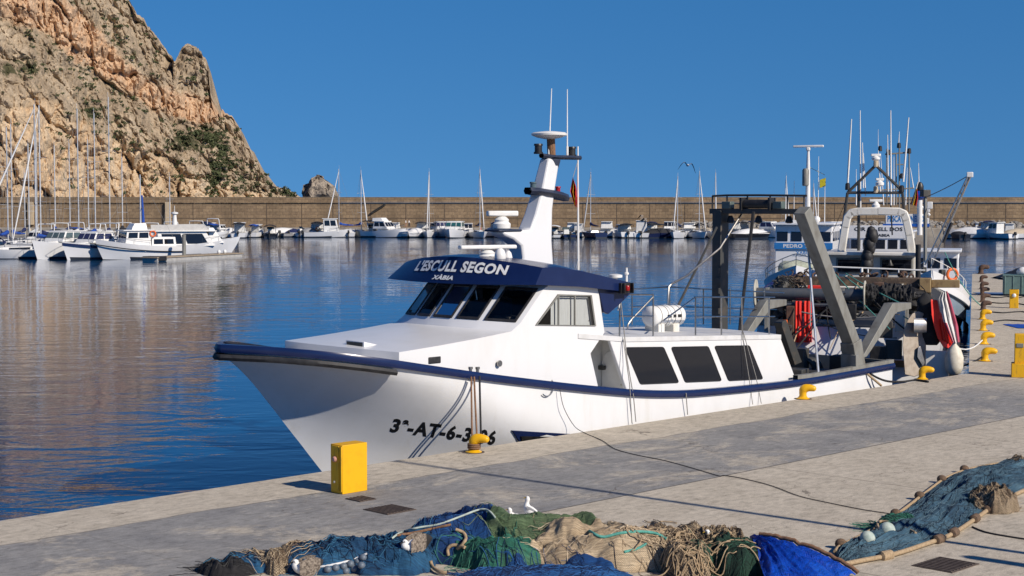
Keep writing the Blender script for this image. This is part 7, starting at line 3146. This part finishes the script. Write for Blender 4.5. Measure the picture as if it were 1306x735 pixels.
for mt_, ca1, ca2 in ((NB, (.03, .14, .26), (.002, .012, .04)), (NB2, (.02, .11, .32), (.002, .012, .06)), (NG, (.22, .28, .15), (.06, .11, .055)), (NT_, (.05, .22, .15), (.004, .03, .025)), (NBE, (.62, .5, .35), (.34, .25, .16)), (NRO, (.46, .36, .24), (.12, .08, .05)), (NDG, (.02, .08, .05), (.003, .012, .008)), (NBK, (.05, .05, .05), (.01, .01, .012)), (NGB, (.085, .15, .2), (.012, .03, .05))):
    STR[mt_.name] = (flat(mt_.name + '_light_strand', ca1), flat(mt_.name + '_dark_strand', ca2))
net_patch('fishing_net', 'low black net at the far left tip of the heap', 'fishing net', 290, 21.15, .42, .35, .16, NBK, amp=.06, seed=1)
net_patch('fishing_net', 'flat blue net scraps left of the brown bundle', 'fishing net', 330, 21.3, .35, .3, .17, NB, .2, amp=.05, seed=2)
net_patch('fishing_net', 'rounded blue net mound at the left of the heap', 'fishing net', 418, 21.45, .78, .5, .3, NB, .15, (.3, 2.6), .07, 3)
net_patch('fishing_net', 'brown knitted bundle between the two leftmost blue nets', 'fishing net', 349, 21.2, .17, .32, .24, NRO, .2, amp=.03, seed=4)
net_patch('fishing_net', 'large deep blue net in the centre left of the heap', 'fishing net', 590, 22.4, .95, .85, .42, NB2, .35, (.6, 2.4), .15, 5, peak=(.2, .2))
net_patch('fishing_net', 'blue net low at the front below the grey floats', 'fishing net', 500, 21.5, .62, .6, .26, NB, -.3, (1.0, 3), .1, 6)
net_patch('fishing_net', 'big olive green net at the top of the heap', 'fishing net', 708, 22.2, 1.1, .74, .36, NG, -.1, (1.2, 1.7), .17, 7)
net_patch('fishing_net', 'sandy beige net rising behind the green rope', 'fishing net', 842, 22.6, .75, .45, .22, NBE, .1, (.4, 3.4), .1, 8)
net_patch('fishing_net', 'teal green net rolled in front of the olive one', 'fishing net', 640, 21.45, .62, .36, .28, NT_, -.25, (1.4, 3.0), .1, 9)
net_patch('fishing_net', 'smooth beige net spread across the front of the heap', 'fishing net', 792, 21.65, 1.2, .6, .34, NBE, .12, (1.3, 1.7), .13, 10)
net_patch('fishing_net', 'coarse brown knotted net on the right shoulder of the heap', 'fishing net', 908, 22.0, .62, .55, .3, NRO, -.2, (.5, 3.5), .1, 11, crumple=.1)
net_patch('fishing_net', 'coarse brown knotted net clump low at the front', 'fishing net', 880, 21.05, .34, .34, .36, NRO, .0, (.2, 4), .06, 12, crumple=.1)
net_patch('fishing_net', 'dark green net at the right of the heap', 'fishing net', 948, 21.25, .48, .5, .36, NDG, .0, (1.5, 2.6), .07, 13)
net_patch('fishing_net', 'blue net strip along the bottom front of the heap', 'fishing net', 690, 20.85, 1.25, .3, .11, NB2, .03, (1.5, 3), .03, 14)
A_ = AT(956, 687, 21.75)
rows = []
for i in range(40):
    t = i / 39
    row = []
    for k in range(90):
        s_ = k / 89
        B_ = G(pw(s_, [0, .5, 1], [978, 1040, 1092]), pw(s_, [0, .5, 1], [752, 752, 737]))
        p = A_.lerp(B_, t)
        z = A_.z * (1 - t ** 1.5) ** .8
        z += t ** .7 * (1 - t * .75) * (.2 * (1 - 2.3 * abs(noise.noise(Vector((s_ * 4 + .3 * t, t * .8, 3))))) + .05 * (1 - 2 * abs(noise.noise(Vector((s_ * 14, t * 1.2, 5)))))) + .022 * noise.fractal(Vector((s_ * 14, t * 11, 1)), .7, 2.1, 5) + .02 * (1 - 2 * abs(noise.noise(Vector((s_ * 20, t * 12, 8))))) + .10 * math.sin(math.pi * s_) * t ** .5 * (1 - t)
        und = ground_h(p.x, p.y)
        row.append(Vector((p.x, p.y, max(.012, z, und + .015))))
    rows.append(row)
mb = MB()
mb.grid(rows)
tp_ = solo('tarpaulin', mb, TAR, 'bright blue tarpaulin draped over the right end of the heap', 'tarpaulin', smooth=50)
put_weave(tp_, [(k / 89 * 2, i / 39 * 1.5, 0) for i in range(40) for k in range(90)])
rope('brown mottled rope along the right edge of the blue tarpaulin', [r[-1] + Vector((.03, .02, .02)) for r in rows[3:]], .03, 'rope_brown', 'rope', 'net_rope', 7)
# surface ropes, floats and rings on the heap


def on_heap(x, y, up=.03):
    """Point on the heap along the line of sight to x, y."""
    r_ = ray(x, y)
    t = 18.0
    while t < 27:
        p = CAM + r_ * (t / r_.y)
        if p.z <= ground_h(p.x, p.y):
            break
        t += .03
    return Vector((p.x, p.y, p.z + up))


def heap_rope(label, px, r_, mat, n=6, up=.03, grp=None):
    pts = []
    for p in smoothpts([(x, y, 0) for x, y in px], 7):
        pts.append(on_heap(p.x, p.y, up))
    for _ in range(2):
        pts = [pts[0]] + [(pts[i - 1] + pts[i] * 2 + pts[i + 1]) / 4 for i in range(1, len(pts) - 1)] + [pts[-1]]
    rope(label, pts, r_, mat, 'rope', 'net_rope', n, grp)


heap_rope('thick tan rope bend on the deep blue net', ((581, 680), (591, 684), (594, 692), (589, 700), (583, 705)), .025, 'rope', 8, .05)
heap_rope('thick tan rope loop between blue and teal nets', ((572, 713), (571, 705), (577, 700), (587, 701), (593, 703)), .024, 'rope', 8, .05)
heap_rope('short tan rope sticking out of the front blue net', ((549, 720), (552, 728), (561, 734), (570, 735)), .025, 'rope', 8, .05)
heap_rope('pale line along the crest of the deep blue net', ((500, 690), (512, 682), (535, 676), (560, 672), (590, 661), (612, 653), (624, 655), (632, 664)), .016, 'buoy', 6, .035)
heap_rope('brown rope ridge left of the crest', ((505, 686), (530, 682), (552, 677), (575, 672)), .02, 'rope_brown', 7, .03)
heap_rope('green rope across the sandy beige net', ((752, 680), (768, 688), (790, 683), (815, 681), (835, 683), (850, 690)), .022, 'rope_green', 6, .03)
heap_rope('green rope hanging over the beige net fold', ((796, 707), (812, 703), (825, 696)), .02, 'rope_green', 6, .03)
heap_rope('pale line above the grey floats', ((408, 726), (430, 722), (452, 716), (468, 709)), .016, 'canvas_white', 6, .03)
rnd = random.Random(4)
for k, (x, y) in enumerate(((418, 729), (428, 727), (438, 725), (447, 722), (456, 718), (463, 714), (441, 731), (452, 728), (461, 724))):
    mb = MB()
    c = on_heap(x, y, .03)
    mb.ball(c, .055, 12, (1, 1, .9))
    o = solo('net_float', mb, pm('grey_float', (.1, .13, .17), (.17, .2, .24), 20, .5) if k == 0 else GF_, 'small grey float in the cluster on the front blue net', 'net float', 'grey floats on the blue net', smooth=60)
    if k == 0:
        GF_ = o.data.materials[0]
# knotted cords over the coarse brown nets
rnd = random.Random(9)
for lab, (x0_, x1_, y0_, y1_), cnt_ in (('tangle of brown cord over the coarse net on the right shoulder', (868, 945, 678, 706), 40), ('tangle of brown cord over the front knotted clump', (856, 905, 704, 735), 34), ('tangle of sandy cord at the back edge of the beige net', (792, 880, 668, 684), 22)):
    mb = MB()
    for _ in range(cnt_):
        x, y = rnd.uniform(x0_, x1_), rnd.uniform(y0_, y1_)
        c = on_heap(x, y, .02)
        a = rnd.uniform(0, 6.28)
        pts = []
        for i in range(9):
            a += rnd.uniform(-.9, .9)
            c = c + Vector((math.cos(a) * .05, math.sin(a) * .05, 0))
            c.z = max(c.z * .5 + .5 * (ground_h(c.x, c.y) + .02), ground_h(c.x, c.y) + .012)
            pts.append(c.copy())
        mb.tube(smoothpts(pts, 2), .009, 4)
    t_ = solo('cord_tangle', mb, M['rope'], lab, 'cord', None, kind='stuff', smooth=0)

# ---- long net at the right with its float line
left = smoothpts([G(x, y) for x, y in ((1061, 722), (1068, 703), (1090, 691), (1118, 676), (1150, 655), (1180, 632), (1208, 612), (1238, 601), (1275, 594), (1325, 584))], 8)
right = smoothpts([G(x, y) for x, y in ((1066, 726), (1100, 719), (1140, 711), (1180, 698), (1212, 686), (1240, 668), (1262, 652), (1275, 640), (1290, 636), (1325, 620))], 8)
rows, uv = [], []
m_ = len(left)
for i in range(m_):
    t = i / (m_ - 1)
    row = []
    for k in range(40):
        s = k / 39
        p = left[i].lerp(right[i], s)
        env = math.sin(math.pi * s) ** .6 * min(1, t * 9)
        q = Vector((p.x * 1.1, p.y * 1.1, 0))
        z = .62 * env * (.1 + .12 * noise.noise(q * 1.3 + Vector((5, 0, 0))) + .13 * (1 - 2.2 * abs(noise.noise(Vector((t * 5 + s * 1.2, s * 6 - t * 1.5, 2))))) + .05 * (1 - 2.2 * abs(noise.noise(Vector((t * 12, s * 15, 4))))) + .03 * noise.fractal(q * 5, .7, 2.1, 4) + .15 * t)
        if i in (0, m_ - 1):
            z *= .3
        row.append(Vector((p.x, p.y, max(.01, z))))
        uv.append((t * 7, s * 2, 0))
    rows.append(row)
mb = MB()
mb.grid(rows)
ln_ = solo('fishing_net', mb, NGB, 'long grey blue net laid out on the quay at right, edged with floats', 'fishing net', None, smooth=70)
put_weave(ln_, uv)
RB = ln_.location
sr = random.Random(77)
sb_ = [MB(), MB()]
for kk in range(800):
    i0, k0 = sr.uniform(0, m_ - 3), sr.uniform(0, 38)
    pts = []
    for st_ in range(sr.randint(4, 10)):
        ii, ki = int(i0), int(k0)
        if not (0 <= ii < m_ - 1 and 0 <= ki < 39):
            break
        pts.append(rows[ii][ki].lerp(rows[ii + 1][ki], i0 - ii) + Vector((0, 0, sr.uniform(.003, .016))))
        i0 += sr.uniform(.2, .9)
        k0 += sr.gauss(0, .7)
    sb_[kk % 2].tube(pts, sr.uniform(.002, .0042), 3, cap=False)
BASE[ln_.name] = Vector(RB)
for w_, mm2 in zip(sb_, STR['grey_blue_net']):
    link('net_strands', w_, mm2, ln_, smooth=0, recalc=False)['kind'] = 'stuff'


def float_line(name, pts, mat, r_):
    mb = MB()
    pts = [p + Vector((0, 0, .045)) for p in pts]
    mb.tube(pts, r_, 7)
    BASE[ln_.name] = Vector(RB)
    return link(name, mb, mat, ln_, smooth=60)


fl1 = float_line('float_line', left[6:-4], M['rope'], .028)
fl2 = float_line('float_line', right[:-2], M['rope'], .036)
for i_ in (10, 30, 38, 46, 54):
    p = left[min(i_, len(left) - 1)]
    mb = MB()
    mb.ball(p + Vector((0, 0, .07)), .09, 12, (1, 1, .85))
    link('cork_float', mb, M['cork'], ln_, smooth=60)
for i_ in (14, 28, 33, 41, 47):
    p = right[min(i_, len(right) - 1)]
    mb = MB()
    d_ = (right[i_ + 1] - right[i_ - 1]).normalized()
    mb.tube([p - d_ * .12 + Vector((0, 0, .05)), p - d_ * .1 + Vector((0, 0, .05)), p + d_ * .1 + Vector((0, 0, .05)), p + d_ * .12 + Vector((0, 0, .05))], [.03, .075, .075, .03], 10)
    link('cork_float', mb, M['cork'] if i_ != 14 else M['rope'], ln_, smooth=60)
for i_, (x, y, r_) in enumerate(((1106, 702, .115), (1131, 691, .125))):
    c = G(x, y) + Vector((0, 0, .17))
    mb = MB()
    mb.ball(c, r_, 18)
    solo('net_buoy', mb, M['buoy'], ('round pale float on the left end of the long net, left one', 'round pale float on the left end of the long net, right one')[i_], 'net float', smooth=60)
net_patch('fishing_net', 'dark teal net scrap bunched behind the pale round floats', 'fishing net', 1150, 24.0, .42, .3, .16, NT_, .5, (.5, 4), .06, 22)
net_patch('fishing_net', 'brown knotted cord heap beside the long grey blue net', 'fishing net', 1272, 25.5, .42, .4, .26, NRO, .2, (.4, 4), .07, 23, crumple=.12)
net_patch('fishing_net', 'brown net clump at the right edge beyond the long net', 'fishing net', 1306, 29.3, .3, .3, .22, NRO, .2, (.4, 4), .07, 24, crumple=.1)
rope('tan rope loop lying on the left end of the long net', smoothpts([G(x, y, .13) for x, y in ((1122, 676), (1119, 669), (1124, 665), (1140, 668), (1158, 675), (1168, 680))], 5), .022, 'rope', 'rope', 'net_rope')


# ================================================================ GULLS
def gull(label, loc, rz, pitch=0.0, adult=True, s=1.0, sit=False, head=(0, 0), rest=False):
    g = thing('gull', label, 'gull', loc, rz, 'gulls on the quay')
    body_m = M['feather_white']
    wing_m = M['feather_grey'] if adult else M['feather_brown']
    z0 = -.10 if sit else 0.0
    rt = Matrix.Rotation(-pitch, 3, 'Y')
    piv = Vector((0, 0, .2 + z0))

    def T(p):
        return (piv + rt @ (Vector(p) - Vector((0, 0, .2)))) * s if True else p
    spine = [(-.25, 0, .17), (-.16, 0, .185), (-.08, 0, .2), (0, 0, .205), (.07, 0, .225), (.115, 0, .27)]
    rad = [.012, .045, .075, .088, .08, .055]
    hx, hz = head
    neck = [(.135 + hx * .5, 0, .325 + hz * .5), (.15 + hx, 0, .375 + hz), (.17 + hx, 0, .395 + hz), (.192 + hx, 0, .39 + hz)]
    nrad = [.038, .042, .036, .014]
    mb = MB()
    pts = smoothpts([T(p) for p in spine] + [T(p) if not sit else Vector(p) * s + Vector((0, 0, z0 * s)) for p in neck], 4)
    rr = [abs(v.x) * s for v in smoothpts([(r_, 0, 0) for r_ in rad + nrad], 4)]
    mb.tube(pts, rr, 14)
    b_ = link('body', mb, body_m, g, smooth=80)
    hd = pts[-6]
    tipv = pts[-1]
    mb = MB()
    mb.tube([tipv - Vector((.012, 0, 0)) * s, tipv + Vector((.03, 0, -.006)) * s, tipv + Vector((.05, 0, -.018)) * s], [.013 * s, .009 * s, .002 * s], 7)
    link('beak', mb, M['beak'] if adult else M['feather_black'], g, smooth=60)
    for sg in (1, -1):
        mb = MB()
        mb.ball(hd + Vector((.02, sg * .034, .012)) * s, .008 * s, 6)
        link('eye', mb, M['black'], g)
        mb = MB()
        rows = []
        for i in range(11):
            t = i / 10
            c = Vector(T((lerp(.085, -.3, t), sg * lerp(.074 if adult else .092, .02, t ** 1.6), lerp(.235, .175, t))))
            hh = (.075 if adult else .13) * math.sin(math.pi * min(1, .18 + t * .8)) ** .8 * s
            rows.append([c + Vector((0, sg * .012 * math.sin(math.pi * k / 4) * s, hh * (k / 2 - 1))) for k in range(5)])
        mb.grid(rows)
        for i in range(len(mb.f)):
            mb.m[i] = 1 if i // 4 >= 7 else 0
        link('wing', mb, [wing_m, M['feather_black']], g, smooth=80)
        if not sit:
            mb = MB()
            mb.tube([Vector((.0, sg * .035, .14)) * s, Vector((-.01, sg * .035, .06)) * s, Vector((.0, sg * .035, .006)) * s], .007 * s, 5)
            mb.add([Vector((-.01, sg * .035, .006)) * s, Vector((.05, sg * .06, .004)) * s, Vector((.06, sg * .035, .004)) * s, Vector((.05, sg * .01, .004)) * s], [(0, 1, 2, 3)])
            link('leg', mb, pm('pink_leg', (.5, .3, .25), None, 9, .6) if sg == 1 else LEG_, g)
        if sg == 1 and not sit:
            LEG_ = g.children[-1].data.materials[0]
    return g


ga = G(677, 667)
gull('adult white gull with grey back standing upright behind the heap', (ga.x, ga.y, 0), R(168), .45, True, .88)
gb = G(659, 668)
gull('smaller pale gull with mottled back sitting left of the upright gull', (gb.x, gb.y, 0), R(175), .1, True, .82, True, (-.02, -.02))
gp = on_heap(527, 703, 0)
gull('brown backed young gull resting head down on the deep blue net', (gp.x, gp.y, gp.z - .03), R(215), -.35, False, 1.0, True, (-.03, -.12))
gp = on_heap(390, 732, 0)
gull('dark young gull resting on the low blue net at the left front', (gp.x, gp.y, gp.z - .03), R(195), -.2, False, 1.05, True, (-.03, -.1))
gp = on_heap(915, 684, 0)
gull('gull with only its white head showing among the coarse brown net', (gp.x, gp.y + .1, gp.z - .2), R(190), .1, True, .85, True)


def flying(label, loc, rz, dark=False, roll=0.2, s=1.0, up=.25):
    g = thing('gull', label, 'flying gull', loc, rz, None)
    bm_ = M['feather_brown'] if dark else M['feather_white']
    mb = MB()
    pts = smoothpts([(-.3, 0, 0), (-.2, 0, .0), (-.08, 0, .0), (.05, 0, 0), (.15, 0, .01), (.22, 0, .02), (.26, 0, .02), (.3, 0, .01)], 3)
    rr = [abs(v.x) for v in smoothpts([(.02, 0, 0), (.05, 0, 0), (.085, 0, 0), (.09, 0, 0), (.065, 0, 0), (.05, 0, 0), (.045, 0, 0), (.006, 0, 0)], 3)]
    mb.tube([p * s for p in pts], [r_ * s for r_ in rr], 12)
    link('body', mb, bm_, g, smooth=80)
    for sg in (1, -1):
        mb = MB()
        rows = []
        for i in range(13):
            t = i / 12
            y = sg * (.05 + .62 * t)
            z = up * math.sin(math.pi * min(1, t * 1.15) * .75) - .95 * max(0, t - .3) ** 1.2
            xf = .1 + .1 * math.sin(math.pi * t) - .18 * t * t
            cwid = .26 * (1 - t ** 2.5) + .02
            rows.append([Vector((xf - cwid * k / 4, y, z + .02 * math.sin(math.pi * k / 4))) * s for k in range(5)])
        mb.grid(rows)
        mb.grid([[p - Vector((0, 0, .012)) for p in r] for r in rows])
        for i in range(len(mb.f)):
            mb.m[i] = 1 if (i % 48) // 4 >= 8 else 0
        link('wing', mb, [M['feather_grey'] if not dark else M['feather_brown'], M['feather_black']], g, smooth=80)
    g.rotation_euler = (roll, 0, rz)
    return g


p = AT(877, 211, 150)
flying('grey gull flying high above the breakwater', p, R(100), False, .2, 1.35)
p = AT(819, 281, 200)
flying('brown bird flying low in front of the breakwater', p, R(30), True, .5, 1.4, .5)
